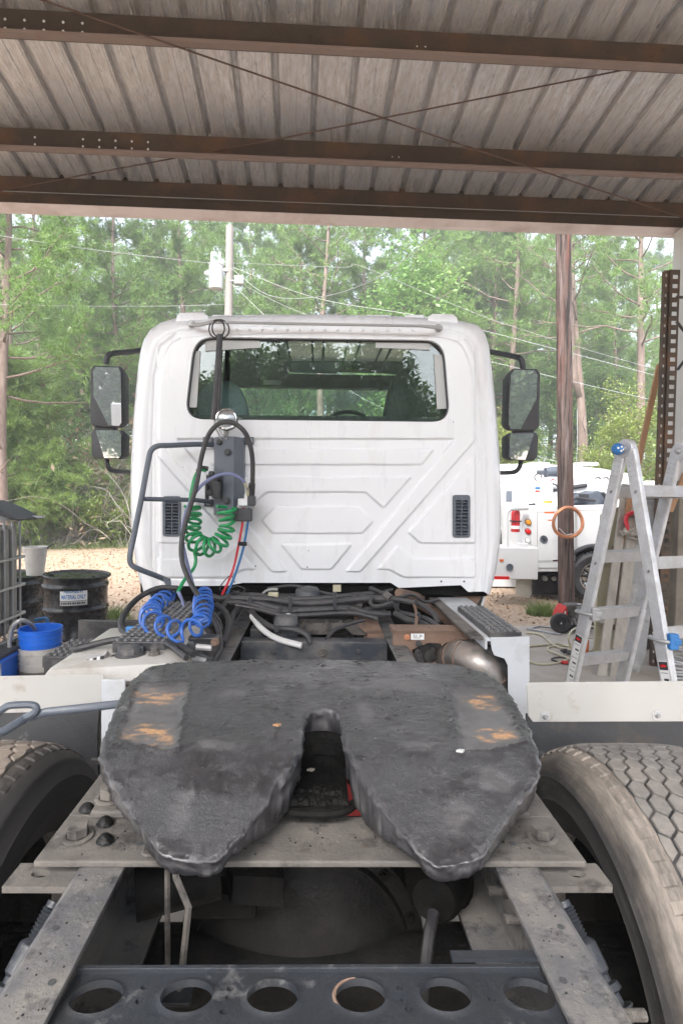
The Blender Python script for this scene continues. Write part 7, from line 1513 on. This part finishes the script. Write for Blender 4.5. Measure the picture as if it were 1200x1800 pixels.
floorhose([(925, 1112), (950, 1116), (975, 1135), (1000, 1142), (1040, 1150), (1070, 1148)], .012, 'clear', 'olive hose running from the step plate under the wheel')
floorhose([(920, 1136), (950, 1134), (985, 1132), (1010, 1140), (1022, 1132), (1030, 1125)], .012, 'clear', 'olive hose lying straight across the slab')
floorhose([(1036, 1148), (1000, 1136), (970, 1136), (962, 1142), (985, 1152), (1005, 1160), (1040, 1168)], .011, 'clear', 'olive hose bent back on itself near the trigger gun')
floorhose([(925, 1160), (945, 1167), (975, 1166), (1000, 1158), (1022, 1150), (1040, 1142)], .010, 'clear', 'nearest olive hose crossing the wet slab')
floorhose([(925, 1105), (945, 1108), (970, 1113), (985, 1115)], .012, 'galv', 'grey hose running to the black wheel')
floorhose([(928, 1106), (948, 1101), (975, 1104)], .010, 'galv', 'short grey hose end by the weeds')
floorhose([(1020, 1165), (990, 1156), (975, 1156), (970, 1160), (1000, 1168)], .008, 'rubber', 'thin dark cord with a red plug on the slab')
mb = MB(); q = [PZ(1003, 1140, .10), PZ(998, 1120, .22), PZ(1008, 1106, .26), PZ(1030, 1100, .26), PZ(1050, 1104, .2)]; mb.tube(cr(q, 8), .012, 7); mb.tube(cr([PZ(1012, 1134, .02), PZ(1007, 1124, .1), PZ(1018, 1120, .12), PZ(1040, 1122, .1)], 6), .011, 7); single('raised_hose', mb, 'clear', 'olive hose looping up beside the black wheel', 'hose', smooth=True)
mb = MB(); a, c = PZ(985, 1143, .03), PZ(1014, 1150, .03); mb.tube([a, a.lerp(c, .4), a.lerp(c, .42), c], [.012, .016, .024, .022], 10); mb.box(a.lerp(c, .2)-Vector((.02, .03, .02)), a.lerp(c, .35)+Vector((.01, .02, .03)), .006); single('trigger_gun', mb, 'plastic', 'black pressure washer trigger gun lying on the slab', 'spray gun', smooth=True)
mb = MB(); a, c = PZ(986, 1164, .02), PZ(998, 1165, .02); mb.tube([a, c], .017, 10); single('red_plug', mb, 'redp', 'small red plug lying on the wet slab', 'plug')
mb = MB(); p = PZ(1024, 1160, 0); mb.box(p+Vector((-.05, 0, .001)), p+Vector((.06, .1, .21)), .01); single('orange_box', mb, 'orange', 'orange red box half hidden by the left ladder leg', 'box')
# ------------------------------------------------------------------ left-hand clutter
def drum(loc, R_, Hh, label, group, lid=True):
    t = thing('steel_drum', loc, label, 'drum', group)
    pr = [(0, .0), (R_*.97, .0), (R_*1.015, .004), (R_*1.02, .018), (R_*.985, .03)]
    for f in (.47, .84): pr += [(R_*.985, Hh*f-.045), (R_*1.0, Hh*f-.025), (R_*1.028, Hh*f-.008), (R_*1.028, Hh*f+.008), (R_*1.0, Hh*f+.025), (R_*.985, Hh*f+.045)]
    pr += [(R_*.985, Hh-.02), (R_*.99, Hh-.012)]
    mb = MB(); mb.lathe(pr, 44); mb.build('drum_body', M['drum'], t, smooth=True, local=True, auto=50)
    mb = MB(); mb.lathe([(R_*.99, Hh-.012), (R_*1.035, Hh-.014), (R_*1.04, Hh+.004), (R_*1.02, Hh+.012), (R_*.985, Hh+.006), (R_*.96, Hh-.008), (0, Hh-.002)], 44, Matrix.Rotation(.03, 4, 'Y')); l = mb.build('lid', M['drum'], t, smooth=True, local=True)
    mb = MB(); mb.lathe([(0, .012), (.028, .012), (.03, 0)], 12, Matrix.Translation((-R_*.62, -.12, Hh+.006))); mb.lathe([(0, .008), (.014, .008), (.016, 0)], 10, Matrix.Translation((R_*.7, -.1, Hh-.010))); mb.build('bung', M['grime'], l, local=True)
    return t
p = Vector((XP(133, 6.75), 6.75, -.03)); zt_ = P(133, 1010, 6.75).z+.03
d1 = drum(p, .362, zt_, 'black steel drum with a white and blue absorbent material label', 'black steel drums')
def on_drum(a, z, lift): return Vector((.362*(1+lift)*math.sin(a), -.362*(1+lift)*math.cos(a), z))
def curved(a0, a1, z0, z1, lift): 
    mb = MB(); n_ = 8; vs = [on_drum(a0+(a1-a0)*i/n_, z+.0*i, lift) for z in (z0, z1) for i in range(n_+1)]; return mb.add(vs, [(i, i+1, n_+2+i, n_+1+i) for i in range(n_)])
zc_ = P(130, 1048, 6.39).z+.03
for (z0, z1, nm) in ((zc_-.055, zc_+.095, 'paper_label'), (zc_-.110, zc_-.060, 'paper_label')):
    o = curved(-.06, .74, z0, z1, .002).build(nm, M['label'] if z0 > zc_-.06 else M['strip'], d1, local=True)
def bend_text(s, size, zc0, ac, m, sx):
    cu = bpy.data.curves.new('txt', 'FONT'); cu.body = s; cu.size = size; cu.align_x = 'CENTER'; cu.align_y = 'CENTER'; cu.resolution_u = 2; cu.offset = size*.025
    o = bpy.data.objects.new('txt', cu); COL.objects.link(o); me = bpy.data.meshes.new_from_object(o.evaluated_get(bpy.context.evaluated_depsgraph_get())); bpy.data.objects.remove(o); bpy.data.curves.remove(cu)
    for v in me.vertices: v.co = on_drum(ac+v.co.x*sx/.362, zc0+v.co.y, .0055)
    me.materials.clear(); me.name = 'lettering'; link('lettering', me, m, d1, local=True)
bend_text('ABSORBENT', .060, zc_+.050, .34, M['ink'], .62); bend_text('MATERIAL ONLY', .068, zc_-.016, .34, M['ink'], .50); bend_text('WE ARE ON A ROLL', .022, zc_-.042, -.04, M['inkb'], .7) if False else None
mb = MB(); mb.lathe([(0, 0)], 3)
for k in range(11): 
    a = -.03+.066*k; o = curved(a, a+.042+.012*(k % 2), zc_-.096, zc_-.074, .0045); o.build('fine_print', M['inkb'], d1, local=True)
p2 = Vector((XP(19, 7.3), 7.3, -.03)); drum(p2, .385, P(40, 1010, 7.3).z+.03, 'second black drum half hidden behind the grey tote tank', 'black steel drums')
c = Vector((XP(62, 7.25), 7.25, P(40, 1010, 7.3).z+.005)); t = thing('plastic_pail', c, 'grubby white flared pail standing on the second drum', 'pail'); mb = MB(); mb.lathe([(0, 0), (.10, 0), (.14, .33), (.15, .335), (.15, .36), (.135, .36), (.095, .01), (0, .01)], 28, Matrix.Translation(c)); mb.build('pail_body', M['bwhite'], t, smooth=True); mb = MB(); mb.tube(cr([c+Vector((.15, 0, .34)), c+Vector((.2, -.03, .38)), c+Vector((.25, -.05, .40))], 4), .008, 6); mb.build('pail_handle', M['plastic'], t)
def ibc():
    t = thing('tote_tank', (-2.9, 4.4, 0), 'cloudy grey tote tank in a galvanised tube cage at the left edge', 'tank')
    xr, y0, y1, zb, zt2 = -2.53, 3.75, 5.0, .40, 1.43
    xl = xr-1.0
    n_ = 9; mb = MB(); mb.box((xl+.05, y0+.05, zb+.04), (xr-.05, y1-.05, zt2-.05), .06)
    for k in range(n_): 
        y = y0+.07+(y1-y0-.14)*k/n_; mb.box((xr-.10, y+.008, zb+.07), (xr-.018, y+(y1-y0-.14)/n_-.008, zt2-.06), .028)
    mb.build('bottle', M['ibc'], t, smooth=True, auto=50)
    for k in range(n_+1):
        y = y0+.07+(y1-y0-.14)*k/n_; mb = MB(); mb.tube([(xr-.008, y, zb), (xr-.008, y, zt2)], .010, 6); mb.build('cage_bar', M['galv'], t, smooth=True)
    for z in (zb+.03, zb+.21, zb+.46, zb+.70, zt2): 
        mb = MB(); mb.tube([(xl, y0, z), (xr, y0, z), (xr+.004, y0+.02, z), (xr+.004, y1-.02, z), (xr, y1, z), (xl, y1, z)], .012 if z < zt2 else .016, 8); mb.build('cage_hoop', M['galv'], t, smooth=True)
    mb = MB(); mb.box((xr-.05, y0, zt2+.005), (xr+.02, y1+.03, zt2+.02), .003); mb.box((xl, y1-.02, zt2+.005), (xr+.16, y1+.04, zt2+.025), .003); mb.build('top_rail', M['galv'], t)
    mb = MB(); mb.box((xl-.05, y0-.05, 0), (xr+.05, y1+.05, .06), .004); mb.box((xl, y0, .061), (xl+.12, y1, .39)); mb.box((xr-.12, y0, .061), (xr, y1, .39)); mb.build('pallet_base', M['grime'], t)
ibc()
mb = MB(); mb.prism([P(-40, 880, 4.7), P(-5, 893, 4.7), P(34, 913, 4.7), P(32, 916, 4.7), P(-5, 906, 4.7), P(-40, 893, 4.7)], (0, .4, .0)); single('plastic_sheet', mb, 'inkb', 'black curved sheet lying tilted on top of the tote tank', 'sheet', bevel=.006)
BG_ = 'nested buckets beside the tote tank'
def bucket(c, r0, r1, h, m, label, grooves=(), bail=False):
    t = thing('bucket', c, label, 'bucket', BG_); pr = [(0, 0), (r0, 0)]
    for g in grooves: rr = r0+(r1-r0)*g/h; pr += [(rr, g-.006), (rr+.007, g-.003), (rr+.007, g+.003), (rr, g+.006)]
    pr += [(r1, h-.004), (r1+.006, h), (r1, h+.003), (r1-.006, h), (r0-.004, .01), (0, .01)]; mb = MB(); mb.lathe(pr, 40, Matrix.Translation(c)); mb.build('bucket_body', M[m], t, smooth=True, auto=50)
    if bail:
        mb = MB(); q = cr([c+Vector((-r1-.012, 0, h-.09)), c+Vector((-r1-.03, -.06, h-.16)), c+Vector((-.02, -r1-.05, h-.26)), c+Vector((r1*.7, -r1*.75, h-.16)), c+Vector((r1+.012, 0, h-.08))], 8); mb.tube(q, .0035, 6); mb.build('bail', M['galv'], t, smooth=True)
zb = P(70, 1106, 4.2).z; cb = Vector((XP(71, 4.25), 4.25, 0))
bucket(cb+Vector((0, 0, zb-.36)), .125, .148, .36, 'bblue', 'bright blue bucket nested on top of the white bucket', (.20, .255, .30, .335))
bucket(cb+Vector((.0, 0, zb-.50)), .130, .153, .365, 'bwhite', 'grubby white bucket nested between the blue and the dark bucket', (.25, .29, .325), True)
bucket(cb+Vector((.01, .0, 0)), .135, .158, .36, 'bdark', 'dirt caked dark bucket at the bottom of the nested stack', (.30,), True)
t = thing('blue_tub', (XP(15, 3.9), 3.9, 0), 'blue plastic tub with black tray on top in front of the tote tank', 'tub'); p = P(47, 1163, 3.9)-Vector((.19, 0, 0)); zt3 = p.z
mb = MB(); mb.prism([(p.x-.6, 3.88, .1), (p.x-.04, 3.88, .1), (p.x, 3.85, zt3), (p.x-.65, 3.85, zt3)], (0, .40, 0)); mb.build('tub_body', M['bblue'], t, bevel=.02, smooth=True, auto=50); mb = MB(); mb.box((p.x-.67, 3.835, zt3-.03), (p.x+.012, 4.27, zt3+.005), .012); mb.build('tub_rim', M['bblue'], t); mb = MB(); mb.tube(cr([(p.x+.014, 3.9, zt3-.02), (p.x+.02, 3.88, zt3-.12), (p.x-.02, 3.84, zt3-.2)], 5), .004, 5); mb.build('tub_bail', M['galv'], t)
mb = MB(); mb.box((p.x-.6, 3.84, zt3+.006), (p.x+.01, 4.20, zt3+.03), .01); mb.box((p.x-.16, 3.83, zt3+.012), (p.x-.03, 3.839, zt3+.026), .003); single('black_tray', mb, 'plastic', 'black tray lying on the blue tub', 'tray')
mb = MB(); mb.lathe([(0, 0), (.03, 0), (.032, .05), (.025, .06), (.024, .09), (0, .09)], 16, Matrix.Translation((p.x-.24, 4.0, zt3+.031))); single('clear_cup', mb, 'strip', 'small pale cup standing on the black tray', 'cup', smooth=True)
t = thing('jug', (XP(52, 4.75), 4.75, 0), 'dull grey jug with loop handle behind the nested buckets', 'jug'); c = P(52, 1120, 4.75); mb = MB(); mb.box(c+Vector((-.085, -.09, -.42)), c+Vector((.085, .09, .03)), .05); mb.lathe([(.075, 0), (.05, .05), (.025, .07), (.025, .10), (0, .10)], 16, Matrix.Translation(c+Vector((.02, 0, .01)))); mb.build('jug_body', M['ibc'], t, smooth=True, auto=50); mb = MB(); mb.tube(cr([c+Vector((-.02, -.02, .06)), c+Vector((.01, -.03, .10)), c+Vector((.06, -.03, .08)), c+Vector((.07, -.03, .0)), c+Vector((.06, -.03, -.06))], 5), .014, 8); mb.build('jug_handle', M['ibc'], t, smooth=True)
mb = MB(); mb.tube(cr([P(22, 1168, 4.15), P(17, 1130, 4.15), P(22, 1103, 4.15), P(36, 1091, 4.15), P(50, 1094, 4.2), P(62, 1106, 4.3)], 7), .016, 8); single('grey_hose', mb, 'galv', 'grey hose arching over from the blue tub to the jug', 'hose', smooth=True)
mb = MB(); mb.tube(cr([P(62, 1090, 5.0), P(80, 1087, 5.0), P(84, 1092, 5.0), P(80, 1102, 5.0), P(70, 1100, 5.0)], 5), .016, 8); single('green_handle', mb, 'teal', 'dark green loop handle between the jug and the drum', 'handle', smooth=True)
# old rail tie by the bushes, scrap in front of the drum
a, c = P(125, 944, 19.5), P(232, 950, 19.0); mb = MB(); mb.prism([Vector((a.x, a.y, -.02)), Vector((a.x, a.y, .24)), Vector((a.x, a.y+.25, .24)), Vector((a.x, a.y+.25, -.02))], Vector((c.x-a.x, c.y-a.y, 0))); single('rail_tie', mb, 'rust', 'old reddish timber tie lying below the brush', 'timber', bevel=.02)
mb = MB(); a, c = PZ(196, 1095, .02), PZ(216, 1112, .02); mb.tube([a, c], .02, 8); single('white_pipe', mb, 'rv', 'short white pipe on the ground right of the drum', 'pipe')
HAZE = .0046
hz = MB(); hz.box((-75, -60, -1.1), (75, 70, 26)); hm = bpy.data.materials.new('haze'); hm.use_nodes = True; t_ = hm.node_tree; t_.nodes.clear(); vo = t_.nodes.new('ShaderNodeVolumePrincipled'); vo.inputs['Density'].default_value = HAZE; vo.inputs['Color'].default_value = (.93, .95, .96, 1); vo.inputs['Anisotropy'].default_value = .2
om = t_.nodes.new('ShaderNodeOutputMaterial'); t_.links.new(vo.outputs[0], om.inputs['Volume']); tag(hz.build('haze', hm), kind='stuff')
# pale shop trailer standing behind the photographer, seen only in the mirrors
mb = MB(); mb.box((-9.5, -14, .5), (-4.2, -10.5, 3.0), .05); single('white_storage_box', mb, 'rv', 'white storage box mirrored in the left mirror glass', 'storage box')
